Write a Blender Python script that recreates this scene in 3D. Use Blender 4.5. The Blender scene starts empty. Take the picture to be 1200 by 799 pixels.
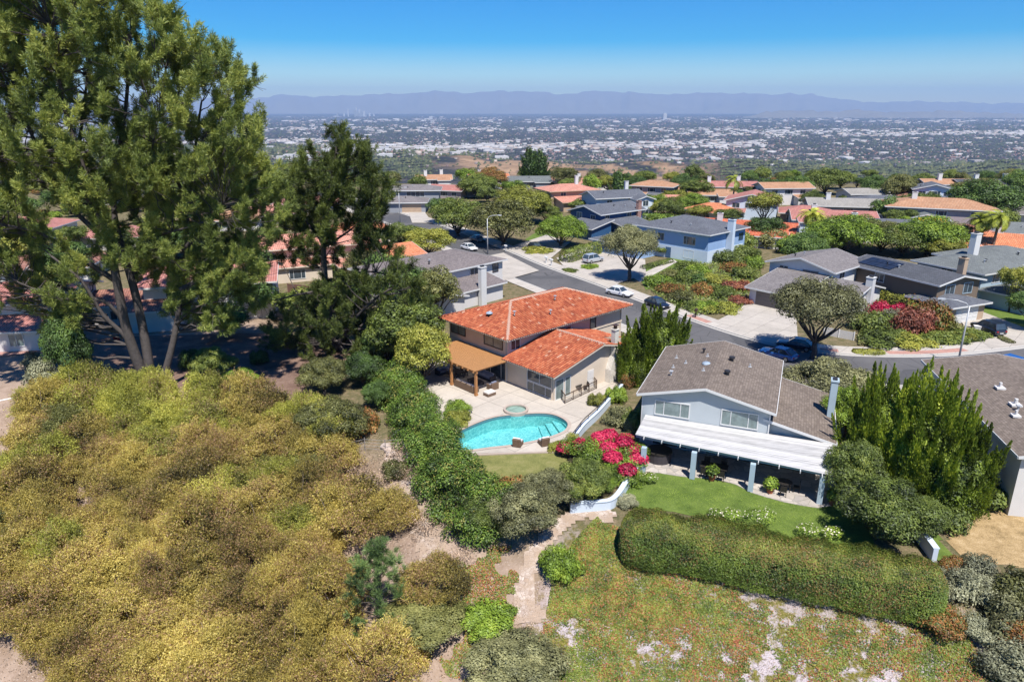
import bpy, math, random
import numpy as np
from mathutils import Vector, Matrix
R = math.radians
rng = np.random.default_rng(7)
random.seed(7)
scene = bpy.context.scene
COL = scene.collection
# ---------------------------------------------------------------- camera frame (used to lay out the site survey)
H, PITCH, FPX = 29.0, R(18.2), 832.0
CP, SP = math.cos(PITCH), math.sin(PITCH)
def ray(px, py):
    a, b = (px - 600) / FPX, (py - 399.5) / FPX
    return a, CP - b * SP, -(SP + b * CP)
def at(px, py, z=0.0):
    dx, dy, dz = ray(px, py)
    t = (z - H) / dz
    return Vector((dx * t, dy * t, z))
def atY(px, py, Y):
    dx, dy, dz = ray(px, py)
    t = Y / dy
    return Vector((dx * t, Y, H + dz * t))
# ---------------------------------------------------------------- terrain
EX = [-140, -60, -30, -16, -9, -3, 1, 7, 26, 34, 60, 120]
EY = [76, 69, 67, 62, 56, 48.5, 46.5, 44.5, 37, 35, 27, 15]
FY = [-50, 285, 330, 420, 600, 1200, 1900, 2200, 3000, 3300, 3700, 4000, 90000]
FZ = [0, 0, -4, -22, -60, -130, -178, -186, -180, -215, -262, -270, -270]
def terrain(x, y):
    x = np.asarray(x, float); y = np.asarray(y, float)
    s = (np.interp(x, EX, EY) - y) * 0.9
    sp = np.where(s > 12, s, np.log1p(np.exp(np.clip(s * 1.2, -40, 40))) / 1.2)
    z = -0.40 * sp * np.where(x < -5, 0.85 + 0 * x, 1.0)
    z += np.clip(sp / 6, 0, 1) * (0.22 * np.sin(x * .55 + .8 * np.sin(y * .4)) * np.sin(y * .7 + 1.3) + 0.12 * np.sin(x * 1.7 + y))
    t = x / np.maximum(y, 50.)
    k = np.interp(t, [-.6, -.25, -.1, 0.05, .3, .6], [.62, .66, .72, 1.0, 1.08, 1.12])
    ye = np.where(y > 500, 500 + (y - 500) * k, y)
    fz = np.interp(ye, FY, FZ)
    m = np.clip((y - 500) / 600, 0, 1) * np.clip((4200 - y) / 900, 0, 1)
    fz = fz + m * (9 * np.sin(x / 170 + y / 310) + 6 * np.sin(x / 75 - y / 120) + 3 * np.sin(x / 31 + y / 45))
    return z + fz
def T(x, y):
    return float(terrain(x, y))
def atT(px, py, dz=0.0):
    z = 0.0
    for _ in range(14):
        p = at(px, py, z)
        z = .5 * z + .5 * (T(p.x, p.y) + dz)
    p = at(px, py, z)
    return Vector((p.x, p.y, T(p.x, p.y)))
# ---------------------------------------------------------------- mesh helpers
class MB:
    def __init__(s): s.v = []; s.f = []; s.m = []
    def add(s, vs, fs, m=0, M=None):
        o = len(s.v)
        s.v += [tuple(M @ Vector(v)) for v in vs] if M is not None else [tuple(v) for v in vs]
        s.f += [tuple(i + o for i in f) for f in fs]; s.m += [m] * len(fs)
        return s
    def box(s, x0, x1, y0, y1, z0, z1, m=0, M=None):
        vs = [(x0,y0,z0),(x1,y0,z0),(x1,y1,z0),(x0,y1,z0),(x0,y0,z1),(x1,y0,z1),(x1,y1,z1),(x0,y1,z1)]
        return s.add(vs, [(0,3,2,1),(4,5,6,7),(0,1,5,4),(1,2,6,5),(2,3,7,6),(3,0,4,7)], m, M)
    def beam(s, a, b, w, h, m=0):
        a, b = Vector(a), Vector(b); d = b - a; L = d.length
        if L < 1e-6: return s
        d.normalize(); up = Vector((0,0,1)) if abs(d.z) < .95 else Vector((0,1,0))
        x = d.cross(up).normalized(); y = x.cross(d)
        M = Matrix(((x.x,d.x,y.x,a.x),(x.y,d.y,y.y,a.y),(x.z,d.z,y.z,a.z),(0,0,0,1)))
        return s.box(-w/2, w/2, 0, L, -h/2, h/2, m, M)
    def tube(s, pts, rad, n=6, m=0, cap=True):
        pts = [Vector(p) for p in pts]
        if not hasattr(rad, '__len__'): rad = [rad] * len(pts)
        vs, fs = [], []
        for i, p in enumerate(pts):
            d = (pts[min(i+1, len(pts)-1)] - pts[max(i-1, 0)])
            if d.length < 1e-7: d = Vector((0,0,1))
            d.normalize(); u = d.cross(Vector((.3,.2,1) if abs(d.z) < .9 else (1,.1,0))).normalized(); w = d.cross(u)
            for k in range(n):
                a = 2*math.pi*k/n; vs.append(p + rad[i]*(math.cos(a)*u + math.sin(a)*w))
        for i in range(len(pts)-1):
            for k in range(n):
                k2 = (k+1) % n; fs.append((i*n+k, i*n+k2, (i+1)*n+k2, (i+1)*n+k))
        if cap: fs += [tuple(range(n))[::-1], tuple((len(pts)-1)*n+k for k in range(n))]
        return s.add(vs, fs, m)
    def slab(s, poly, z0, z1, m=0):
        n = len(poly); vs = [(p[0],p[1],z0) for p in poly] + [(p[0],p[1],z1) for p in poly]
        fs = [tuple(range(n))[::-1], tuple(range(n, 2*n))] + [(i,(i+1)%n,n+(i+1)%n,n+i) for i in range(n)]
        return s.add(vs, fs, m)
    def ball(s, c, r, m=0, seg=8, rings=5, half=False):
        rx, ry, rz = (r, r, r) if not hasattr(r, '__len__') else r
        vs, fs = [], []
        for i in range(rings+1):
            th = math.pi * (i/rings) * (.5 if half else 1)
            for k in range(seg):
                a = 2*math.pi*k/seg; vs.append((c[0]+rx*math.sin(th)*math.cos(a), c[1]+ry*math.sin(th)*math.sin(a), c[2]+rz*math.cos(th)))
        for i in range(rings):
            for k in range(seg): fs.append((i*seg+k, (i+1)*seg+k, (i+1)*seg+(k+1)%seg, i*seg+(k+1)%seg))
        return s.add(vs, fs, m)
    def loft(s, rings, m=0, cap=True):
        n = len(rings[0]); vs = [v for r in rings for v in r]; fs = []
        for i in range(len(rings)-1):
            for k in range(n): fs.append((i*n+k, i*n+(k+1)%n, (i+1)*n+(k+1)%n, (i+1)*n+k))
        if cap: fs += [tuple(range(n))[::-1], tuple((len(rings)-1)*n+k for k in range(n))]
        return s.add(vs, fs, m)
    def mesh(s, name, mats, smooth=False, uv=True):
        me = bpy.data.meshes.new(name); me.from_pydata(s.v, [], s.f)
        if not isinstance(mats, (list, tuple)): mats = [mats]
        for m in mats: me.materials.append(m)
        if len(mats) > 1: me.polygons.foreach_set('material_index', s.m)
        me.update()
        if smooth: me.polygons.foreach_set('use_smooth', [True]*len(s.f))
        if uv: auto_uv(me)
        return me
    def build(s, name, mats, parent=None, smooth=False, uv=True):
        o = bpy.data.objects.new(name, s.mesh(name, mats, smooth, uv)); COL.objects.link(o)
        if parent is not None: o.parent = parent
        return o
def auto_uv(me):
    n = len(me.loops)
    if n == 0: return
    uvl = me.uv_layers.new(name='UVMap')
    co = np.empty(len(me.vertices)*3); me.vertices.foreach_get('co', co); co = co.reshape(-1,3)
    vi = np.empty(n, int); me.loops.foreach_get('vertex_index', vi)
    nm = np.empty(len(me.polygons)*3); me.polygons.foreach_get('normal', nm); nm = nm.reshape(-1,3)
    lt = np.empty(len(me.polygons), int); me.polygons.foreach_get('loop_total', lt)
    N = np.repeat(nm, lt, axis=0)
    h = np.stack([-N[:,1], N[:,0], 0*N[:,0]], 1); L = np.linalg.norm(h, axis=1); flat = L < .02
    h[flat] = (1,0,0); h /= np.maximum(np.linalg.norm(h, axis=1), 1e-9)[:,None]
    sl = np.cross(N, h)
    P = co[vi]; uv = np.stack([(P*h).sum(1), (P*sl).sum(1)], 1)
    uvl.data.foreach_set('uv', uv.ravel())
def mesh_np(name, V, F, mats, attr=None):
    me = bpy.data.meshes.new(name); V = np.asarray(V, np.float32); F = np.asarray(F, np.int32); k = F.shape[1]
    me.vertices.add(len(V)); me.vertices.foreach_set('co', V.ravel())
    me.loops.add(F.size); me.loops.foreach_set('vertex_index', F.ravel())
    me.polygons.add(len(F)); me.polygons.foreach_set('loop_start', np.arange(0, F.size, k, dtype=np.int32))
    me.update(calc_edges=True)
    for m in (mats if isinstance(mats, (list, tuple)) else [mats]): me.materials.append(m)
    if attr is not None:
        a = me.color_attributes.new('Col', 'FLOAT_COLOR', 'POINT')
        c = np.ones((len(V), 4), np.float32); c[:, :3] = attr; a.data.foreach_set('color', c.ravel())
    return me
def link(name, me, parent=None, loc=None):
    o = bpy.data.objects.new(name, me); COL.objects.link(o)
    if parent is not None: o.parent = parent
    if loc is not None: o.location = loc
    return o
def empty(name, loc=(0,0,0), rz=0.0):
    o = bpy.data.objects.new(name, None); COL.objects.link(o); o.location = loc; o.rotation_euler = (0,0,rz); o.empty_display_size = .3
    return o
def tag(o, label=None, cat=None, group=None, kind=None):
    if label: o['label'] = label
    if cat: o['category'] = cat
    if group: o['group'] = group
    if kind: o['kind'] = kind
    return o
def copy_tree(o, parent=None):
    c = o.copy(); COL.objects.link(c)
    if parent is not None: c.parent = parent
    for ch in o.children: copy_tree(ch, c)
    return c
# ---------------------------------------------------------------- materials
def nmat(name):
    m = bpy.data.materials.new(name); m.use_nodes = True; nt = m.node_tree
    b = nt.nodes.get('Principled BSDF'); return m, nt, b
def N(nt, t, **kw):
    n = nt.nodes.new(t)
    for k, v in kw.items():
        if k in n.inputs: n.inputs[k].default_value = v
        else: setattr(n, k, v)
    return n
def ramp(nt, fac, stops, interp='LINEAR'):
    r = nt.nodes.new('ShaderNodeValToRGB'); r.color_ramp.interpolation = interp
    e = r.color_ramp.elements
    while len(e) < len(stops): e.new(.5)
    for i, (p, c) in enumerate(stops): e[i].position = p; e[i].color = (*c, 1)
    nt.links.new(fac, r.inputs[0]); return r.outputs[0]
def mixc(nt, f, a, b, mode='MIX'):
    m = nt.nodes.new('ShaderNodeMix'); m.data_type = 'RGBA'; m.blend_type = mode
    for s, v in ((0, f), (6, a), (7, b)):
        if isinstance(v, (int, float)): m.inputs[s].default_value = v
        elif isinstance(v, tuple): m.inputs[s].default_value = (*v, 1)
        else: nt.links.new(v, m.inputs[s])
    return m.outputs[2]
def mth(nt, op, a, b=None, c=None):
    m = nt.nodes.new('ShaderNodeMath'); m.operation = op
    for i, v in enumerate((a, b, c)):
        if v is None: continue
        if isinstance(v, (int, float)): m.inputs[i].default_value = v
        else: nt.links.new(v, m.inputs[i])
    return m.outputs[0]
def noise(nt, vec, scale, detail=4, rough=.55, dist=0.):
    n = N(nt, 'ShaderNodeTexNoise'); n.inputs['Scale'].default_value = scale; n.inputs['Detail'].default_value = detail
    n.inputs['Roughness'].default_value = rough; n.inputs['Distortion'].default_value = dist
    if vec is not None: nt.links.new(vec, n.inputs['Vector'])
    return n.outputs['Fac']
def geo_pos(nt): return nt.nodes.new('ShaderNodeNewGeometry').outputs['Position']
def obj_co(nt): return nt.nodes.new('ShaderNodeTexCoord').outputs['Object']
def uv_co(nt): return nt.nodes.new('ShaderNodeTexCoord').outputs['UV']
def bump(nt, b, h, strength=.5, dist=.05):
    n = nt.nodes.new('ShaderNodeBump'); n.inputs['Strength'].default_value = strength; n.inputs['Distance'].default_value = dist
    nt.links.new(h, n.inputs['Height']); nt.links.new(n.outputs[0], b.inputs['Normal'])
def lk(nt, a, b): nt.links.new(a, b)
def paint(name, c, rough=.75, var=.12, scale=1.2, bmp=.15, metal=0., spec=.3, coat=0.):
    m, nt, b = nmat(name); p = geo_pos(nt)
    n1 = noise(nt, p, scale, 5); n2 = noise(nt, p, scale*14, 3)
    f = mth(nt, 'MULTIPLY_ADD', n1, var*2, 1-var); f2 = mth(nt, 'MULTIPLY_ADD', n2, var*.9, 1-var*.45)
    k = mth(nt, 'MULTIPLY', f, f2)
    col = nt.nodes.new('ShaderNodeVectorMath'); col.operation = 'SCALE'; col.inputs[0].default_value = c; lk(nt, k, col.inputs['Scale'])
    lk(nt, col.outputs[0], b.inputs['Base Color'])
    b.inputs['Roughness'].default_value = rough; b.inputs['Metallic'].default_value = metal
    b.inputs['Specular IOR Level'].default_value = spec; b.inputs['Coat Weight'].default_value = coat
    if bmp: bump(nt, b, n2, bmp, .02)
    return m
def jointed(name, c, step, rough=.9):
    m, nt, b = nmat(name); p = geo_pos(nt); br = N(nt, 'ShaderNodeTexBrick'); br.offset = 0.; mp = nt.nodes.new('ShaderNodeMapping'); mp.inputs['Rotation'].default_value = (0,0,.75); lk(nt, p, mp.inputs[0]); lk(nt, mp.outputs[0], br.inputs['Vector'])
    for k, v in (('Scale', 1), ('Brick Width', step), ('Row Height', step), ('Mortar Size', .03)): br.inputs[k].default_value = v
    br.inputs['Color1'].default_value = (*c, 1); br.inputs['Color2'].default_value = (*[v*.9 for v in c], 1); br.inputs['Mortar'].default_value = (*[v*.5 for v in c], 1)
    n1 = noise(nt, p, .35, 6, .65); n2 = noise(nt, p, 2.5, 5, .7); n3 = noise(nt, p, 25, 2)
    k = mth(nt, 'MULTIPLY', mth(nt, 'MULTIPLY_ADD', n1, .5, .75), mth(nt, 'MULTIPLY', mth(nt, 'MULTIPLY_ADD', n2, .36, .82), mth(nt, 'MULTIPLY_ADD', n3, .2, .9)))
    col = mixc(nt, ramp(nt, n2, [(.62,(0,0,0)),(.74,(.45,.45,.45))]), br.outputs['Color'], tuple(v*.55 for v in c))
    s = nt.nodes.new('ShaderNodeVectorMath'); s.operation = 'SCALE'; lk(nt, col, s.inputs[0]); lk(nt, k, s.inputs['Scale']); lk(nt, s.outputs[0], b.inputs['Base Color']); b.inputs['Roughness'].default_value = rough; b.inputs['Specular IOR Level'].default_value = .25
    bump(nt, b, n3, .2, .02); return m
def shingle(name, c1, c2, w=.34, h=.22, mortar=.02, bmp=.35):
    m, nt, b = nmat(name); uv = uv_co(nt)
    br = N(nt, 'ShaderNodeTexBrick'); br.offset = .5; lk(nt, uv, br.inputs['Vector'])
    br.inputs['Scale'].default_value = 1; br.inputs['Brick Width'].default_value = w; br.inputs['Row Height'].default_value = h
    br.inputs['Mortar Size'].default_value = mortar; br.inputs['Mortar Smooth'].default_value = .3; br.inputs['Bias'].default_value = 0
    br.inputs['Color1'].default_value = (*c1, 1); br.inputs['Color2'].default_value = (*c2, 1)
    br.inputs['Mortar'].default_value = (*[x*.55 for x in c1], 1)
    p = geo_pos(nt); n1 = noise(nt, p, .35, 5); n2 = noise(nt, p, 5, 4); n3 = noise(nt, p, 30, 2)
    k = mth(nt, 'MULTIPLY', mth(nt, 'MULTIPLY_ADD', n1, .5, .75), mth(nt, 'MULTIPLY_ADD', n2, .6, .7))
    k = mth(nt, 'MULTIPLY', k, mth(nt, 'MULTIPLY_ADD', n3, .5, .75))
    c = nt.nodes.new('ShaderNodeVectorMath'); c.operation = 'SCALE'; lk(nt, br.outputs['Color'], c.inputs[0]); lk(nt, k, c.inputs['Scale'])
    lk(nt, c.outputs[0], b.inputs['Base Color']); b.inputs['Roughness'].default_value = .9; b.inputs['Specular IOR Level'].default_value = .2
    bump(nt, b, mth(nt, 'SUBTRACT', n3, mth(nt, 'MULTIPLY', br.outputs['Fac'], 1.)), bmp, .03)
    return m
def tileroof(name, c1, c2, c3, w=.32, h=.4):
    """clay tile roof for the more distant houses: barrel columns and courses from UV metres"""
    m, nt, b = nmat(name); uv = uv_co(nt)
    sx = nt.nodes.new('ShaderNodeSeparateXYZ'); lk(nt, uv, sx.inputs[0])
    u = mth(nt, 'DIVIDE', sx.outputs[0], w); v = mth(nt, 'DIVIDE', sx.outputs[1], h)
    fu = mth(nt, 'FRACT', u); fv = mth(nt, 'FRACT', v)
    cb = nt.nodes.new('ShaderNodeCombineXYZ'); lk(nt, mth(nt, 'FLOOR', u), cb.inputs[0]); lk(nt, mth(nt, 'FLOOR', v), cb.inputs[1])
    wn = nt.nodes.new('ShaderNodeTexWhiteNoise'); wn.noise_dimensions = '2D'; lk(nt, cb.outputs[0], wn.inputs['Vector'])
    col = ramp(nt, wn.outputs['Value'], [(0, c1), (.5, c2), (1, c3)])
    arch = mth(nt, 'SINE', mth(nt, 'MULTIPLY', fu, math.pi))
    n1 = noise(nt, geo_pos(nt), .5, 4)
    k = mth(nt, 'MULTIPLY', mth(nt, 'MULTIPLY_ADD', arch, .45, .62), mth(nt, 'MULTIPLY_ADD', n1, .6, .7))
    c = nt.nodes.new('ShaderNodeVectorMath'); c.operation = 'SCALE'; lk(nt, col, c.inputs[0]); lk(nt, k, c.inputs['Scale'])
    lk(nt, c.outputs[0], b.inputs['Base Color']); b.inputs['Roughness'].default_value = .85
    bump(nt, b, mth(nt, 'ADD', arch, mth(nt, 'MULTIPLY', fv, -.4)), .6, .08)
    return m
FB = (1.0, 2.2, 2.2); FT = (1.10, 1.0, .82)
def foliage(name, c1, c2, c3=None, tips=None, scale=.6, transl=.24, rough=.55, shade=None):
    """leaf material: every leaf (mesh island) has its own tone, clumps vary by a noise, plants vary by object"""
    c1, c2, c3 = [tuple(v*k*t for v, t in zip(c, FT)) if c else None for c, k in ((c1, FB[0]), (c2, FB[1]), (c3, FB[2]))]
    m, nt, b = nmat(name); nt.nodes.remove(b); out = nt.nodes['Material Output']
    g = nt.nodes.new('ShaderNodeNewGeometry'); rnd = g.outputs['Random Per Island']
    n1 = noise(nt, g.outputs['Position'], scale, 3, .6)
    oi = nt.nodes.new('ShaderNodeObjectInfo').outputs['Random']
    f = mth(nt, 'ADD', mth(nt, 'MULTIPLY', rnd, .42), mth(nt, 'MULTIPLY_ADD', n1, 1.5, -.48))
    f = mth(nt, 'ADD', f, mth(nt, 'MULTIPLY_ADD', oi, .3, -.15))
    st = [(.12, c1), (.62, c2)] + ([(.95, c3)] if c3 else [])
    col = ramp(nt, f, st)
    if tips:
        wn = nt.nodes.new('ShaderNodeTexWhiteNoise'); wn.noise_dimensions = '1D'; lk(nt, mth(nt, 'MULTIPLY', rnd, 977.), wn.inputs['W'])
        thr = mth(nt, 'MULTIPLY_ADD', noise(nt, g.outputs['Position'], tips[2] if len(tips) > 2 else .8, 3), 1.6, -.8 + tips[1])
        sel = mth(nt, 'LESS_THAN', wn.outputs['Value'], thr)
        col = mixc(nt, sel, col, tips[0])
    d = nt.nodes.new('ShaderNodeBsdfDiffuse'); t = nt.nodes.new('ShaderNodeBsdfTranslucent'); gl = nt.nodes.new('ShaderNodeBsdfGlossy')
    gl.inputs['Roughness'].default_value = rough; gl.inputs['Color'].default_value = (.8,.85,.8,1)
    lk(nt, col, d.inputs[0]); lk(nt, mixc(nt, .35, col, (1.,1.,.25), 'MULTIPLY'), t.inputs[0])
    a = nt.nodes.new('ShaderNodeMixShader'); a.inputs[0].default_value = transl; lk(nt, d.outputs[0], a.inputs[1]); lk(nt, t.outputs[0], a.inputs[2])
    bb = nt.nodes.new('ShaderNodeMixShader'); bb.inputs[0].default_value = .035; lk(nt, a.outputs[0], bb.inputs[1]); lk(nt, gl.outputs[0], bb.inputs[2])
    lk(nt, bb.outputs[0], out.inputs[0]); return m
def glass(name, c=(.03,.045,.06), rough=.06):
    m, nt, b = nmat(name); p = geo_pos(nt); n = noise(nt, p, 1.6, 2)
    col = ramp(nt, n, [(.35, c), (.7, tuple(x*1.5+.015 for x in c))]); lk(nt, col, b.inputs['Base Color'])
    b.inputs['Roughness'].default_value = rough; b.inputs['Specular IOR Level'].default_value = .8; return m
def attrmat(name, rough=.8):
    m, nt, b = nmat(name); a = nt.nodes.new('ShaderNodeVertexColor'); a.layer_name = 'Col'; lk(nt, a.outputs[0], b.inputs['Base Color'])
    b.inputs['Roughness'].default_value = rough; b.inputs['Specular IOR Level'].default_value = .2; return m
WHITE = paint('white_paint', (.60,.60,.59), .6, .08)
M = dict(
 white=WHITE, stucco=paint('cream_stucco', (.60,.51,.41), .9, .16, .5, .4), beige=paint('beige_stucco', (.52,.43,.33), .9, .1, .8, .3),
 grey_siding=paint('grey_blue_siding', (.42,.455,.47), .7, .07), steel=paint('steel_blue_paint', (.36,.45,.51), .7, .08),
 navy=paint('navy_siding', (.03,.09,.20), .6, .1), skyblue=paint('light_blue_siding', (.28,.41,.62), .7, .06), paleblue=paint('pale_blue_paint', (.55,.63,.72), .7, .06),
 offwhite=paint('offwhite_wall', (.60,.58,.56), .85, .08), lightgrey=paint('light_grey_wall', (.66,.65,.64), .8, .08), midgrey=paint('mid_grey_wall', (.27,.28,.30), .8, .08),
 tanwall=paint('tan_wall', (.42,.31,.22), .85, .1), brownwall=paint('brown_wall', (.17,.13,.10), .8, .12), mauve=paint('mauve_wall', (.36,.30,.30), .8, .08),
 door=paint('brown_garage_door', (.20,.17,.15), .6, .08), darkdoor=paint('dark_door', (.05,.05,.06), .5, .1), bluedoor=paint('blue_door', (.06,.12,.22), .5, .1),
 wood=paint('pergola_wood', (.40,.19,.075), .7, .25, 2.5, .3), woodtop=paint('stained_slats', (.40,.20,.08), .7, .2, 2.0, .3),
 slat=None, wicker=paint('brown_wicker', (.16,.105,.07), .8, .3, 6, .6), cushion=paint('pale_cushion', (.62,.57,.52), .9, .06),
 darkwicker=paint('dark_wicker', (.05,.045,.05), .7, .3, 6, .5), bluecush=paint('grey_blue_cushion', (.20,.22,.30), .9, .1), black=paint('black_metal', (.025,.022,.02), .45, .1),
 bronze=paint('bronze_metal', (.06,.035,.025), .5, .15), conc=jointed('deck_concrete', (.47,.42,.36), 3.2), drive=jointed('driveway_concrete', (.43,.39,.34), 3.0),
 curb=paint('kerb_concrete', (.42,.40,.37), .9, .12, .6), walk=jointed('sidewalk_concrete', (.46,.42,.37), 1.5), brickstrip=None,
 rubber=paint('tyre_rubber', (.02,.02,.02), .9, .1), rim=paint('alloy_rim', (.45,.45,.46), .3, .1, metal=.8), chrome=paint('bright_metal', (.6,.6,.6), .3, .1, metal=.9),
 light=paint('clear_lens', (.7,.7,.7), .15, .05), red_lens=paint('red_lens', (.35,.01,.01), .2, .1), galv=paint('galvanised_pole', (.50,.51,.52), .5, .1, metal=.3),
 vent_dark=paint('dark_vent', (.03,.03,.035), .6, .1), brick=None, bark=paint('pine_bark', (.085,.072,.066), .95, .6, 3.5, 1.), bark_l=paint('pale_bark', (.22,.17,.13), .95, .3, 3, .8),
 deadwood=paint('dead_wood', (.25,.20,.17), .95, .25, 4, .6), skylight=glass('skylight_glass', (.25,.3,.35)), glass=glass('window_glass'), curtain=glass('curtained_glass', (.13,.17,.165), .1),
 solar=glass('solar_glass', (.008,.010,.018), .35), terracotta=paint('terracotta_pot', (.30,.10,.05), .8, .1), stone=paint('pale_stone', (.46,.38,.33), .95, .25, 2.5, .6),
 awning=paint('orange_canvas', (.75,.30,.02), .8, .08), redplastic=paint('red_plastic', (.45,.02,.02), .4, .1), orangeplastic=paint('orange_plastic', (.6,.15,.05), .5, .1), hose=paint('white_edging', (.75,.73,.7), .7, .05))
def slatmat():
    m, nt, b = nmat('weathered_white_slats'); g = nt.nodes.new('ShaderNodeNewGeometry'); mp = nt.nodes.new('ShaderNodeMapping'); mp.inputs['Scale'].default_value = (.8,9,9); mp.inputs['Rotation'].default_value = (0,0,R(22.2)); lk(nt, g.outputs['Position'], mp.inputs[0]); n = noise(nt, mp.outputs[0], 1., 5, .7)
    k = mth(nt, 'ADD', mth(nt, 'MULTIPLY', g.outputs['Random Per Island'], .22), mth(nt, 'MULTIPLY', n, .62)); c = ramp(nt, k, [(.25,(.27,.265,.26)),(.42,(.46,.45,.44)),(.6,(.60,.59,.57))]); lk(nt, c, b.inputs['Base Color']); b.inputs['Roughness'].default_value = .7; return m
M['slat'] = slatmat()
def brickmat(name, c1, c2, mort, w=.4, h=.13, ms=.012):
    m, nt, b = nmat(name); br = N(nt, 'ShaderNodeTexBrick'); lk(nt, uv_co(nt), br.inputs['Vector'])
    for k, v in (('Scale', 1), ('Brick Width', w), ('Row Height', h), ('Mortar Size', ms)): br.inputs[k].default_value = v
    for k, v in (('Color1', c1), ('Color2', c2), ('Mortar', mort)): br.inputs[k].default_value = (*v, 1)
    k = mth(nt, 'MULTIPLY_ADD', noise(nt, geo_pos(nt), 1.5, 4), .6, .7)
    c = nt.nodes.new('ShaderNodeVectorMath'); c.operation = 'SCALE'; lk(nt, br.outputs['Color'], c.inputs[0]); lk(nt, k, c.inputs['Scale'])
    lk(nt, c.outputs[0], b.inputs['Base Color']); b.inputs['Roughness'].default_value = .9; bump(nt, b, br.outputs['Fac'], -.3, .02); return m
M['brick'] = brickmat('red_brick', (.30,.10,.07), (.22,.08,.06), (.4,.36,.32), .25, .09)
M['whitebrick'] = brickmat('painted_brick', (.66,.62,.55), (.58,.54,.47), (.42,.39,.34), .4, .15, .015)
M['brickstrip'] = brickmat('brick_paving', (.45,.22,.17), (.36,.17,.13), (.38,.28,.24), .3, .15, .015)
SH = dict(
 taupe=shingle('taupe_shingles', (.215,.175,.145), (.14,.112,.093)), mauve=shingle('mauve_shakes', (.215,.185,.18), (.145,.125,.125)),
 slate=shingle('slate_shingles', (.135,.145,.165), (.095,.10,.12)), dark=shingle('charcoal_shingles', (.10,.105,.12), (.07,.075,.085)),
 grey=shingle('grey_shingles', (.225,.205,.20), (.155,.14,.14)), pale=shingle('pale_shingles', (.33,.31,.28), (.24,.23,.21)), green=shingle('grey_green_shingles', (.17,.185,.18), (.13,.14,.14)),
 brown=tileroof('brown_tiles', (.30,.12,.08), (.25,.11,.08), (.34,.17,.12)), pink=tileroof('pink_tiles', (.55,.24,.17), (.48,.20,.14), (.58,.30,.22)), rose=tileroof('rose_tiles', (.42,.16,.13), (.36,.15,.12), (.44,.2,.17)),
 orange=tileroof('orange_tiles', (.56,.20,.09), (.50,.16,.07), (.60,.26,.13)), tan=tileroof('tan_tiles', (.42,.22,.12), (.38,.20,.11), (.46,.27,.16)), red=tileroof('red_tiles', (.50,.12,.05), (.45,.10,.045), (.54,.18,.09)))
# ---------------------------------------------------------------- houses
LAND = []                       # (short name, x, y) of things other labels can refer to
def roof_polys(b, kind, pitch, ov):
    """top polygons of a roof over box b=(x0,x1,y0,y1,z0,h) in local coordinates"""
    x0, x1, y0, y1, z0, h = b; e = z0 + h
    ox = oy = ov
    X0, X1, Y0, Y1 = x0-ox, x1+ox, y0-oy, y1+oy; d = ov*pitch; t = .22
    if kind == 'gx':
        my = (y0+y1)/2; zt = e + pitch*(my-y0) + t; ze = e - d + t
        return [[(X0,Y0,ze),(X1,Y0,ze),(X1,my,zt),(X0,my,zt)], [(X1,Y1,ze),(X0,Y1,ze),(X0,my,zt),(X1,my,zt)]]
    if kind == 'gy':
        mx = (x0+x1)/2; zt = e + pitch*(mx-x0) + t; ze = e - d + t
        return [[(X0,Y1,ze),(X0,Y0,ze),(mx,Y0,zt),(mx,Y1,zt)], [(X1,Y0,ze),(X1,Y1,ze),(mx,Y1,zt),(mx,Y0,zt)]]
    if kind == 'hip':
        w, dd = X1-X0, Y1-Y0; ze = e - d + t
        if w >= dd:
            r = dd/2; zt = ze + pitch*r; my = (Y0+Y1)/2; a, c = (X0+r, my, zt), (X1-r, my, zt)
            return [[(X0,Y0,ze),(X1,Y0,ze),c,a], [(X1,Y1,ze),(X0,Y1,ze),a,c], [(X1,Y0,ze),(X1,Y1,ze),c], [(X0,Y1,ze),(X0,Y0,ze),a]]
        r = w/2; zt = ze + pitch*r; mx = (X0+X1)/2; a, c = (mx, Y0+r, zt), (mx, Y1-r, zt)
        return [[(X0,Y1,ze),(X0,Y0,ze),a,c], [(X1,Y0,ze),(X1,Y1,ze),c,a], [(X0,Y0,ze),(X1,Y0,ze),a], [(X1,Y1,ze),(X0,Y1,ze),c]]
    if kind in ('sx+', 'sx-', 'sy+', 'sy-'):     # shed, rises towards the named side
        z = {}
        for cx in (X0, X1):
            for cy in (Y0, Y1):
                if kind[1] == 'x': r = (cx-x0) if kind[2] == '+' else (x1-cx)
                else: r = (cy-y0) if kind[2] == '+' else (y1-cy)
                z[cx, cy] = e + pitch*r + t
        return [[(cx, cy, z[cx, cy]) for cx, cy in ((X0,Y0),(X1,Y0),(X1,Y1),(X0,Y1))]]
    return [[(X0,Y0,e+t),(X1,Y0,e+t),(X1,Y1,e+t),(X0,Y1,e+t)]]
def slab_from_polys(mb, polys, th=.2):
    key = lambda p: (round(p[0],3), round(p[1],3), round(p[2],3))
    cnt = {}
    for P in polys:
        for i in range(len(P)):
            a, b = key(P[i]), key(P[(i+1) % len(P)]); cnt[(a, b)] = 1
    per = [(a, b) for (a, b) in cnt if (b, a) not in cnt]
    for P in polys:
        mb.add(P, [tuple(range(len(P)))], 0)
        mb.add([(p[0],p[1],p[2]-th) for p in P], [tuple(range(len(P)))[::-1]], 1)
    for a, b in per:
        mb.add([(a[0],a[1],a[2]-th),(b[0],b[1],b[2]-th),b,a], [(0,1,2,3)], 1)
    return per
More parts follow.
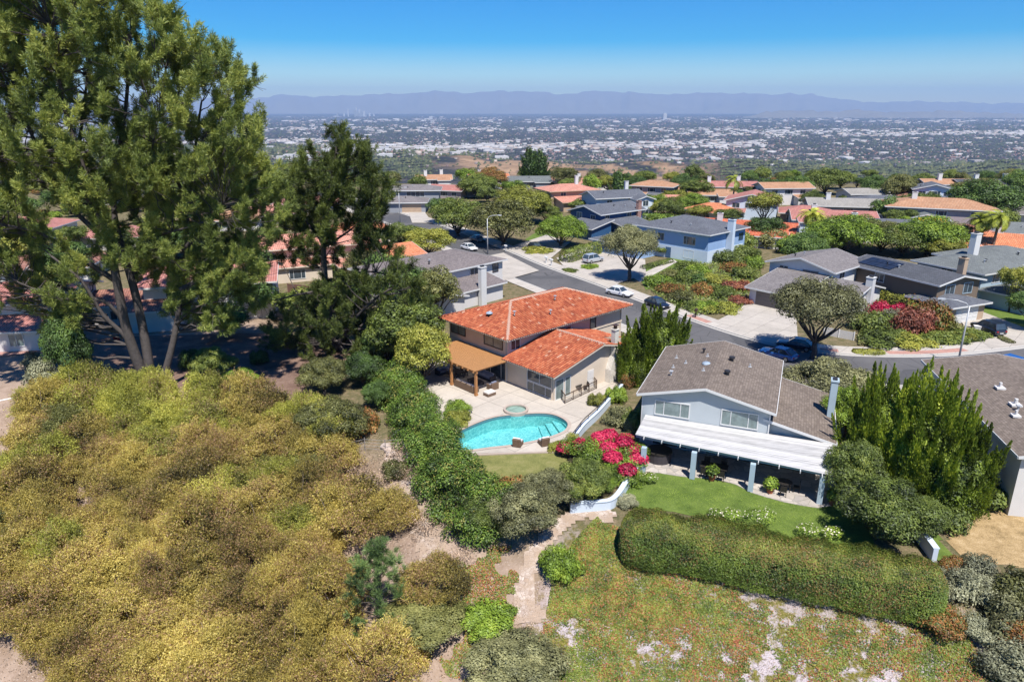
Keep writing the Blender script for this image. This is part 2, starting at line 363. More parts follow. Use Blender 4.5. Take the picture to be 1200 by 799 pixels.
def wall_poly(mb, b, kind, pitch):
    x0, x1, y0, y1, z0, h = b; e = z0+h; mx, my = (x0+x1)/2, (y0+y1)/2
    if kind == 'gx':
        zt = e + pitch*(my-y0)
        mb.add([(x0,y0,z0),(x1,y0,z0),(x1,y0,e),(x0,y0,e)], [(0,1,2,3)]); mb.add([(x1,y1,z0),(x0,y1,z0),(x0,y1,e),(x1,y1,e)], [(0,1,2,3)])
        mb.add([(x0,y1,z0),(x0,y0,z0),(x0,y0,e),(x0,my,zt),(x0,y1,e)], [(0,1,2,3,4)]); mb.add([(x1,y0,z0),(x1,y1,z0),(x1,y1,e),(x1,my,zt),(x1,y0,e)], [(0,1,2,3,4)])
    elif kind == 'gy':
        zt = e + pitch*(mx-x0)
        mb.add([(x0,y0,z0),(x1,y0,z0),(x1,y0,e),(mx,y0,zt),(x0,y0,e)], [(0,1,2,3,4)]); mb.add([(x1,y1,z0),(x0,y1,z0),(x0,y1,e),(mx,y1,zt),(x1,y1,e)], [(0,1,2,3,4)])
        mb.add([(x0,y1,z0),(x0,y0,z0),(x0,y0,e),(x0,y1,e)], [(0,1,2,3)]); mb.add([(x1,y0,z0),(x1,y1,z0),(x1,y1,e),(x1,y0,e)], [(0,1,2,3)])
    elif kind[0] == 's':
        def zz(cx, cy):
            if kind[1] == 'x': r = (cx-x0) if kind[2] == '+' else (x1-cx)
            else: r = (cy-y0) if kind[2] == '+' else (y1-cy)
            return e + pitch*r
        c = [(x0,y0),(x1,y0),(x1,y1),(x0,y1)]
        for i in range(4):
            a, d = c[i], c[(i+1) % 4]
            mb.add([(*a,z0),(*d,z0),(*d,zz(*d)),(*a,zz(*a))], [(0,1,2,3)])
    else: mb.box(x0,x1,y0,y1,z0,e)
FACES = {'f': lambda b: ((b[0], b[2]), (1,0), (0,-1)), 'b': lambda b: ((b[1], b[3]), (-1,0), (0,1)),
         'l': lambda b: ((b[0], b[3]), (0,-1), (-1,0)), 'r': lambda b: ((b[1], b[2]), (0,1), (1,0))}
def face_M(b, face, s, z):
    (ox, oy), (tx, ty), (nx, ny) = FACES[face](b)
    return Matrix(((tx, nx, 0, ox+tx*s), (ty, ny, 0, oy+ty*s), (0, 0, 1, z), (0,0,0,1)))   # x along wall, y out of the wall, z up
def window(par, b, face, s, z, w, h, frame='white', pane='glass', panes=2):
    Mx = face_M(b, face, s, z); t = .09
    fr = MB(); fr.box(-w/2-t, w/2+t, -.05, .07, -h/2-t, -h/2, 0, Mx).box(-w/2-t, w/2+t, -.05, .07, h/2, h/2+t, 0, Mx)
    fr.box(-w/2-t, -w/2, -.05, .066, -h/2, h/2, 0, Mx).box(w/2, w/2+t, -.05, .066, -h/2, h/2, 0, Mx)
    for i in range(1, panes):
        x = -w/2 + w*i/panes
        if panes == 3: x = -w/2 + w*(.25 if i == 1 else .75)
        fr.box(x-.03, x+.03, -.05, .055, -h/2, h/2, 0, Mx)
    o = empty('window'); o.parent = par
    fr.build('frame', M[frame], o)
    MB().box(-w/2, w/2, -.04, .022, -h/2, h/2, 0, Mx).build('pane', M[pane], o)
    return o
def garage_door(par, b, face, s, w, h, mat='white'):
    Mx = face_M(b, face, s, b[4]); mb = MB(); n = 4
    for i in range(n):
        z0 = i*h/n; mb.box(-w/2, w/2, -.05, .03, z0+.015, z0+h/n-.015, 0, Mx)
        for k in range(4): mb.box(-w/2+w*(k+.12)/4, -w/2+w*(k+.88)/4, .03, .055, z0+.12, z0+h/n-.12, 0, Mx)
    mb.box(-w/2, w/2, -.05, .015, 0, h, 0, Mx)
    return mb.build('garage_door', M[mat], par)
def door(par, b, face, s, w=1., h=2.1, mat='darkdoor'):
    Mx = face_M(b, face, s, b[4]); d = MB().box(-w/2, w/2, -.04, .05, .02, h, 0, Mx).box(-w/2+.12, w/2-.12, .05, .07, .2, h*.45, 0, Mx).box(-w/2+.12, w/2-.12, .05, .07, h*.52, h-.15, 0, Mx).build('door', M[mat], par)
    MB().box(w/2-.14, w/2-.08, .05, .12, .95, 1.1, 0, Mx).build('handle', M['chrome'], d); return d
def chimney(par, x, y, z0, z1, w=.8, d=.6, mat='white', lean=None):
    c = MB().box(x-w/2, x+w/2, y-d/2, y+d/2, z0, z1).box(x-w/2-.07, x+w/2+.07, y-d/2-.07, y+d/2+.07, z1, z1+.14).build('chimney', M[mat], par)
    MB().box(x-w/4, x+w/4, y-d/4, y+d/4, z1+.14, z1+.32).box(x-w/3, x+w/3, y-d/3, y+d/3, z1+.32, z1+.37).build('flue', M['vent_dark'], c)
    return c
def house(label, short, c, rot, blocks, wall='offwhite', roof='grey', trim='white', wins=(), doors=(), garages=(), chims=(), vents=0, name='house', real_tile=False, cat='house', group=None):
    """blocks: (x0,x1,y0,y1,z0,h,kind,pitch,overhang[,roof,wall]) ; wins: (block, face, s, z, w, h[,frame,pane,panes])"""
    root = empty(name, (c[0], c[1], c[2] if len(c) > 2 else 0), R(rot)); tag(root, label, cat, group)
    LAND.append((short, c[0], c[1], max(abs(v) for b in blocks for v in b[:4])))
    first = None
    for i, b in enumerate(blocks):
        bb, kind, pitch, ov = b[:6], b[6], b[7], b[8]; rf = b[9] if len(b) > 9 and b[9] else roof; wl = b[10] if len(b) > 10 and b[10] else wall
        mb = MB(); wall_poly(mb, bb, kind, pitch); mb.build('wall', M[wl], root)
        polys = roof_polys(bb, kind, pitch, ov); rb = MB(); per = slab_from_polys(rb, polys)
        ro = rb.build('roof', [SH[rf] if isinstance(rf, str) else rf, M[trim]], root)
        fa = MB()
        for a, d in per:
            a, d = Vector(a), Vector(d); n = (d-a).cross(Vector((0,0,1))).normalized()*.03; dz = Vector((0,0,.11))
            fa.beam(a+n-dz, d+n-dz, .05, .22)
        fa.build('fascia', M[trim], ro)
        if rf in ('grey','slate','dark','mauve','taupe','green') and kind[0] in 'gh' and (bb[1]-bb[0]) > 6:
            zt = max(p[2] for P in polys for p in P); r_ = random.Random(int(abs(c[0])*10)+i)
            for k in range(2):
                P = polys[0]; q = .25+.5*r_.random(); e = .35+.4*r_.random()
                p0 = Vector(P[0]).lerp(Vector(P[1]), q); p1 = Vector(P[3 if len(P) > 3 else 2]).lerp(Vector(P[2]), q); p = p0.lerp(p1, e)
                MB().tube([p, p+Vector((0,0,.4))], .09, 6).box(p.x-.16, p.x+.16, p.y-.16, p.y+.16, p.z+.38, p.z+.46).build('roof_vent', M['galv' if k else 'vent_dark'], ro)
        if first is None: first = ro
    for w in wins: window(root, blocks[w[0]][:6], *w[1:])
    for d in doors: door(root, blocks[d[0]][:6], *d[1:])
    for g in garages: garage_door(root, blocks[g[0]][:6], *g[1:])
    for ch in chims: chimney(first, *ch)
    return root
# ---------------------------------------------------------------- hero clay-tile roof, every tile modelled
def _tile_mat():
    m, nt, b = nmat('clay_barrel_tiles'); g = nt.nodes.new('ShaderNodeNewGeometry')
    col = ramp(nt, g.outputs['Random Per Island'], [(0,(.29,.062,.026)),(.3,(.36,.088,.036)),(.65,(.42,.115,.047)),(.965,(.46,.15,.07)),(1,(.50,.29,.20))])
    n1 = noise(nt, g.outputs['Position'], .7, 5); n2 = noise(nt, g.outputs['Position'], 9, 3)
    k = mth(nt, 'MULTIPLY', mth(nt, 'MULTIPLY_ADD', n1, .8, .6), mth(nt, 'MULTIPLY_ADD', n2, .7, .65))
    c = nt.nodes.new('ShaderNodeVectorMath'); c.operation = 'SCALE'; lk(nt, col, c.inputs[0]); lk(nt, k, c.inputs['Scale'])
    lk(nt, c.outputs[0], b.inputs['Base Color']); b.inputs['Roughness'].default_value = .85; return m
TILE = _tile_mat()
M['mortar'] = paint('ridge_mortar', (.50,.33,.25), .9, .25, 3, .4); M['underlay'] = paint('roof_underlay', (.10,.035,.02), .95, .2)
def inside(P, x, y):
    c = False; n = len(P); j = n-1
    for i in range(n):
        if (P[i][1] > y) != (P[j][1] > y) and x < (P[j][0]-P[i][0])*(y-P[i][1])/(P[j][1]-P[i][1])+P[i][0]: c = not c
        j = i
    return c
def barrel(mb, p, u, s, n, L, r0, r1, lift0, lift1, seg=4):
    vs = []
    for q, r, lf in ((0, r0, lift0), (1, r1, lift1)):
        for k in range(seg+1):
            a = math.pi*k/seg; vs.append(p + s*(L*q) + u*(-r*math.cos(a)) + n*(r*.8*math.sin(a)+lf))
    fs = [(k, k+1, seg+2+k, seg+1+k) for k in range(seg)] + [tuple(range(seg+1))[::-1]]
    mb.add(vs, fs)
def tile_roof(root, polys, name='roof', ridges=(), seed=1):
    rb = MB(); slab_from_polys(rb, polys, .16); ro = rb.build(name, [M['underlay'], M['stucco']], root)
    tb = MB(); rr = random.Random(seed)
    for P in polys:
        P = [Vector(p) for p in P]; n = (P[1]-P[0]).cross(P[2]-P[1]).normalized()
        if n.z < 0: n = -n
        u = Vector((0,0,1)).cross(n).normalized(); s = n.cross(u).normalized()
        o = P[0]; Q = [((p-o).dot(u), (p-o).dot(s)) for p in P]
        u0, u1 = min(q[0] for q in Q), max(q[0] for q in Q); v0, v1 = min(q[1] for q in Q), max(q[1] for q in Q)
        nc = int((u1-u0)/.34); W = (u1-u0)/nc; E = .40
        for i in range(nc):
            uc = u0+(i+.5)*W; j = 0
            while v0+j*E-.08 < v1:
                v = v0+j*E-.08; j += 1
                if inside(Q, uc, max(v+.2, v0+.02)):
                    jt = rr.uniform(-.012,.012)
                    barrel(tb, o+u*(uc+jt)+s*(v+rr.uniform(-.015,.015)), u, s, n, E+.06, .132, .115, .035, .018)
    tb.build('clay_tiles', TILE, ro, uv=False)
    if ridges:
        cb = MB()
        for a, b in ridges:
            a, b = Vector(a), Vector(b); L = (b-a).length; d = (b-a).normalized(); u = d.cross(Vector((0,0,1))).normalized(); n = u.cross(d)
            k = int(L/.42)
            for i in range(k): barrel(cb, a+d*(i*L/k)+Vector((0,0,.03)), u, d, n, L/k+.05, .15, .12, .07, .03)
            cb.beam(a+Vector((0,0,.04)), b+Vector((0,0,.04)), .36, .06)
        cb.build('ridge_caps', M['mortar'], ro)
    return ro
# ---------------------------------------------------------------- vegetation
FO = dict(
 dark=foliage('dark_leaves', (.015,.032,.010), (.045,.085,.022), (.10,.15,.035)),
 mid=foliage('green_leaves', (.026,.042,.012), (.068,.098,.022), (.14,.165,.04)),
 bright=foliage('bright_leaves', (.04,.075,.012), (.095,.155,.02), (.17,.23,.035)),
 olive=foliage('olive_leaves', (.035,.042,.016), (.078,.088,.032), (.14,.15,.06)),
 greyg=foliage('grey_green_leaves', (.045,.05,.028), (.105,.115,.062), (.19,.20,.115)),
 silver=foliage('silver_leaves', (.06,.068,.05), (.135,.15,.11), (.22,.235,.18)),
 yellow=foliage('yellow_green_leaves', (.07,.085,.015), (.135,.155,.03), (.21,.21,.045)),
 brush=foliage('brush_leaves', (.058,.050,.022), (.235,.205,.058), (.36,.325,.12), ((.40,.24,.13), .17, .25), .14, .3),
 brushg=foliage('green_brush_leaves', (.050,.060,.018), (.20,.22,.045), (.34,.34,.09), ((.36,.24,.12), .12, .3), .16, .3),
 rust=foliage('rusty_leaves', (.06,.03,.014), (.17,.085,.03), (.28,.17,.07), ((.12,.15,.03), .25, .6)),
 burg=foliage('burgundy_leaves', (.05,.018,.016), (.13,.045,.035), (.22,.11,.06)),
 pine=foliage('pine_needles', (.024,.042,.014), (.092,.128,.034), (.20,.23,.065), None, .22, .3),
 dpine=foliage('dark_pine_needles', (.020,.038,.012), (.08,.11,.027), (.18,.205,.05), None, .3, .25),
 sapling=foliage('pine_sapling_needles', (.03,.06,.025), (.09,.15,.055), (.18,.24,.09), None, .5, .3),
 juniper=foliage('juniper_sprays', (.022,.042,.009), (.10,.15,.016), (.24,.29,.035), None, .6, .25),
 hedge=foliage('hedge_leaves', (.022,.038,.008), (.055,.09,.014), (.11,.15,.026), ((.26,.15,.05), .02, .35)),
 hedgetop=foliage('hedge_top_leaves', (.045,.056,.012), (.105,.115,.022), (.17,.16,.04), ((.30,.17,.06), .12, .35)),
 poolhedge=foliage('glossy_hedge_leaves', (.022,.045,.009), (.07,.125,.020), (.17,.22,.035), ((.32,.30,.07), .06, .5)),
 cityt=foliage('distant_leaves', (.014,.02,.016), (.022,.03,.022), (.036,.042,.028), None, .004, .1),
 magenta=foliage('magenta_blossom', (.20,.005,.04), (.25,.008,.05), (.32,.03,.08)), whiteflower=foliage('white_blossom', (.45,.45,.4), (.38,.38,.36), (.42,.42,.4)),
 purpleflower=foliage('dusty_pink_blossom', (.22,.10,.16), (.36,.15,.25), (.45,.2,.32)), orangeflower=foliage('orange_blossom', (.45,.14,.02), (.55,.25,.03), (.6,.35,.05)),
 palm=foliage('palm_fronds', (.06,.09,.015), (.17,.21,.03), (.32,.32,.06)), drytwig=foliage('dry_twigs', (.10,.075,.06), (.20,.155,.13), (.34,.28,.25)),
)
def unit(n, g): 
    v = g.normal(size=(n,3)); return v/np.linalg.norm(v, axis=1)[:,None]
def leaves(C, Rr, n, size, g, up=.35, shell=.35, asp=.55, align=.6, nbias=(0,0,.25), jitter=.35):
    """n diamond leaves spread through ellipsoid clumps C (K,3) with radii Rr (K,3)"""
    C = np.asarray(C, float).reshape(-1,3); Rr = np.asarray(Rr, float)
    if Rr.ndim == 1: Rr = np.repeat(Rr[:,None], 3, 1)
    w = (Rr[:,0]*Rr[:,1]+Rr[:,0]*Rr[:,2]); w = w/w.sum(); k = g.choice(len(C), n, p=w)
    d = unit(n, g); flip = (d[:,2] < -.15) & (g.random(n) < up*1.6); d[flip,2] *= -1
    rad = 1 - shell*g.random(n)**1.6; pos = C[k] + d*Rr[k]*rad[:,None] + g.normal(size=(n,3))*size*jitter
    nn = d/np.maximum(Rr[k]/Rr[k].mean(1)[:,None], .3) + unit(n, g)*align + np.array(nbias); nn /= np.linalg.norm(nn, axis=1)[:,None]
    t = np.cross(nn, unit(n, g)); t /= np.maximum(np.linalg.norm(t, axis=1), 1e-6)[:,None]; b = np.cross(nn, t)
    s = size*(.6+.8*g.random(n))[:,None]
    V = np.stack([pos-t*s*.5, pos+b*s*asp*.5+nn*s*.06, pos+t*s*.5, pos-b*s*asp*.5+nn*s*.06], 1).reshape(-1,3)
    return V, np.arange(4*n).reshape(-1,4)
def cat_vf(parts):
    V, F, o = [], [], 0
    for v, f in parts: V.append(v); F.append(f+o); o += len(v)
    return np.concatenate(V), np.concatenate(F)
def clumps(g, K, R3, r, zmin=-.35, fill=.35):
    """sub-clumps on and in an ellipsoid of radii R3"""
    d = unit(K, g); d[:,2] = np.where(d[:,2] < zmin, -d[:,2]*.6, d[:,2]); q = 1-fill*g.random(K)**1.3
    C = d*np.array(R3)*q[:,None]*.82; rr = r*(.65+.7*g.random(K))
    return C, np.stack([rr, rr, rr*.8], 1)
def limb(mb, a, b, r0, r1, g, sag=.12, n=5):
    a, b = np.array(a, float), np.array(b, float); L = np.linalg.norm(b-a); off = g.normal(size=3)*L*sag*.6; off[2] = abs(off[2])*-.3
    pts = []
    for i in range(n+1):
        q = i/n; pts.append(a+(b-a)*q+off*math.sin(math.pi*q)+(g.normal(size=3)*L*.018 if 0 < i < n else 0))
    mb.tube([Vector(p) for p in pts], [r0+(r1-r0)*(i/n)**.8 for i in range(n+1)], 5 if r0 < .12 else 7)
def make_tree(name, seed, Hh, Rx, th, K, cr, leaf, nleaf, fol, bark='bark', Ry=None, tr=.25, zs=.5, multi=1, asp=.55, cz=None):
    """trunk with limbs running into the leaf clumps; crown centre at height th+..."""
    g = np.random.default_rng(seed); Ry = Ry or Rx; rz = (Hh-th)/2; cz = cz or th+rz
    C, rr = clumps(g, K, (Rx, Ry, rz), cr); C = C+np.array([0,0,cz])
    C, rr = np.concatenate([C, [[0,0,cz]]]), np.concatenate([rr, [[Rx*.55,Ry*.55,rz*.55]]])
    root = empty(name); V, F = leaves(C, rr, nleaf, leaf, g, asp=asp)
    link('crown', mesh_np('crown', V, F, FO[fol]), root)
    mb = MB(); fork = np.array([g.normal()*.2, g.normal()*.2, max(th*.75, .6)])
    for q in range(multi):
        base = np.array([g.normal()*.25*(multi > 1), g.normal()*.25*(multi > 1), -.25])
        f2 = fork+np.array([g.normal()*.5*(multi > 1), g.normal()*.5*(multi > 1), 0]); limb(mb, base, f2, tr/(multi**.4), tr*.75/(multi**.4), g, .05, 4)
    for i in g.choice(K, min(K, 14), replace=False): limb(mb, fork+g.normal(size=3)*.05, C[i], tr*.42, .03, g)
    mb.build('trunk', M[bark], root, smooth=True, uv=False)
    return root
def make_shrub(name, seed, R3, K, cr, leaf, nleaf, fol, stems=0, asp=.5, up=.5, align=.6, flowers=None):
    g = np.random.default_rng(seed); C, rr = clumps(g, K, R3, cr, zmin=-.1, fill=.5); C[:,2] = np.abs(C[:,2])
    C = C+np.array([0,0,R3[2]*.12]); C, rr = np.concatenate([C, [[0,0,R3[2]*.3]]]), np.concatenate([rr, [[R3[0]*.6,R3[1]*.6,R3[2]*.5]]])
    V, F = leaves(C, rr, nleaf, leaf, g, asp=asp, up=up, align=align, jitter=(.35 if align < 1 else 1.6)); V[:,2] = np.where(V[:,2] < .02, -V[:,2]*.4+.02, V[:,2])
    root = empty(name); link('foliage', mesh_np('foliage', V, F, FO[fol]), root)
    if stems:
        mb = MB()
        for i in g.choice(len(C)-1, min(stems, len(C)-1), replace=False):
            e = C[i]*np.array([1,1,1.02])+unit(1, g)[0]*rr[i]*.9; limb(mb, [g.normal()*.15, g.normal()*.15, -.3], e, .035+.012*R3[2], .008, g, .15, 5)
        mb.build('stems', M['deadwood'], root, uv=False)
    if flowers:
        fol2, nf, fs = flowers; V, F = leaves(C, rr*1.04, nf, fs, g, up=.9, shell=.06, asp=.8); link('blossom', mesh_np('blossom', V, F, FO[fol2]), root)
    return root
def make_scrub(name, seed, R3, K, cr, leaf, nleaf, fol):
    """billowing open scrub: feathery clumps carried on bare arching stems"""
    g = np.random.default_rng(seed); d = unit(K, g); d[:,2] = np.abs(d[:,2]); q = 1-.38*g.random(K)**1.2
    C = d*np.array(R3)*q[:,None]*.86*(1+.14*np.sin(d[:,0]*5+seed)[:,None]); C[:,2] += .9; rr = cr*(.55+.9*g.random(K)); rr = np.stack([rr*1.15, rr*1.15, rr*.75], 1)
    V, F = leaves(C, rr, int(nleaf*.42), leaf, g, up=.7, shell=.6, asp=.36, align=1.1, jitter=.9)
    ns = nleaf//34; k = g.choice(K, ns, p=(rr[:,0]**2)/(rr[:,0]**2).sum()); dd = unit(ns, g); dd[:,2] = np.where(dd[:,2] < -.1, -dd[:,2], dd[:,2]); B = C[k]+dd*rr[k]*.8; ax = dd*.8+d[k]*.35+np.array([0,0,.45])+g.normal(size=(ns,3))*.3; ax /= np.linalg.norm(ax, axis=1)[:,None]; Ls = g.uniform(.25,1.0,ns)*cr*1.5
    m = int(nleaf*.58)//ns; q = np.repeat(np.arange(ns), m); t = g.random(len(q)); P = B[q]+ax[q]*(Ls[q]*t)[:,None]+g.normal(size=(len(q),3))*(.055+.06*(1-t))[:,None]
    dv = ax[q]*.9+unit(len(q), g)*.8; dv /= np.linalg.norm(dv, axis=1)[:,None]; sz_ = leaf*(.6+.7*g.random(len(q)))[:,None]; bb = np.cross(dv, unit(len(q), g)); bb /= np.maximum(np.linalg.norm(bb, axis=1), 1e-6)[:,None]
    V2 = np.stack([P-dv*sz_*.5, P+bb*sz_*.17, P+dv*sz_*.5, P-bb*sz_*.17], 1).reshape(-1,3); V, F = cat_vf([(V, F), (V2, np.arange(len(V2)).reshape(-1,4))]); V[:,2] = np.maximum(V[:,2], .03)
    root = empty(name); link('foliage', mesh_np('foliage', V, F, FO[fol]), root); mb = MB()
    for i in g.choice(K, min(K, 30), replace=False): limb(mb, [g.normal()*.3, g.normal()*.3, -.3], C[i]*1.04+unit(1, g)[0]*rr[i]*.9, .065, .014, g, .14, 5)
    mb.build('stems', M['deadwood'], root, uv=False); return root
def make_spires(name, seed, R3, K, L, leaf, nleaf, fol, out=.35, thick=.34):
    g = np.random.default_rng(seed); d = unit(K, g); d[:,2] = np.abs(d[:,2]); q = g.random(K)**.45
    B = d*np.array(R3)*q[:,None]*.8; ax = d*np.array([out, out, 0])+np.array([0,0,1.])+g.normal(size=(K,3))*.12; ax /= np.linalg.norm(ax, axis=1)[:,None]
    Ls = L*(.6+.7*g.random(K)); k = g.integers(0, K, nleaf); t = g.random(nleaf)**1.15; a = unit(nleaf, g)
    rad = thick*(1-t)**.7*(.75+.5*g.random(nleaf))*(1+.3*np.sin(t*19+k)); P = B[k]+ax[k]*(t*Ls[k])[:,None]+(a-(a*ax[k]).sum(1)[:,None]*ax[k])*rad[:,None]
    dirv = ax[k]*1.0+a*.55; dirv /= np.linalg.norm(dirv, axis=1)[:,None]; s = leaf*(.6+.8*g.random(nleaf))[:,None]
    b = np.cross(dirv, unit(nleaf, g)); b /= np.maximum(np.linalg.norm(b, axis=1), 1e-6)[:,None]
    V = np.stack([P-dirv*s*.5, P+b*s*.22, P+dirv*s*.5, P-b*s*.22], 1).reshape(-1,3); F = np.arange(4*nleaf).reshape(-1,4)
    V2, F2 = leaves([[0,0,R3[2]*.3]], [[R3[0]*.78,R3[1]*.78,R3[2]*.75]], nleaf//4, leaf*1.1, g, asp=.5)
    V, F = cat_vf([(V,F),(V2,F2)]); V[:,2] = np.maximum(V[:,2], .02)
    root = empty(name); link('crown', mesh_np('crown', V, F, FO[fol]), root)
    mb = MB()
    for i in range(min(K, 9)): limb(mb, [g.normal()*.2, g.normal()*.2, -.3], B[i]+ax[i]*Ls[i]*.4, .12, .03, g)
    mb.build('trunk', M['bark'], root, uv=False); return root
def needles(tufts, dirs, rad, nper, ln, wd, g):
    """needle brushes: tufts (T,3) with growing direction dirs; nper blades each"""
    Tn = len(tufts); k = np.repeat(np.arange(Tn), nper); n = len(k); u = unit(n, g)
    a = dirs[k]*.75+u*.8; a /= np.linalg.norm(a, axis=1)[:,None]; st = tufts[k]+u*(rad*.55*g.random(n))[:,None]+dirs[k]*(rad*1.3*(g.random(n)-.5))[:,None]
    l = (ln*(.6+.7*g.random(n)))[:,None]; b = np.cross(a, unit(n, g)); b /= np.maximum(np.linalg.norm(b, axis=1), 1e-6)[:,None]; w = wd
    V = np.stack([st-b*w*.35, st+b*w*.35, st+a*l*.6+b*w*.5, st+a*l], 1).reshape(-1,3); return V, np.arange(4*n).reshape(-1,4)
def pine_crown(C, r, g, tufts_per=12, nper=36, ln=.42, wd=.07, tr=.42, flat=.62, outc=None):
    """plumes: a few leafy branchlets per clump, each a row of needle tufts growing outwards and upwards"""
    K = len(C); nb = 4; o = C-(outc if outc is not None else C.mean(0)); o /= np.maximum(np.linalg.norm(o, axis=1), 1e-6)[:,None]
    kb = np.repeat(np.arange(K), nb); bd = o[kb]*.55+unit(len(kb), g)*.62+np.array([.10,0,.45]); bd /= np.linalg.norm(bd, axis=1)[:,None]; bo = C[kb]+unit(len(kb), g)*(r[kb]*.42)[:,None]*np.array([1,1,flat])-bd*(r[kb]*.5)[:,None]
    m = max(2, tufts_per//nb); q = np.repeat(np.arange(len(kb)), m); t = np.tile((np.arange(m)+.5)/m, len(kb)); P = bo[q]+bd[q]*(r[kb][q]*1.75*t)[:,None]+g.normal(size=(len(q),3))*.11
    D = bd[q]+unit(len(q), g)*.25; D /= np.linalg.norm(D, axis=1)[:,None]
    return needles(P, D, tr, nper, ln, wd, g)
def make_palm(name, seed, Hh, L=3.1, nf=26):
    g = np.random.default_rng(seed); root = empty(name); mb = MB()
    top = Vector((g.normal()*.3, g.normal()*.3, Hh)); mb.tube([(0,0,-.3), (top.x*.3, top.y*.3, Hh*.5), top], [.26, .19, .17], 8); mb.build('trunk', M['bark_l'], root, smooth=True, uv=False)
    V, F = [], []
    for i in range(nf):
        az = g.random()*6.283; el = g.uniform(-.5, 1.25); ln = L*g.uniform(.8,1.1); p = np.array(top); dirh = np.array([math.cos(az), math.sin(az), 0]); side = np.array([-math.sin(az), math.cos(az), 0]); e = el
        for s in range(14):
            st = (dirh*math.cos(e)+np.array([0,0,math.sin(e)]))*ln/14; p = p+st; e -= .13
            w = .5*math.sin(math.pi*(s+1.5)/16)
            for sg in (-1, 1):
                for q in (0, .5):
                    a = p-st*q; tip = a+side*sg*w+st*1.6+np.array([0,0,-.22*w]); o = len(V); V += [a-st*.22, a+st*.22, tip, tip-st*.3]; F.append((o,o+1,o+2,o+3))
    link('fronds', mesh_np('fronds', np.array(V), np.array(F), FO['palm']), root); return root
# ---- library: one of each, copied below
LIB, USED = {}, set()
def lib(key, fn): LIB[key] = fn
PENDING = []
def recolor(o, mat):
    for ch in o.children_recursive:
        if ch.type == 'MESH' and ch.name.split('.')[0] in ('crown', 'foliage', 'fronds'):
            ch.material_slots[0].link = 'OBJECT'; ch.material_slots[0].material = FO[mat]
BUILT = {}
def put(key, p, s=1., rz=None, sz=None, label=None, cat='tree', group=None, fol=None, phrase=None, sink=0.):
    """place a copy of library plant `key` at point p"""
    if key not in BUILT: o = BUILT[key] = LIB[key]()
    else: o = copy_tree(BUILT[key])
    if key in BUILT and BUILT[key] is not o:      # a copy: undo whatever was set on its source
        for ch in o.children: 
            if ch.type == 'MESH' and len(ch.material_slots) and ch.material_slots[0].link == 'OBJECT': ch.material_slots[0].link = 'DATA'
        for kk in ('label','category','group'):
            if kk in o: del o[kk]
    o.location = (p[0], p[1], (p[2] if len(p) > 2 else T(p[0], p[1])) - sink); sx = s if hasattr(s, '__len__') else (s, s)
    o.scale = (sx[0], sx[1], sz or (sx[0]+sx[1])/2); o.rotation_euler = (0, 0, random.uniform(0, 6.28) if rz is None else rz)
    if fol: recolor(o, fol)
    tag(o, label, cat, group)
    if label is None: PENDING.append((o, phrase or key.replace('_', ' '), p[0], p[1]))
    return o
def autolabel():
    import collections
    cand = {}; grp = collections.defaultdict(list)
    for (o, ph, x, y) in PENDING:
        best = None
        for (sn, lx, ly, rr) in LAND:
            dx, dy = x-lx, y-ly; d = math.hypot(dx, dy)-rr*.7
            if best is None or d < best[0]: best = (d, sn, dx, dy)
        _, sn, dx, dy = best; vx, vy = x/math.hypot(x,y), y/math.hypot(x,y)
        lat, dep = dx*vy-dy*vx, dx*vx+dy*vy
        rel = ('right of' if lat > 0 else 'left of') if abs(lat) > abs(dep)*.8 else ('behind' if dep > 0 else 'in front of')
        grp[(ph, rel, sn)].append((o, x, y))
    nums = ['', 'first', 'second', 'third', 'fourth', 'fifth', 'sixth', 'seventh', 'eighth', 'ninth', 'tenth', 'eleventh', 'twelfth']
    for (ph, rel, sn), L in grp.items():
        L.sort(key=lambda t: t[1]/t[2])
        for i, (o, x, y) in enumerate(L):
            if len(L) == 1: pre = ''
            elif len(L) == 2: pre = ('left-hand ', 'right-hand ')[i]
            elif i == 0: pre = 'leftmost '
            elif i == len(L)-1: pre = 'rightmost '
            elif len(L) == 3: pre = 'middle '
            else: pre = nums[min(i+1, 12)] + ' from left '
            o['label'] = f'{pre}{ph} {rel} the {sn}' if len(L) < 4 or pre.endswith('most ') else f'{ph} {rel} the {sn}, {pre.strip()} there'
SUN = (.27/.9973, -.96/.9973); SUN_EL = R(60.5); SUNSTR = 5.0; SKYSTR = .088; SKYSAT = 2.25; EXPO = .56; HAZE = 1/26000
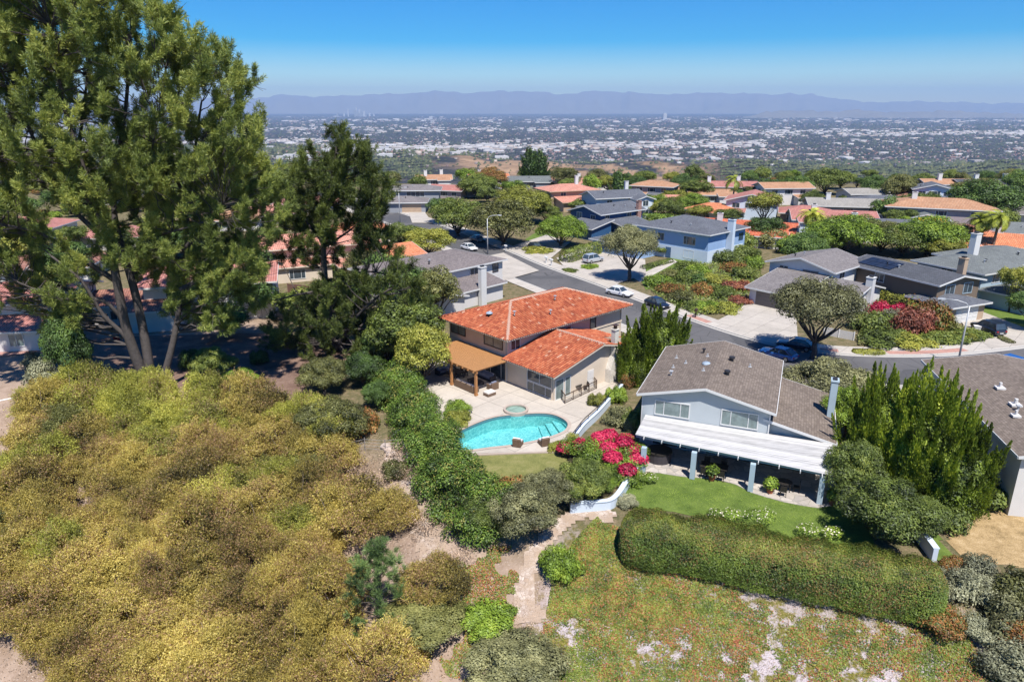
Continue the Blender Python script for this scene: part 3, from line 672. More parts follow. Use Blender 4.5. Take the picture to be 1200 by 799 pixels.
# ---------------------------------------------------------------- ground sheet
def ground_mat():
    m, nt, b = nmat('ground_soil'); p = geo_pos(nt); a = nt.nodes.new('ShaderNodeVertexColor'); a.layer_name = 'Col'
    sc = nt.nodes.new('ShaderNodeSeparateColor'); lk(nt, a.outputs[0], sc.inputs[0])
    nA = noise(nt, p, .25, 6, .65); nB = noise(nt, p, 1.1, 6, .7); nC = noise(nt, p, 6, 5, .75); nD = noise(nt, p, 22, 3, .7)
    vor = N(nt, 'ShaderNodeTexVoronoi'); vor.inputs['Scale'].default_value = 4.5; lk(nt, p, vor.inputs['Vector'])
    soil = ramp(nt, nB, [(.25,(.17,.115,.08)), (.5,(.33,.24,.175)), (.75,(.46,.36,.28))])
    soil = mixc(nt, ramp(nt, nC, [(.35,(0,0,0)),(.7,(1,1,1))]), soil, (.42,.32,.26))
    litter = ramp(nt, vor.outputs['Distance'], [(.02,(.62,.54,.48)),(.12,(.5,.42,.36)),(.3,(.24,.17,.12))])
    soil = mixc(nt, ramp(nt, nA, [(.42,(0,0,0)),(.62,(.7,.7,.7))]), soil, litter)
    plant = ramp(nt, nC, [(.3,(.045,.05,.012)), (.5,(.16,.15,.03)), (.62,(.25,.2,.06)), (.8,(.33,.19,.11))])
    lav = ramp(nt, nD, [(.3,(.22,.17,.17)), (.6,(.55,.49,.50))])
    ice = mixc(nt, ramp(nt, nB, [(.46,(0,0,0)),(.55,(1,1,1))]), plant, lav)
    c = mixc(nt, sc.outputs[0], soil, ice)                                     # R: ice-plant slope
    grd = ramp(nt, mth(nt, 'MULTIPLY_ADD', nB, .6, mth(nt, 'MULTIPLY', nC, .5)), [(.38,(.045,.06,.02)), (.52,(.11,.105,.045)), (.64,(.22,.165,.10)), (.78,(.33,.25,.17))])
    c = mixc(nt, sc.outputs[1], c, grd)                                        # G: planted garden ground
    # B: basin: wooded suburbs, paler streets and yards
    n1 = noise(nt, p, .0016, 8, .7); n2 = noise(nt, p, .012, 6, .75)
    town = ramp(nt, n2, [(.35,(.018,.022,.022)), (.52,(.036,.036,.036)), (.62,(.10,.082,.075)), (.72,(.22,.19,.17))])
    grass = ramp(nt, n2, [(.35,(.16,.105,.06)), (.55,(.32,.205,.12)), (.7,(.40,.27,.16))])
    c = mixc(nt, sc.outputs[2], c, town)
    al = mixc(nt, a.outputs['Alpha'], grass, c)                               # alpha 0: dry grass hill
    lk(nt, al, b.inputs['Base Color']); b.inputs['Roughness'].default_value = .95; b.inputs['Specular IOR Level'].default_value = .1
    bump(nt, b, mth(nt, 'ADD', nC, nD), .5, .12)
    return m
def smooth(a, b, x): t = np.clip((x-a)/(b-a), 0, 1); return t*t*(3-2*t)
ys = np.concatenate([np.arange(-40, 24, 4), np.arange(24, 90, .8), np.arange(90, 330, 4), 330*(46000/330)**np.linspace(0, 1, 180)])
ts = np.linspace(-1.15, 1.15, 300)
GX = (ys[:,None]*.95+45)*ts[None,:]; GY = np.repeat(ys[:,None], len(ts), 1); GZ = terrain(GX, GY)
nr, ncl = GX.shape; V = np.stack([GX, GY, GZ], 2).reshape(-1,3)
idx = np.arange(nr*ncl).reshape(nr, ncl); F = np.stack([idx[:-1,:-1], idx[:-1,1:], idx[1:,1:], idx[1:,:-1]], 2).reshape(-1,4)
me = mesh_np('ground', V, F, ground_mat()); me.polygons.foreach_set('use_smooth', np.ones(len(F), bool))
s_ = np.interp(GX, EX, EY)-GY; col = np.zeros((nr, ncl, 4), np.float32)
col[..., 0] = smooth(0, 4, GX+1.2*np.sin(GY*.4))*smooth(-2, 1, s_)*(1-smooth(400, 500, GY))
col[..., 1] = smooth(6, -2, s_)*(1-smooth(380, 500, GY))*np.maximum(smooth(-33, -24, GX-(GY-75)*-.2), smooth(96, 112, GY))*.9
col[..., 2] = smooth(280, 420, GY)
tt = GX/np.maximum(GY, 1.); kk = np.interp(tt, [-.6, -.25, -.1, .05, .3, .6], [.62, .66, .72, 1.0, 1.08, 1.12]); ye = 500+(GY-500)*kk
dry = smooth(1900, 2250, ye)*smooth(3150, 2950, ye)*np.clip(smooth(-.14, -.05, tt)*smooth(.33, .2, tt), 0, 1)
dry = np.maximum(dry, smooth(2500, 2620, ye)*smooth(3150, 2980, ye)*smooth(-.16, -.12, tt)*smooth(.0, -.03, tt))
col[..., 3] = 1-dry*(np.sin(GX/60)*np.sin(GY/150+GX/90) > -.45)
a = me.color_attributes.new('Col', 'FLOAT_COLOR', 'POINT'); a.data.foreach_set('color', col.ravel())
tag(link('ground', me), kind='structure')
# ---------------------------------------------------------------- flat sheets
def resample(P, step, closed=True):
    out = []; n = len(P)
    for i in range(n if closed else n-1):
        a, b = Vector(P[i]), Vector(P[(i+1) % n]); k = max(1, int((b-a).length/step))
        out += [a.lerp(b, q/k) for q in range(k)]
    if not closed: out.append(Vector(P[-1]))
    return out
def catmull(P, k=6, closed=False):
    P = [Vector(p) for p in P]; n = len(P); out = []
    for i in range(n if closed else n-1):
        p0, p1, p2, p3 = (P[(i-1) % n], P[i], P[(i+1) % n], P[(i+2) % n]) if closed else (P[max(i-1,0)], P[i], P[i+1], P[min(i+2,n-1)])
        for q in range(k):
            t = q/k; out.append(.5*((2*p1)+(p2-p0)*t+(2*p0-5*p1+4*p2-p3)*t*t+(3*p1-p0-3*p2+p3)*t*t*t))
    if not closed: out.append(P[-1])
    return out
def sheet(name, pts, z, mat, kind='structure', drape=False, thick=0., parent=None):
    P = [Vector((p[0], p[1], 0)) for p in pts]
    area = sum(P[i].x*P[(i+1)%len(P)].y-P[(i+1)%len(P)].x*P[i].y for i in range(len(P)))
    if area < 0: P = P[::-1]
    if not drape:
        mb = MB()
        if thick: mb.slab([(p.x,p.y) for p in P], z-thick, z)
        else: mb.add([(p.x,p.y,z) for p in P], [tuple(range(len(P)))])
        o = mb.build(name, mat, parent)
    else:
        x0, x1 = min(p.x for p in P), max(p.x for p in P); y0, y1 = min(p.y for p in P), max(p.y for p in P); st = .35; mb = MB(); Q = [(p.x,p.y) for p in P]
        nx, ny = int((x1-x0)/st)+2, int((y1-y0)/st)+2; xs = x0+np.arange(nx)*st; yy = y0+np.arange(ny)*st; G = np.meshgrid(xs, yy); Z = terrain(G[0], G[1])+z; used = {}
        for j in range(ny-1):
            for i in range(nx-1):
                if inside(Q, xs[i]+st/2, yy[j]+st/2):
                    f = []
                    for a, b in ((i,j),(i+1,j),(i+1,j+1),(i,j+1)):
                        if (a,b) not in used: used[a,b] = len(mb.v); mb.v.append((xs[a], yy[b], Z[b,a]))
                        f.append(used[a,b])
                    mb.f.append(tuple(f)); mb.m.append(0)
        o = mb.build(name, mat, parent)
    if kind: tag(o, kind=kind)
    return o
def pxs(L, z=0.): return [at(x, y, z) for x, y in L]
def strip(name, line, o0, o1, z, mat, thick=0., kind='structure'):
    """ribbon beside a polyline between offsets o0 and o1 (positive = left of the travel direction)"""
    L = [Vector((p.x, p.y, 0)) for p in line]; A, B = [], []
    for i, p in enumerate(L):
        d = (L[min(i+1,len(L)-1)]-L[max(i-1,0)]).normalized(); n = Vector((-d.y, d.x, 0)); A.append(p+n*o0); B.append(p+n*o1)
    mb = MB()
    for i in range(len(L)-1):
        q = [A[i], A[i+1], B[i+1], B[i]]
        mb.add([(v.x,v.y,z) for v in q], [(0,1,2,3)] if o1 > o0 else [(3,2,1,0)])
        if thick:
            mb.add([(A[i].x,A[i].y,z-thick),(A[i+1].x,A[i+1].y,z-thick),(A[i+1].x,A[i+1].y,z),(A[i].x,A[i].y,z)], [(0,1,2,3)])
            mb.add([(B[i].x,B[i].y,z-thick),(B[i+1].x,B[i+1].y,z-thick),(B[i+1].x,B[i+1].y,z),(B[i].x,B[i].y,z)], [(3,2,1,0)])
    return tag(mb.build(name, mat), kind=kind)
def asphalt():
    m, nt, b = nmat('street_asphalt'); p = geo_pos(nt); n1 = noise(nt, p, .12, 5, .6, .6); n2 = noise(nt, p, 8, 4)
    v = N(nt, 'ShaderNodeTexVoronoi'); v.feature = 'DISTANCE_TO_EDGE'; v.inputs['Scale'].default_value = .28; lk(nt, p, v.inputs['Vector'])
    c = ramp(nt, n1, [(.3,(.075,.073,.075)), (.7,(.125,.12,.12))]); c = mixc(nt, ramp(nt, v.outputs['Distance'], [(.0,(.8,.8,.8)),(.014,(0,0,0))]), c, (.035,.035,.035)); pv = N(nt, 'ShaderNodeTexVoronoi'); pv.distance = 'CHEBYCHEV'; pv.inputs['Scale'].default_value = .11; lk(nt, p, pv.inputs['Vector']); ps = nt.nodes.new('ShaderNodeSeparateColor'); lk(nt, pv.outputs['Color'], ps.inputs[0]); c = mixc(nt, ramp(nt, ps.outputs[0], [(.70,(0,0,0)),(.72,(.6,.6,.6))]), c, (.06,.06,.063))
    k = mth(nt, 'MULTIPLY_ADD', n2, .4, .8); q = nt.nodes.new('ShaderNodeVectorMath'); q.operation = 'SCALE'; lk(nt, c, q.inputs[0]); lk(nt, k, q.inputs['Scale']); lk(nt, q.outputs[0], b.inputs['Base Color'])
    b.inputs['Roughness'].default_value = .9; bump(nt, b, n2, .2, .02); return m
M['asphalt'] = asphalt()
KERB = catmull(pxs([(380,222),(440,240),(490,256),(530,268),(560,280),(597,294),(640,312),(700,333),(745,350),(790,367),(850,388),(900,402),(950,411),(1010,416),(1100,416),(1200,406),(1330,388),(1500,350)]), 5)
strip('road', KERB, -10.2, -.18, .012, M['asphalt']); strip('kerb', KERB, -.18, .06, .13, M['curb'], .13)
strip('kerb', KERB, -10.5, -10.2, .13, M['curb'], .13); strip('pavement', KERB, .06, 2.9, .125, M['walk']); strip('pavement', KERB, -12.6, -10.5, .125, M['walk'])
strip('gutter', KERB, -.6, -.18, .017, M['curb'])
def lawn_mat(name, c0, c1, c2, s=.7):
    m, nt, b = nmat(name); p = geo_pos(nt); n1 = noise(nt, p, s, 5, .65); n2 = noise(nt, p, 14, 4, .7)
    f = mth(nt, 'MULTIPLY_ADD', n1, .8, mth(nt, 'MULTIPLY_ADD', n2, .7, -.28)); c = ramp(nt, f, [(.25,c0),(.5,c1),(.75,c2)]); lk(nt, c, b.inputs['Base Color'])
    b.inputs['Roughness'].default_value = .9; b.inputs['Specular IOR Level'].default_value = .15; bump(nt, b, n2, .8, .06); return m
M['lawn'] = lawn_mat('mown_lawn', (.06,.10,.018), (.12,.175,.035), (.18,.23,.055)); M['drylawn'] = lawn_mat('thin_lawn', (.10,.115,.035), (.20,.20,.065), (.32,.27,.14))
M['drygrass'] = lawn_mat('dry_grass', (.17,.12,.055), (.40,.28,.14), (.56,.43,.26), .9); M['mulch'] = lawn_mat('bark_mulch', (.10,.06,.045), (.20,.13,.10), (.31,.23,.18), .4)
def flag():
    m, nt, b = nmat('flagstone'); p = geo_pos(nt); v = N(nt, 'ShaderNodeTexVoronoi'); v.feature = 'DISTANCE_TO_EDGE'; v.inputs['Scale'].default_value = 1.25; lk(nt, p, v.inputs['Vector'])
    v2 = N(nt, 'ShaderNodeTexVoronoi'); v2.inputs['Scale'].default_value = 1.25; lk(nt, p, v2.inputs['Vector']); s = nt.nodes.new('ShaderNodeSeparateColor'); lk(nt, v2.outputs['Color'], s.inputs[0])
    c = ramp(nt, s.outputs[0], [(0,(.33,.30,.28)),(.5,(.42,.37,.32)),(1,(.48,.44,.40))]); c = mixc(nt, ramp(nt, v.outputs['Distance'], [(.02,(.7,.7,.7)),(.05,(0,0,0))]), c, (.25,.23,.20))
    n = noise(nt, p, 4, 4); k = mth(nt, 'MULTIPLY_ADD', n, .5, .75); q = nt.nodes.new('ShaderNodeVectorMath'); q.operation = 'SCALE'; lk(nt, c, q.inputs[0]); lk(nt, k, q.inputs['Scale']); lk(nt, q.outputs[0], b.inputs['Base Color'])
    b.inputs['Roughness'].default_value = .8; bump(nt, b, ramp(nt, v.outputs['Distance'], [(.0,(0,0,0)),(.07,(1,1,1))]), .4, .02); return m
M['flag'] = flag()
def rubble():
    m, nt, b = nmat('rubble_path'); p = geo_pos(nt); v = N(nt, 'ShaderNodeTexVoronoi'); v.inputs['Scale'].default_value = 3.2; lk(nt, p, v.inputs['Vector']); s = nt.nodes.new('ShaderNodeSeparateColor'); lk(nt, v.outputs['Color'], s.inputs[0])
    v3 = N(nt, 'ShaderNodeTexVoronoi'); v3.feature = 'DISTANCE_TO_EDGE'; v3.inputs['Scale'].default_value = 3.2; lk(nt, p, v3.inputs['Vector'])
    c = ramp(nt, s.outputs[0], [(0,(.32,.24,.19)),(.4,(.47,.39,.33)),(.7,(.54,.46,.40)),(1,(.34,.24,.17))]); n = noise(nt, p, 12, 4); n0 = noise(nt, p, .8, 4)
    c = mixc(nt, ramp(nt, v3.outputs['Distance'], [(0,(1,1,1)),(.07,(0,0,0))]), c, (.22,.16,.12)); c = mixc(nt, ramp(nt, n0, [(.38,(0,0,0)),(.55,(1,1,1))]), c, (.36,.27,.2))
    k = mth(nt, 'MULTIPLY_ADD', n, .7, .65); q = nt.nodes.new('ShaderNodeVectorMath'); q.operation = 'SCALE'; lk(nt, c, q.inputs[0]); lk(nt, k, q.inputs['Scale']); lk(nt, q.outputs[0], b.inputs['Base Color'])
    b.inputs['Roughness'].default_value = .95; bump(nt, b, n, .7, .06); return m
M['rubble'] = rubble()
# driveways, gardens on the flat
D = [('driveway', [(652,303),(700,286),(756,305),(757,322),(712,337),(668,321)], 'drive'), ('driveway', [(838,378),(860,366),(885,348),(932,352),(935,404),(900,397)], 'drive'),
     ('driveway', [(1118,362),(1150,366),(1240,400),(1160,409),(1130,384)], 'drive'), ('driveway', [(515,312),(590,297),(632,318),(560,338),(520,333)], 'drive'),
     ('driveway', [(598,290),(640,276),(668,285),(640,308)], 'drive'), ('driveway', [(483,262),(478,247),(494,244),(507,262)], 'drive'),
     ('lawn', [(745,318),(795,299),(830,308),(800,330),(757,340)], 'lawn'), ('lawn', [(615,281),(632,270),(655,277),(636,289)], 'lawn'), ('lawn', [(1130,352),(1200,350),(1240,375),(1240,398),(1190,388),(1150,366)], 'lawn'),
     ('garden_path', [(742,326),(788,304),(794,307),(750,331)], 'walk'),
     ('patio', [(-40,420),(-40,402),(55,400),(62,412),(0,418)], 'brickstrip')]
for i, (nm, L, mt) in enumerate(D): sheet(nm, pxs(L), .02+.005*i+(.12 if mt == 'drive' else 0.), M[mt])
def sub(line, a, b): return [p for p in line if a <= (600+FPX*p.x/(p.y*CP+(H)*SP)) <= b]
for a, b in ((793,826),(955,990),(1034,1150)):
    strip('brick_strip', sub(KERB, a, b), .3, 1.5, .131, M['brickstrip'])
# pool garden
DECK = catmull(pxs([(452,432),(500,418),(535,400),(600,395),(680,398),(712,412),(722,440),(724,457),(700,480),(684,500),(668,519),(645,529),(590,531),(545,533),(525,536),(500,524),(470,500)]), 3, True)
# pool: basin below the deck
POOL = catmull(pxs([(528,516),(540,506),(560,496.5),(578,490.5),(594,488),(612,486.5),(632,485.5),(648,487),(660,492),(665.5,498),(662,505),(652,510),(638,514.5),(618,519),(598,522.5),(575,525),(552,528),(534,527)]), 4, True)
SPAc = at(604.5, 482.0); SPA = [(SPAc.x+1.15*math.cos(a)*.98, SPAc.y+1.15*math.sin(a)) for a in np.linspace(0, 2*math.pi, 33)[:-1]]
print('spa', SPAc, 'deck corner', at(545,533))
def ring_fill(outer, hole, z):
    import bmesh
    bm = bmesh.new()
    def loop(P): vs = [bm.verts.new((p[0],p[1],z)) for p in P]; return [bm.edges.new((vs[i], vs[(i+1)%len(vs)])) for i in range(len(vs))]
    es = []
    for L in [outer]+hole: es += loop(L)
    bmesh.ops.triangle_fill(bm, use_beauty=True, edges=es)
    for f in bm.faces:
        f.normal_update()
        if f.normal.z < 0: f.normal_flip()
    me = bpy.data.meshes.new('pool_deck'); bm.to_mesh(me); bm.free(); return me
def offset(P, d):
    c = sum((Vector((p[0],p[1],0)) for p in P), Vector())/len(P); out = []
    for i in range(len(P)):
        a, b = Vector((P[i-1][0],P[i-1][1],0)), Vector((P[(i+1)%len(P)][0],P[(i+1)%len(P)][1],0)); t = (b-a).normalized(); n = Vector((t.y,-t.x,0)); p = Vector((P[i][0],P[i][1],0))
        if (p-c).dot(n) < 0: n = -n
        out.append(p+n*d)
    return out
if sum(POOL[i].x*POOL[(i+1)%len(POOL)].y-POOL[(i+1)%len(POOL)].x*POOL[i].y for i in range(len(POOL))) < 0: POOL = POOL[::-1]
POOLo = offset(POOL, .32)
me = ring_fill([(p.x,p.y) for p in DECK], [[(p.x,p.y) for p in POOLo]], .10); me.materials.append(M['conc']); auto_uv(me); tag(link('pool_deck', me), kind='structure')
def pool_water():
    m, nt, b = nmat('pool_water'); nt.nodes.remove(b); out = nt.nodes['Material Output']; p = geo_pos(nt); n = noise(nt, p, 2.2, 4, .6, .8)
    t = nt.nodes.new('ShaderNodeBsdfTransparent'); t.inputs[0].default_value = (.72,.93,.95,1); g = nt.nodes.new('ShaderNodeBsdfGlossy'); g.inputs['Roughness'].default_value = .04
    bp = nt.nodes.new('ShaderNodeBump'); bp.inputs['Strength'].default_value = .3; bp.inputs['Distance'].default_value = .05; lk(nt, n, bp.inputs['Height']); lk(nt, bp.outputs[0], g.inputs['Normal'])
    f = nt.nodes.new('ShaderNodeFresnel'); f.inputs['IOR'].default_value = 1.33; lk(nt, bp.outputs[0], f.inputs['Normal'])
    x = nt.nodes.new('ShaderNodeMixShader'); lk(nt, f.outputs[0], x.inputs[0]); lk(nt, t.outputs[0], x.inputs[1]); lk(nt, g.outputs[0], x.inputs[2]); lk(nt, x.outputs[0], out.inputs[0]); return m
def plaster():
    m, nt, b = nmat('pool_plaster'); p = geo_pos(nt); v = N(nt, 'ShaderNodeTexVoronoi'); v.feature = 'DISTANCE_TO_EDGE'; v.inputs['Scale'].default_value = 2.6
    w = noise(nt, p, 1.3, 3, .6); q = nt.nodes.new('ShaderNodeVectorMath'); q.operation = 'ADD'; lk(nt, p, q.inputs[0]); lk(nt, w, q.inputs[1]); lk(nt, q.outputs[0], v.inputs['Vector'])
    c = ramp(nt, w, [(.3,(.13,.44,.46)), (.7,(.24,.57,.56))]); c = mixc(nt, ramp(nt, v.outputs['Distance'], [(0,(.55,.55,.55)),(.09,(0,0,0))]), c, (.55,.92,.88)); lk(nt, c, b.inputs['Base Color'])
    b.inputs['Roughness'].default_value = .8; return m
M['water'] = pool_water(); M['plaster'] = plaster(); M['pooltile'] = paint('waterline_tile', (.10,.22,.26), .3, .3, 5); M['coping'] = paint('pool_coping', (.40,.33,.28), .85, .15, 2)
pool = empty('swimming_pool', (0,0,0)); tag(pool, 'turquoise kidney-shaped swimming pool with steps in the pale deck behind the orange-roofed house', 'swimming pool')
w = MB(); n = len(POOL)
for i in range(n):
    a, b = POOL[i], POOL[(i+1)%n]; w.add([(a.x,a.y,-1.3),(b.x,b.y,-1.3),(b.x,b.y,.06),(a.x,a.y,.06)], [(0,1,2,3)])
w.add([(p.x,p.y,-1.3) for p in POOL], [tuple(range(n))]); w.build('basin', M['plaster'], pool)
w = MB()
for i in range(n):
    a, b = POOL[i], POOL[(i+1)%n]; w.add([(a.x,a.y,-.18),(b.x,b.y,-.18),(b.x,b.y,.05),(a.x,a.y,.05)], [(0,1,2,3)])
mt = w.build('waterline_tiles', M['pooltile'], pool); mt.location.z = .003; 
cc = sum(POOL, Vector())/n
mt.scale = (.997,.997,1); mt.location = (cc.x*.003, cc.y*.003, 0)
me = ring_fill([(p.x,p.y) for p in offset(POOL, .33)], [[(p.x,p.y) for p in offset(POOL, -.02)]], .13); me.materials.append(M['coping']); auto_uv(me); link('coping', me, pool)
MB().add([(p.x,p.y,-.08) for p in offset(POOL, .01)], [tuple(range(n))]).build('water', M['water'], pool)
# entry steps at the right-hand end
a0, a1 = at(640,494), at(665,509)
for k in range(4):
    q0 = at(655-8.0*k, 487.5), at(672-10*k, 505.5+2.6*k)
    d = (q0[1]-q0[0]).normalized(); nrm = Vector((d.y,-d.x,0)); nrm = nrm if nrm.x > 0 else -nrm
    MB().add([(v.x,v.y,-.25-.27*k-.02) for v in (q0[0], q0[1], q0[1]+nrm*1.1, q0[0]+nrm*1.1)]+[(v.x,v.y,-1.29) for v in (q0[0], q0[1], q0[1]+nrm*1.1, q0[0]+nrm*1.1)], [(0,1,2,3),(0,4,5,1),(1,5,6,2),(2,6,7,3),(3,7,4,0)]).build('step', M['plaster'], pool)
spa = empty('spa', (SPAc.x, SPAc.y, 0)); tag(spa, 'small round raised spa with turquoise water at the back edge of the pool', 'spa')
nn_ = 32; ci = lambda r, z: [(r*math.cos(2*math.pi*i/nn_), r*math.sin(2*math.pi*i/nn_), z) for i in range(nn_)]
MB().loft([ci(1.26,.0), ci(1.26,.30), ci(1.22,.34), ci(1.04,.34), ci(1.02,.30), ci(1.0,-.15), ci(.66,-.16), ci(.64,-.6)], cap=False).build('rim', [M['coping']], spa)
MB().add(ci(.65,-.6), [tuple(range(nn_))]).add(ci(.66,-.14), [tuple(range(nn_))], 0, Matrix.Translation((0,0,-.46))).build('seat', M['plaster'], spa)
MB().loft([ci(1.24,-1.29), ci(1.24,.0)], cap=False).build('shell', M['plaster'], spa)
MB().add(ci(1.022,.22), [tuple(range(nn_))]).build('water', M['water'], spa)
sheet('lawn', catmull(pxs([(540,535),(600,530.5),(655,529),(665,540),(650,575),(625,590),(590,590),(555,570)]), 3, True), .035, M['drylawn'])
MB().beam(at(541,534.5), at(600,532), .22, .3).beam(at(600,532), at(664,530), .22, .3).build('deck_edge', M['coping'])
tag(bpy.data.objects['deck_edge'], kind='structure')
# grey house garden
sheet('lawn', catmull(pxs([(728,592),(738,570),(752,556),(800,556),(900,575),(985,588),(1010,610),(1022,648),(940,640),(860,618),(790,600)]), 3, True), .03, M['lawn'])
sheet('patio', pxs([(747,552),(757,520),(975,560),(995,590),(975,593),(958,595.5),(938,592.5),(918,588.5),(898,583),(880,577.5),(862,568),(843,562.5),(824,560.5),(806,559.5),(790,557.5),(772,554.5),(760,553)]), .07, M['flag'], thick=.06)
sheet('dry_grass', catmull(pxs([(1108,590),(1150,590),(1240,610),(1290,680),(1180,662),(1125,650),(1105,615)], 0), 3, True), .03, M['drygrass'], drape=True)
sheet('grass_bank', catmull([atT(x,y) for x,y in [(1080,610),(1090,618),(1118,655),(1105,660),(1085,640)]], 3, True), .05, M['lawn'], drape=True)
sheet('path', catmull([atT(x,y) for x,y in [(690,594),(720,600),(712,614),(688,608),(660,622),(640,645),(628,678),(626,700),(640,724),(606,730),(604,700),(610,665),(622,640),(645,615),(665,600)]], 4, True), .06, M['rubble'], drape=True)
sheet('path', catmull([atT(x,y) for x,y in [(455,520),(478,524),(488,560),(505,590),(530,640),(528,668),(496,672),(486,630),(462,590),(452,555)]], 4, True), .05, M['rubble'], drape=True)
sheet('mulch_bed', catmull([atT(x,y) for x,y in [(290,440),(330,430),(352,440),(362,480),(345,492),(300,478),(270,468)]], 4, True), .05, M['mulch'], drape=True)
sheet('mulch_bed', catmull(pxs([(100,400),(240,392),(330,392),(420,410),(400,432),(330,440),(250,447),(190,462),(120,470),(90,440)]), 4, True), .03, M['mulch'])
# far hills and mountains
def far_range(name, Yb, Yt, prof, base_px, mat, ncol=260, nrow=16, seed=3):
    g = np.random.default_rng(seed); xs = np.linspace(-80, 1320, ncol); V = np.zeros((nrow+4, ncol, 3)); ph = g.random(12)*6.28
    for j in range(nrow+4):
        q = min(j/(nrow-1), 1.)
        Y = Yb+(Yt-Yb)*(j/(nrow-1))
        for i, x in enumerate(xs):
            yt = np.interp(x, [p[0] for p in prof], [p[1] for p in prof])+.55*math.sin(x/4.1)+.5*math.sin(x/9.7+2)+.35*math.sin(x/2.3+x/31)
            top = atY(x, yt, Yt); w = sum(math.sin(x/(3.+k*5)+ph[k]+q*3*math.sin(k)) for k in range(6))
            r = q**1.0*(1+.17*w*(1-q)*2)
            if j >= nrow: r = 1-.25*(j-nrow+1)
            X = top.x*Y/Yt; V[j, i] = (X, Y, -280+(top.z+280+(w*13 if j == nrow-1 else 0))*r)
    idx = np.arange((nrow+4)*ncol).reshape(nrow+4, ncol); F = np.stack([idx[:-1,:-1], idx[:-1,1:], idx[1:,1:], idx[1:,:-1]], 2).reshape(-1,4)
    me = mesh_np(name, V.reshape(-1,3), F, mat); me.polygons.foreach_set('use_smooth', np.ones(len(F), bool)); return tag(link(name, me), kind='structure')
M['mount'] = paint('mountain_chaparral', (.17,.15,.12), .95, .3, .0008, 0)
far_range('mountains', 36000, 43000, [(-80,116),(0,115),(300,114.5),(330,111.5),(355,112),(380,114),(412,112.5),(450,109.5),(480,109.5),(512,107.2),(545,109),(607,106.2),(655,111),(700,106),(740,109),(765,111),(800,110),(850,108.5),(900,111),(928,109.5),(940,113),(952,110),(970,115),(1000,118),(1050,119.5),(1200,121),(1320,121)], 136, M['mount'])
far_range('foothills', 21500, 24000, [(-80,150),(850,150),(870,138),(900,131),(960,130.5),(1030,129.5),(1060,131.5),(1130,131),(1200,133),(1320,134)], 136, M['mount'], seed=5)
# ---------------------------------------------------------------- the ground is cut away under the pool
def lower_under_pool():
    me = bpy.data.objects['ground'].data; co = np.empty(len(me.vertices)*3, np.float32); me.vertices.foreach_get('co', co); co = co.reshape(-1,3)
    Q = [(p.x,p.y) for p in offset(POOL, 1.0)]
    for i in np.where((np.abs(co[:,0]) < 14) & (co[:,1] > 48) & (co[:,1] < 80))[0]:
        if inside(Q, co[i,0], co[i,1]) or (co[i,0]-SPAc.x)**2+(co[i,1]-SPAc.y)**2 < 1.2**2: co[i,2] = -2.2
    me.vertices.foreach_set('co', co.ravel()); me.update()
lower_under_pool()
# ---------------------------------------------------------------- orange clay-tile house
F0 = Vector((-.5, 72.0, 0)); RH = 42.7
hero = empty('house', F0, R(RH)); tag(hero, 'two-storey beige stucco house with orange clay tile roof beside the pool', 'house'); LAND.append(('orange clay-tile house by the pool', 6, 80, 12))
HM = Matrix.Translation(F0) @ Matrix.Rotation(R(RH), 4, 'Z'); HI = HM.inverted()
def hl(px, py, z=0.): p = HI @ at(px, py, z); return p
B1 = (.9, 20.4, .9, 11.2, 0, 5.45)
w = MB(); wall_poly(w, B1, 'hip', .3); w.build('wall', M['stucco'], hero)
P1 = roof_polys(B1, 'hip', .335, .95)
rr1 = tile_roof(hero, P1, ridges=[(P1[0][3], P1[0][2]), (P1[0][0], P1[0][3]), (P1[0][1], P1[0][2])])
zr = lambda x: 3.0+.235*min(x, 15.4-x)
w = MB()
w.add([(.9,-6.2,0),(.9,1,0),(.9,1,2.95),(.9,-6.2,2.95)], [(0,3,2,1)])
w.add([(.9,-6.2,0),(10.9,-6.2,0),(10.9,-6.2,zr(10.9)-.15),(7.7,-6.2,zr(7.7)-.15),(.9,-6.2,3.0)], [(0,1,2,3,4)])
w.add([(10.9,-6.2,0),(10.9,-2.6,0),(10.9,-2.6,3.9),(10.9,-6.2,3.9)], [(0,1,2,3)]); w.add([(10.9,-2.6,0),(14.6,-2.6,0),(14.6,-2.6,zr(14.6)-.15),(10.9,-2.6,zr(10.9)-.15)], [(0,1,2,3)]); w.add([(14.6,-2.6,0),(14.6,1,0),(14.6,1,3),(14.6,-2.6,3)], [(0,1,2,3)])
w.build('wall', M['stucco'], hero)
q = lambda x, y: (x, y, zr(x)+.08)
P2 = [[q(0,.9), q(0,-7), q(7.7,-7), q(7.7,.9)], [q(11.3,-7), q(11.3,-3.2), q(15.3,-3.2), q(15.3,.9), q(7.7,.9), q(7.7,-7)]]
tile_roof(hero, P2, ridges=[(q(7.7,-7), q(7.7,.9))], seed=4)
for a, b in ((B1,'x'),): pass
W_ = lambda *a, **k: window(hero, *a, **k)
W_(B1, 'l', 1.7, 4.25, 2.5, 1.0, 'bronze', 'curtain', 2); W_(B1, 'l', 7.9, 4.25, 3.0, 1.1, 'bronze', 'curtain', 2)
W_(B1, 'f', 1.1, 4.3, 1.3, 1.1, 'lightgrey', 'glass', 2); W_(B1, 'f', 9.6, 4.2, .8, .8, 'white', 'glass', 1); W_(B1, 'f', 14.0, 4.1, .9, 1.5, 'bronze', 'glass', 1)
W_(B1, 'l', 8.3, 1.3, 3.6, 2.2, 'white', 'glass', 3); W_(B1, 'l', 3.2, 1.4, 2.4, 1.6, 'white', 'glass', 2)
B2 = (.9, 10.9, -6.2, 1, 0, 2.9)
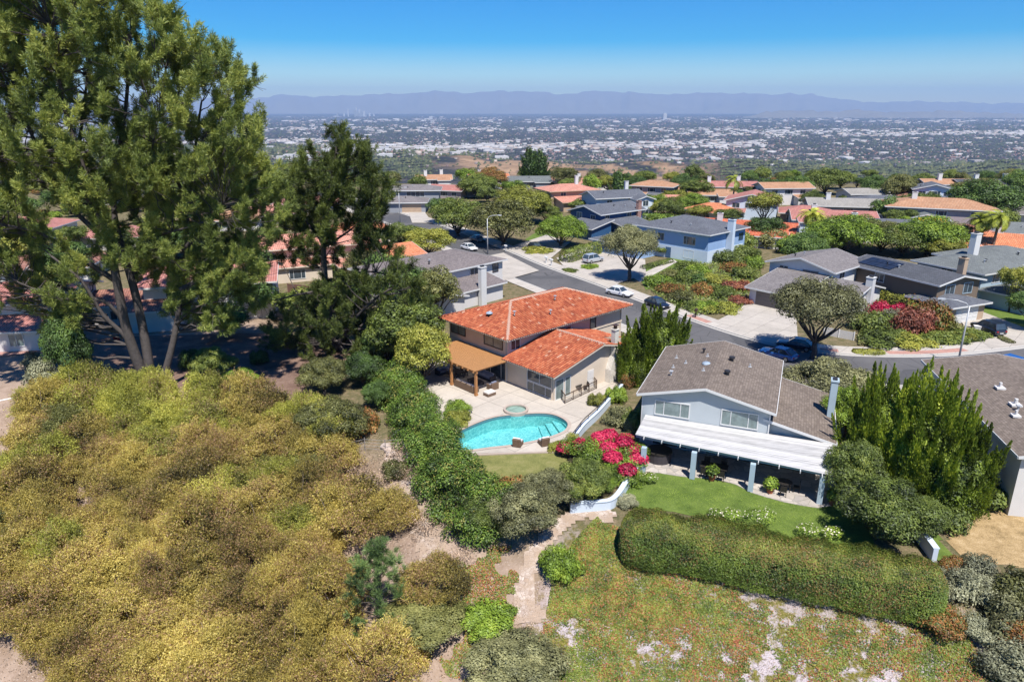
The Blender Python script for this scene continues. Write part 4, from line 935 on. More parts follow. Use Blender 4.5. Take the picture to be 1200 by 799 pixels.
W_(B2, 'l', 5.05, 1.95, 3.6, 1.1, 'white', 'glass', 2); W_(B2, 'l', 5.05, .72, 3.6, .95, 'white', 'glass', 3); W_(B2, 'f', .75, 1.2, 1.1, 2.1, 'white', 'curtain', 1)
W_(B2, 'f', 2.0, 1.2, .7, 2.1, 'white', 'curtain', 1); door(hero, B2, 'f', 5.6, 1.0, 2.1, 'offwhite')
MB().box(-.3,.3,-.28,.28,0,6.0, 0, Matrix.Translation((9.9,-6.6,0))).box(-.37,.37,-.35,.35,6.0,6.12,0,Matrix.Translation((9.9,-6.6,0))).loft([[(9.9-a,-6.9,0),(9.9+a,-6.9,0),(9.9+a,-6.2,0),(9.9-a,-6.2,0)] if 0 else [(9.9-a,-6.95,z),(9.9+a,-6.95,z),(9.9+a,-6.2,z),(9.9-a,-6.2,z)] for a, z in ((.95,0.01),(.9,1.6),(.36,3.0))]).build('chimney', M['whitebrick'], hero)
MB().tube([(9.9,-6.6,6.1),(9.9,-6.6,6.5)], .2, 8).box(9.6,10.2,-6.9,-6.3,6.5,6.56).build('flue', M['bronze'], bpy.data.objects['chimney'])
# skylight and vents on the orange roof
sl = P1[3]; c = Vector(((sl[0][0]+sl[1][0]+sl[2][0])/3+.7, 6.0, 0)); c.z = 5.6+.335*(c.x+.05)+.1
MB().ball((c.x, c.y, c.z), (.42,.42,.2), seg=10, rings=4, half=True).build('skylight', M['skylight'], rr1)
for x, y in ((8.5, 1.9), (11.5, 4.1), (4.0, 3.2)):
    z = 5.65+.335*y; MB().tube([(x,y,z),(x,y,z+.45)], .08, 6).box(x-.15,x+.15,y-.15,y+.15,z+.42,z+.5).build('roof_vent', M['galv'], rr1)
for x, y, z in ((.84,1.2,5.3),(20.2,.84,5.3),(7.0,.84,5.3),(.84,-5.9,2.9)):
    MB().box(x-.05,x+.05,y-.05,y+.05,.1,z).build('downpipe', M['stucco'], hero)
MB().box(.8,.9,.9,11.2,2.85,3.05).box(.9,20.4,.8,.9,3.2,3.38).build('band_course', M['stucco'], hero)
# pergola
pg = empty('pergola', F0, R(RH)); tag(pg, 'brown timber pergola with a slatted top shading outdoor seating beside the orange-roofed house', 'pergola')
PX0, PX1, PY0, PY1 = -4.5, .75, .1, 9.4
mb = MB(); n = 62
for i in range(n):
    x = PX0+(PX1-PX0)*(i+.5)/n; mb.box(x-.034, x+.034, PY0, PY1, 2.96, 3.0)
mb.build('slats', M['woodtop'], pg)
mb = MB()
for i in range(11): y = PY0+.15+(PY1-PY0-.3)*i/10; mb.box(PX0-.15, PX1, y-.04, y+.04, 2.80, 2.955)
mb.build('rafters', M['wood'], pg)
for x in (-4.15, .72): MB().box(x-.07, x+.07, PY0, PY1, 2.60, 2.797).build('beam', M['wood'], pg)
for y in (.35, 4.5, 8.8):
    MB().box(-4.27, -4.03, y-.12, y+.12, .1, 2.6).box(-4.31,-3.99,y-.16,y+.16,.1,.3).build('post', M['wood'], pg)
# ---------------------------------------------------------------- furniture
def at_house(x, y, z=.1): return HM @ Vector((x, y, z))
def sofa(name, label, x, y, rz, L, mat='wicker', cush='cushion', d=.85, group=None):
    o = empty(name, at_house(x, y), R(RH)+rz); tag(o, label, 'sofa', group)
    MB().box(-L/2, L/2, -d/2, d/2, .04, .34).box(-L/2, L/2, d/2-.14, d/2, .34, .78).box(-L/2, -L/2+.14, -d/2, d/2-.14, .34, .6).box(L/2-.14, L/2, -d/2, d/2-.14, .34, .6).build('frame', M[mat], o)
    k = max(1, round((L-.3)/.75)); w = (L-.3)/k
    for i in range(k):
        x0 = -L/2+.15+i*w; MB().box(x0+.01, x0+w-.01, -d/2+.01, d/2-.15, .345, .50).build('seat_cushion', M[cush], o); MB().box(x0+.02, x0+w-.02, d/2-.34, d/2-.15, .505, .88).build('back_cushion', M[cush], o)
    return o
sofa('outdoor_sofa', 'long wicker sofa with pale cushions between the two front pergola posts', -3.7, 2.5, R(90), 3.2)
sofa('outdoor_sofa', 'dark wicker sofa with blue-grey cushions at the far end of the pergola', -2.4, 7.9, 0, 2.4, 'darkwicker', 'bluecush')
sofa('outdoor_sofa', 'dark wicker sofa with blue-grey cushions against the glass doors under the pergola', -.2, 3.4, R(-90), 2.6, 'darkwicker', 'bluecush')
sofa('outdoor_armchair', 'wicker armchair with blue-grey cushion at the open end of the pergola', -1.6, .6, R(180), 1.0, 'wicker', 'bluecush')
o = empty('ottoman', at_house(-3.0, -.5), R(RH)); tag(o, 'square wicker ottoman with pale cushion in front of the nearest pergola post', 'ottoman'); MB().box(-.55,.55,-.4,.4,.03,.33).build('base', M['wicker'], o); MB().box(-.56,.56,-.41,.41,.33,.46).build('seat_cushion', M['cushion'], o)
o = empty('coffee_table', at_house(-2.0, 3.0), R(RH)); tag(o, 'low dark coffee table in the middle of the pergola seating', 'table'); MB().box(-.5,.5,-.9,.9,.36,.42).build('tabletop', M['darkwicker'], o)
for sx in (-.42,.42):
    for sy in (-.8,.8): MB().box(sx-.04,sx+.04,sy-.04,sy+.04,0,.36).build('leg', M['black'], o)
def dining_chair(name, label, p, rz, mat='black', group=None):
    o = empty(name, p, rz); tag(o, label, 'chair', group)
    MB().box(-.24,.24,-.24,.24,.42,.47).build('seat', M[mat], o); MB().box(-.24,.24,.20,.25,.47,.92).build('backrest', M[mat], o)
    for sx in (-.2,.2):
        for sy in (-.2,.2): MB().beam((sx*1.1,sy*1.1,0),(sx,sy,.42),.04,.04).build('leg', M[mat], o)
    return o
def dining_table(name, label, p, rz, Lx, Ly, mat='black', round_=False):
    o = empty(name, p, rz); tag(o, label, 'table')
    if round_: MB().tube([(0,0,.70),(0,0,.75)], Lx/2, 20).build('tabletop', M[mat], o)
    else: MB().box(-Lx/2,Lx/2,-Ly/2,Ly/2,.70,.75).build('tabletop', M[mat], o)
    s = .3 if round_ else .42
    for sx in (-s,s):
        for sy in (-s,s): MB().beam((sx*Lx,sy*Ly,0),(sx*Lx*.9,sy*Ly*.9,.70),.06,.06).build('leg', M[mat], o)
    return o
tb = dining_table('dining_table', 'dark dining table with chairs under the back of the pergola', at_house(-2.2, 6.0), R(RH), 1.0, 1.6, 'darkwicker')
for i, (x, y, r, l) in enumerate(((-3.0,5.6,90,'dark chair at the pergola dining table, pool side near the middle post'),(-3.0,6.4,90,'dark chair at the pergola dining table, pool side away from the middle post'),(-1.4,5.6,-90,'dark chair at the pergola dining table, house side nearest the sofas'),(-1.4,6.4,-90,'dark chair at the pergola dining table, house side farthest from the pool'))):
    dining_chair('dining_chair', l, at_house(x, y), R(RH+r), 'darkwicker', 'chairs round the pergola dining table')
def lounge(p, rz, label):
    o = empty('lounge_chair', p, rz); tag(o, label, 'lounge chair', 'wicker lounge chairs at the pool edge')
    pr = [(-.45,.03),(.45,.03),(.5,.30),(-.1,.36),(-.45,.80),(-.55,.76)]
    mb = MB(); vs = [(s*.38, y, z) for s in (-1,1) for y, z in pr]; mb.add(vs, [tuple(range(6)), tuple(range(11,5,-1))]+[(i,6+i,6+(i+1)%6,(i+1)%6) for i in range(6)]); mb.build('frame', M['wicker'], o)
    MB().beam((0,-.02,.44),(0,.48,.37),.66,.12).build('seat_cushion', M['white'], o); MB().beam((0,-.06,.48),(0,-.42,.90),.66,.12).build('back_cushion', M['white'], o)
p = at(607,521.5,.13); lounge(p, R(-18), 'wicker lounge chair with white cushion at the pool edge, nearer the spa side')
p = at(637,520.5,.13); lounge(p, R(22), 'wicker lounge chair with white cushion at the pool edge, nearer the flower bed')
# patio railing with table
def railing(name, label, pts, hgt, post, rail, z=.1, panel=None, closed=False, step=1.5, mat2=None):
    o = empty(name, (0,0,0)); tag(o, label, 'railing'); r = MB(); k = 0; pn = MB()
    for i in range(len(pts)-1):
        a, b = Vector(pts[i]), Vector(pts[i+1]); a.z = b.z = z; n = max(1, round((b-a).length/step))
        r.beam(a+Vector((0,0,hgt)), b+Vector((0,0,hgt)), .07, .06); r.beam(a+Vector((0,0,.12)), b+Vector((0,0,.12)), .04, .04)
        if panel: pn.beam(a+Vector((0,0,hgt*.55)), b+Vector((0,0,hgt*.55)), .012, hgt*.78)
        for q in range(n+(i == len(pts)-2)): c = a.lerp(b, q/n); MB().box(c.x-.035,c.x+.035,c.y-.035,c.y+.035,z,z+hgt+.05).build('post', M[post], o)
        if not panel:
            m = int((b-a).length/.13)
            for q in range(m): c = a.lerp(b, (q+.5)/m); r.box(c.x-.008,c.x+.008,c.y-.008,c.y+.008,z+.12,z+hgt)
    r.build('rail', M[rail], o)
    if panel: pn.build('panel', M[panel], o)
    return o
M['clearpanel'] = nmat('clear_panel')[0]; b_ = M['clearpanel'].node_tree.nodes['Principled BSDF']; b_.inputs['Transmission Weight'].default_value = .95; b_.inputs['Roughness'].default_value = .02; b_.inputs['IOR'].default_value = 1.05; b_.inputs['Base Color'].default_value = (.9,.93,.93,1)
railing('patio_railing', 'bronze metal railing with posts round the small side patio of the orange-roofed house', [at(652,460), at(662,474), at(699,456.5), at(689,443)], .95, 'bronze', 'bronze', step=1.3)
tb = dining_table('patio_table', 'small round dark table inside the bronze patio railing', at(676,458,.1), 0, 1.1, 1.1, 'black', True)
for dx, dy, r, l in ((-1.0,-.3,110,'dark chair left of the small table inside the patio railing'), (1.0,.3,-70,'dark chair right of the small table inside the patio railing'), (-.2,.95,0,'dark chair behind the small table inside the patio railing')):
    dining_chair('patio_chair', l, at(676,458,.1)+Vector((dx,dy,0)), R(r), 'black', 'chairs round the small railed patio table')
o = empty('grill', at(697,440,.1), R(20)); tag(o, 'white covered grill against the chimney wall of the orange-roofed house', 'grill'); MB().box(-.55,.55,-.3,.3,.1,.85).build('cabinet', M['white'], o); MB().loft([[(-.5,-.28,.86),(.5,-.28,.86),(.5,.28,.86),(-.5,.28,.86)],[(-.45,-.2,1.1),(.45,-.2,1.1),(.45,.22,1.1),(-.45,.22,1.1)]]).build('lid', M['lightgrey'], o)
# ---------------------------------------------------------------- garden walls
def gwall(label, pts, h, th=.25, mat='white', z=None, cap=True, name='garden_wall'):
    o = empty(name, (0,0,0)); tag(o, label, 'wall'); mb = MB(); cb = MB()
    L = [Vector((p[0],p[1],0)) for p in pts]; A, B = [], []
    for i, p in enumerate(L):
        d = (L[min(i+1,len(L)-1)]-L[max(i-1,0)]).normalized(); n = Vector((-d.y,d.x,0))*th/2; A.append(p+n); B.append(p-n)
    zb = [min(T(p.x,p.y),0)-.6 for p in L]; zt = [(z if z is not None else 0)+h]*len(L)
    rings = [[(A[i].x,A[i].y,zb[i]),(B[i].x,B[i].y,zb[i]),(B[i].x,B[i].y,zt[i]),(A[i].x,A[i].y,zt[i])] for i in range(len(L))]
    mb.loft(rings).build('wall_body', M[mat], o)
    if cap:
        e = .05; f = lambda a, b: a+(a-b).normalized()*e
        rings = [[(*f(A[i],B[i]).xy,zt[i]+.003),(*f(B[i],A[i]).xy,zt[i]+.003),(*f(B[i],A[i]).xy,zt[i]+.07),(*f(A[i],B[i]).xy,zt[i]+.07)] for i in range(len(L))]
        cb.loft(rings).build('coping', M[mat], o)
    return o
wa = catmull([at(x,y) for x,y in [(728,458),(714,474),(700,490),(684,505),(674,518),(664,531)]], 3)
gwall('white garden wall beside the pool deck, topped with a dark rail', wa, .75, .3, 'paleblue')
mb = MB()
for i in range(len(wa)-1): mb.beam(wa[i]+Vector((0,0,1.25)), wa[i+1]+Vector((0,0,1.25)), .06, .06); mb.beam(wa[i]+Vector((0,0,1.0)), wa[i+1]+Vector((0,0,1.0)), .03, .03)
for i in range(0, len(wa), 2): mb.beam(wa[i]+Vector((0,0,.8)), wa[i]+Vector((0,0,1.27)), .05, .05)
rl = mb.build('wall_railing', M['black']); tag(rl, 'thin dark metal rail standing on the white wall beside the pool deck', 'railing')
wb = catmull([at(x,y) for x,y in [(751,547),(744,558),(733,574),(724,588),(714,596),(696,598),(668,600)]], 3)
gwall('pale blue retaining wall curving down between the bougainvillea and the big hedge', wb, .75, .3, 'paleblue')
wc = [atT(1072,634), atT(1083,652), atT(1094,668)]
gwall('short pale blue wall end at the right-hand end of the big hedge', [at(1068,622,0), at(1093,664,-.4)], 1.0, .32, 'paleblue')
# ---------------------------------------------------------------- grey-blue house
GO = Vector((16.5,56,0)); RG = -22.2; GM = Matrix.Translation(GO) @ Matrix.Rotation(R(RG), 4, 'Z'); GI = GM.inverted()
gh = house('two-storey grey-blue house with brown shingle gable roof and white patio cover', 'grey-blue house with the white patio cover', GO, RG,
 [(-5.4,5.25,.55,13.6,0,4.85,'gy',.235,.5), (5.25,10.2,.95,11.4,0,2.75,'sx-',.225,.42,None,None)], 'grey_siding', 'taupe', 'white',
 wins=[(0,'f',2.6,3.75,2.9,1.25,'white','curtain',3),(0,'f',8.3,3.75,2.9,1.3,'white','curtain',3),(0,'f',2.6,1.2,3.0,2.0,'white','glass',3),(0,'f',7.5,1.2,3.4,2.1,'white','glass',3),(1,'f',2.4,1.3,2.6,1.6,'white','glass',2),(0,'l',4,3.9,1.6,1.1,'white','glass',2),(0,'l',9,3.9,1.6,1.1,'white','glass',2)])
ro = [c for c in gh.children if c.name.startswith('roof')][1]
MB().box(9.9,10.45,5.8,6.7,0,6.3).box(9.84,10.51,5.74,6.76,6.3,6.42).build('chimney', M['steel'], gh)
MB().box(10.0,10.35,5.95,6.55,6.42,6.55).build('flue', M['vent_dark'], [c for c in gh.children if c.name.startswith('chimney')][0])
ru = [c for c in gh.children if c.name.startswith('roof')][0]
zz = lambda x: 4.85+.22+.235*(5.33-abs(x))
for x, y, r, mt in ((1.2,8.9,.22,'vent_dark'),(1.2,4.9,.22,'vent_dark')):
    z = zz(x); MB().tube([(x,y,z-.05),(x,y,z+.25)], r*.8, 10).tube([(x,y,z+.25),(x,y,z+.42)], r*1.25, 10).build('turbine_vent', M[mt], ru)
x, y = -.9, 6.9; MB().ball((x,y,zz(x)), (.42,.42,.24), seg=12, rings=4, half=True).build('skylight', M['skylight'], ru)
for x, y in ((-1.1,9.2),(-2.9,7.6),(-3.9,6.6),(-.9,4.9),(2.9,8.9),(-4.1,9.6)):
    z = zz(x); MB().tube([(x,y,z-.05),(x,y,z+.3)], .07, 6).box(x-.14,x+.14,y-.14,y+.14,z+.0,z+.05).build('roof_vent', M['galv'], ru)
for x, y, z in ((-5.46,.6,4.8),(5.3,.5,4.6),(10.26,1.1,2.7)): MB().box(x-.05,x+.05,y-.05,y+.05,.1,z).build('downpipe', M['white'], gh)
pc = empty('patio_cover', GO, R(RG)); tag(pc, 'long white slatted patio cover on pale blue posts behind the grey-blue house', 'patio cover')
mb = MB(); nS = 34
for i in range(nS):
    t0, t1 = (i+.02)/nS, (i+.97)/nS
    f = lambda s, t: Vector((-5.1+s*15.4, (.50-(t)*(4.0+1.4*s)), 2.86-.16*t))
    a, b, c, d = f(0,t0), f(1,t0), f(1,t1), f(0,t1); mb.add([a,b,c,d]+[v-Vector((0,0,.03)) for v in (a,b,c,d)], [(3,2,1,0),(4,5,6,7),(2,3,7,6),(0,1,5,4),(1,2,6,5),(3,0,4,7)])
mb.build('slats', M['slat'], pc)
mb = MB()
for i in range(10):
    s = (i+.5)/10; a, b = f(s,0), f(s,1.06); mb.beam(a-Vector((0,0,.13)), b-Vector((0,0,.13)), .06, .18)
mb.build('rafters', M['white'], pc)
posts = [GI @ at(*q) for q in ((753,555),(811,561),(879,575.5),(959.7,590))]
MB().beam(f(0,.9)-Vector((0,0,.32)), f(1,.9)-Vector((0,0,.32)), .14, .2).build('beam', M['steel'], pc)
for q in posts: MB().box(q.x-.2,q.x+.2,q.y-.2,q.y+.2,.07,2.45).build('post', M['steel'], pc)
LAND.append(('white patio cover', GO.x+3, GO.y-5, 6))
# things on the flagstone patio
gp = lambda x, y, z=.07: GM @ Vector((x, y, z))
dining_table('patio_table', 'long dark patio table in the middle of the flagstone patio', gp(1.5,-3.0), R(RG), 2.2, 1.1, 'black')
for i, (x, y, r, l) in enumerate(((.8,-3.9,180,'front left'),(2.2,-3.9,180,'front right'),(.8,-2.1,0,'back left'),(2.2,-2.1,0,'back right'))): dining_chair('patio_chair', f'dark chair at the {l} of the long table under the white cover', gp(x,y), R(RG+r), 'black', 'chairs round the long patio table')
dining_table('round_patio_table', 'round dark patio table near the right-hand post of the white cover', gp(7.0,-3.6), 0, 1.2, 1.2, 'black', True)
for i, (dx, dy, r, l) in enumerate(((0,-.95,180,'front'),(-.95,0,90,'left'),(.95,.1,-90,'right'))): dining_chair('patio_chair', f'dark chair on the {l} side of the round table under the white cover', gp(7.0+dx,-3.6+dy), R(RG+r), 'black', 'chairs round the round patio table')
o = empty('hot_tub', gp(-3.2,-2.2), 0); tag(o, 'dark round covered hot tub under the left end of the white cover', 'hot tub'); MB().tube([(0,0,0),(0,0,.85)], 1.05, 18).build('shell', M['darkwicker'], o); MB().tube([(0,0,.855),(0,0,.93)], 1.1, 18).build('cover', M['black'], o)
# ---------------------------------------------------------------- house at the right edge
house('two-storey white house at the right edge with large brown-grey shingle roof', 'white house at the right edge', (36.5,46,0), -11.8,
 [(.5,12.5,.5,20.6,0,5.0,'gy',.17,.5)], 'offwhite', 'taupe', 'white', wins=[(0,'f',1.9,4.0,1.5,1.2,'white','glass',2),(0,'f',3,1.2,3,2,'white','glass',3),(0,'l',5,4.0,1.6,1.0,'white','glass',2)])
rr_ = [c for c in bpy.data.objects if c.name.startswith('roof') and c.parent and abs(c.parent.location.x-36.5) < .1][0]
for x, y, s in ((3.5,12.4,.35),(5.0,10.2,.18),(3.2,8.7,.4),(4.2,7.3,.2),(2.4,6.6,.3),(7.0,13,.2)):
    z = 5.22+.17*x; MB().box(x-s,x+s,y-s,y+s,z-.05,z+.1).tube([(x,y,z),(x,y,z+.3+s*.6)], s*.35, 8).build('roof_vent', M['offwhite'], rr_)
# ---------------------------------------------------------------- house beyond the pergola
p = at(469,328.5,5.4)
hh = house('two-storey white house with mauve-brown hip roof behind the orange-roofed house', 'white house with mauve-brown roof', (p.x,p.y,0), 46.8,
 [(.6,21.8,.6,12.6,0,5.1,'hip',.25,.6), (7.5,17.5,-3.6,.6,0,2.6,'sy+',.2,.5), (1.5,7.5,-5.4,.6,0,2.6,'gy',.22,.5)], 'offwhite', 'mauve', 'white',
 wins=[(0,'f',4.5,4.0,1.2,1.1,'white','glass',1),(0,'f',15.5,4.0,3.4,1.3,'white','glass',3),(0,'f',19.5,4.0,1.2,1.3,'bronze','glass',1),(0,'l',4,4,1.6,1.2,'white','glass',2)], garages=[(0,'f',18.2,4.6,2.2,'midgrey')])
c2 = hh.matrix_basis.inverted() @ at(553,356,0); chimney(hh, 12.4, -4.2, 0, 5.9, 1.1, .7, 'white')
# ---------------------------------------------------------------- street houses
def near(px, py, z): p = at(px, py, z); return (p.x, p.y, 0)
lb = house('light blue two-storey house with slate hip roof and tall white chimney across the street', 'light blue house across the street', near(831,274,6.0), -47,
 [(-17.2,0,0,13.6,0,5.85,'hip',.27,.7), (-24,-12,-6,4,0,2.7,'hip',.25,.6)], 'skyblue', 'slate', 'white',
 wins=[(0,'f',6.2,4.1,1.5,1.4,'white','glass',2),(0,'f',13,4.1,2.6,1.5,'white','glass',3),(0,'f',13,1.4,2.2,1.5,'white','glass',2),(0,'r',11.6,1.5,1.4,1.6,'white','glass',2),(0,'r',12,4.1,1.5,1.3,'navy','glass',2)],
 doors=[(0,'f',8.2,1.3,2.2,'bluedoor')], garages=[(1,'f',5,4.8,2.2,'skyblue')], chims=[(.7,6.8,0,8.0,1.3,.9,'paleblue')])
MB().box(-16.64,.04,-.04,13.04,0,2.55).build('sunlit_belt', M['paleblue'], lb)  # paler belt: sunlit lower wall below the eave shade, put in as colour
house('navy blue two-storey house with grey gable roof and red brick chimney', 'navy blue house', near(704.3,251,5.4), 40,
 [(.5,15.5,.5,10.5,0,5.2,'gx',.28,.7), (-5,1.5,-2,6,0,2.6,'sx+',.2,.5), (3,12,-5,.5,0,2.6,'sy+',.2,.5)], 'navy', 'slate', 'white',
 wins=[(0,'f',2.2,4.1,1.4,1.4,'white','glass',2),(0,'l',3,4.3,1.6,1.4,'white','curtain',2),(0,'l',7.5,4.1,1.4,1.3,'white','glass',2),(0,'f',10,4.1,1.6,1.3,'white','glass',2)], garages=[(2,'f',4.5,4.6,2.2,'navy')], chims=[(13.6,.2,0,7.2,1.2,.8,'brick')])
house('peach two-storey house with salmon tile roof left of the navy blue house', 'salmon-roofed two-storey house', near(645,224,5.6), 22,
 [(.5,16,.5,11,0,5.4,'hip',.25,.8), (2,17,-5,.5,0,2.7,'sy+',.18,.7)], 'tanwall', 'pink', 'tanwall', wins=[(0,'f',4,4.2,1.6,1.4,'white','glass',2),(0,'f',12,4.2,2.6,1.4,'white','glass',3),(0,'l',4,4.2,1.6,1.3,'white','glass',2)], chims=[(11,5,5,9.2,1,.8,'white')])
house('dark blue two-storey house with white-trimmed slate gables behind the navy blue house', 'slate-gabled dark blue house', near(742,230,5.6), 20,
 [(-11,4,.5,10,0,5.3,'gx',.3,.6), (-.5,4.5,-3.5,.5,0,5.0,'gy',.32,.5,None,'paleblue'), (-14,-10,-3,6,0,2.7,'hip',.25,.5)], 'steel', 'slate', 'white', wins=[(1,'f',2.5,4.0,1.6,1.4,'white','glass',2),(0,'f',4,4.0,1.6,1.3,'white','glass',2),(1,'f',2.5,1.5,2,1.6,'white','glass',2)], chims=[(1.0,6,5,9,1,.8,'white')])
# grey gabled house on the corner driveway
house('grey board-and-batten two-storey house with long garage behind the corner driveway', 'grey gabled house behind the corner driveway', near(976,318,5.2), -49,
 [(-10.6,0,.3,11.3,0,5.0,'gy',.25,.6), (-8.3,-1.1,-9.0,.3,0,2.6,'sy+',.17,.6), (0,5.6,-3.8,4.5,0,2.9,'gx',.26,.5)], 'lightgrey', 'grey', 'white',
 wins=[(0,'f',7.0,4.0,2.4,1.2,'midgrey','glass',2),(0,'r',3,4.2,1.6,1.2,'white','glass',2),(0,'f',2.5,4.1,1.4,1.2,'white','glass',2)], garages=[(1,'f',3.7,5.2,2.25,'door')], doors=[(2,'f',2,1.0,2.1,'white')], chims=[(5.8,0,0,5.2,1.0,1.0,'white')])
hs = house('tan and dark brown house with charcoal roof carrying solar panels', 'house with solar panels', near(1098,332,5.2), -67,
 [(-15.8,0,.4,9.2,0,4.9,'gx',.20,.6,'dark','brownwall'), (-3,3.4,-.8,6.2,0,2.6,'hip',.2,.6,'slate','tanwall')], 'tanwall', 'dark', 'white',
 wins=[(0,'r',2.6,3.9,1.8,1.5,'steel','glass',2),(0,'r',6.4,3.9,1.8,1.5,'steel','glass',2),(0,'f',6,3.9,1.6,1.2,'white','glass',2)], garages=[(1,'r',3.4,4.6,2.2,'white')], chims=[(-2.5,8.4,4,7.6,1,.8,'tanwall')])
rf = [c for c in hs.children if c.name.startswith('roof')][0]
mb = MB()
for i in range(4):
    for j in range(2):
        x0, x1 = -14.6+i*1.5, -14.6+i*1.5+1.4; y0, y1 = .9+j*1.6, .9+j*1.6+1.5; g = lambda y: 4.9+.22+.2*(y-.4)+.1
        mb.add([(x0,y0,g(y0)),(x1,y0,g(y0)),(x1,y1,g(y1)),(x0,y1,g(y1)),(x0,y0,g(y0)+.04),(x1,y0,g(y0)+.04),(x1,y1,g(y1)+.04),(x0,y1,g(y1)+.04)], [(4,5,6,7),(0,1,5,4),(1,2,6,5),(2,3,7,6),(3,0,4,7)])
mb.build('solar_panels', M['solar'], rf)
house('large grey-green roofed two-storey house with white chimney at the right', 'large grey-green roofed house', near(1154,319,5.4), 27,
 [(.5,11,.5,11,0,5.1,'hip',.24,.8), (9,24,2,13,0,5.1,'hip',.24,.8), (1,9,-6.5,.5,0,2.6,'hip',.2,.7)], 'steel', 'green', 'white', wins=[(0,'f',4,4,2.4,1.4,'white','glass',3),(1,'f',5,4,2.4,1.4,'white','glass',3),(0,'l',5,4,1.8,1.3,'white','glass',2)], chims=[(10,8,5,9.2,1.4,1,'white')], garages=[(2,'f',4,4.6,2.2,'lightgrey')])
# houses seen through the pine
house('white two-storey house with brown tile roof behind the trunks of the big pine', 'white house behind the big pine', near(165,335,5.8), 14,
 [(0,17,.5,11,0,5.5,'gx',.27,.8,'rose'), (-7,0,1.5,10,0,2.9,'gx',.27,.6,'brown'), (-2,5,-3,.5,0,2.8,'sy+',.2,.4,'brown')], 'offwhite', 'brown', 'offwhite', wins=[(0,'f',4,4.2,2.2,1.4,'white','glass',2),(0,'f',10,4.2,2.4,1.4,'white','glass',2),(0,'f',8.5,1.2,5.0,2.2,'white','glass',4),(1,'f',3,1.5,1.6,1.2,'white','glass',2)])
house('white house with red-brown tile roof and brick terrace at the far left edge', 'white house at the far left edge', near(20,352,5.6), 8,
 [(-14,5,.5,11,0,5.2,'gx',.26,.8), (-10,6,-4,.5,0,2.6,'sy+',.18,.5)], 'offwhite', 'rose', 'white', wins=[(1,'f',5,1.5,1.6,1.5,'white','curtain',2),(1,'f',8,1.5,1.6,1.5,'white','curtain',2),(1,'f',11,1.5,1.6,1.5,'white','curtain',2),(0,'f',5,4,2,1.3,'white','glass',2)])
house('cream two-storey house with pink tile hip roof behind the dark pine', 'pink-roofed cream house', near(357,288,5.8), 24,
 [(-9,13,.5,11,0,5.5,'gx',.27,.8), (-7,4,-2.6,.5,0,2.7,'sy+',.2,.5), (5,14,-6,.5,0,2.7,'hip',.25,.5)], 'stucco', 'pink', 'stucco', wins=[(0,'f',3,4.1,1.6,1.3,'white','glass',2),(0,'f',8,4.1,1.6,1.3,'white','glass',2),(1,'f',5,1.4,2.6,1.5,'white','glass',3)])
# grey two-storey with garage, upper left of the street
house('grey two-storey house with stone-grey hip roof and wide garage at the top of the street', 'grey house at the top of the street', near(453,222.5,5.6), 3,
 [(0,15.5,.5,10,0,5.3,'hip',.24,.7), (-1,12,-9,.5,0,2.9,'hip',.24,.7)], 'midgrey', 'grey', 'white', wins=[(0,'f',8.5,4.2,5.4,1.5,'white','glass',4),(0,'f',2,4.2,1.4,1.3,'white','glass',2)], garages=[(1,'f',9.0,5.6,2.3,'tanwall')])
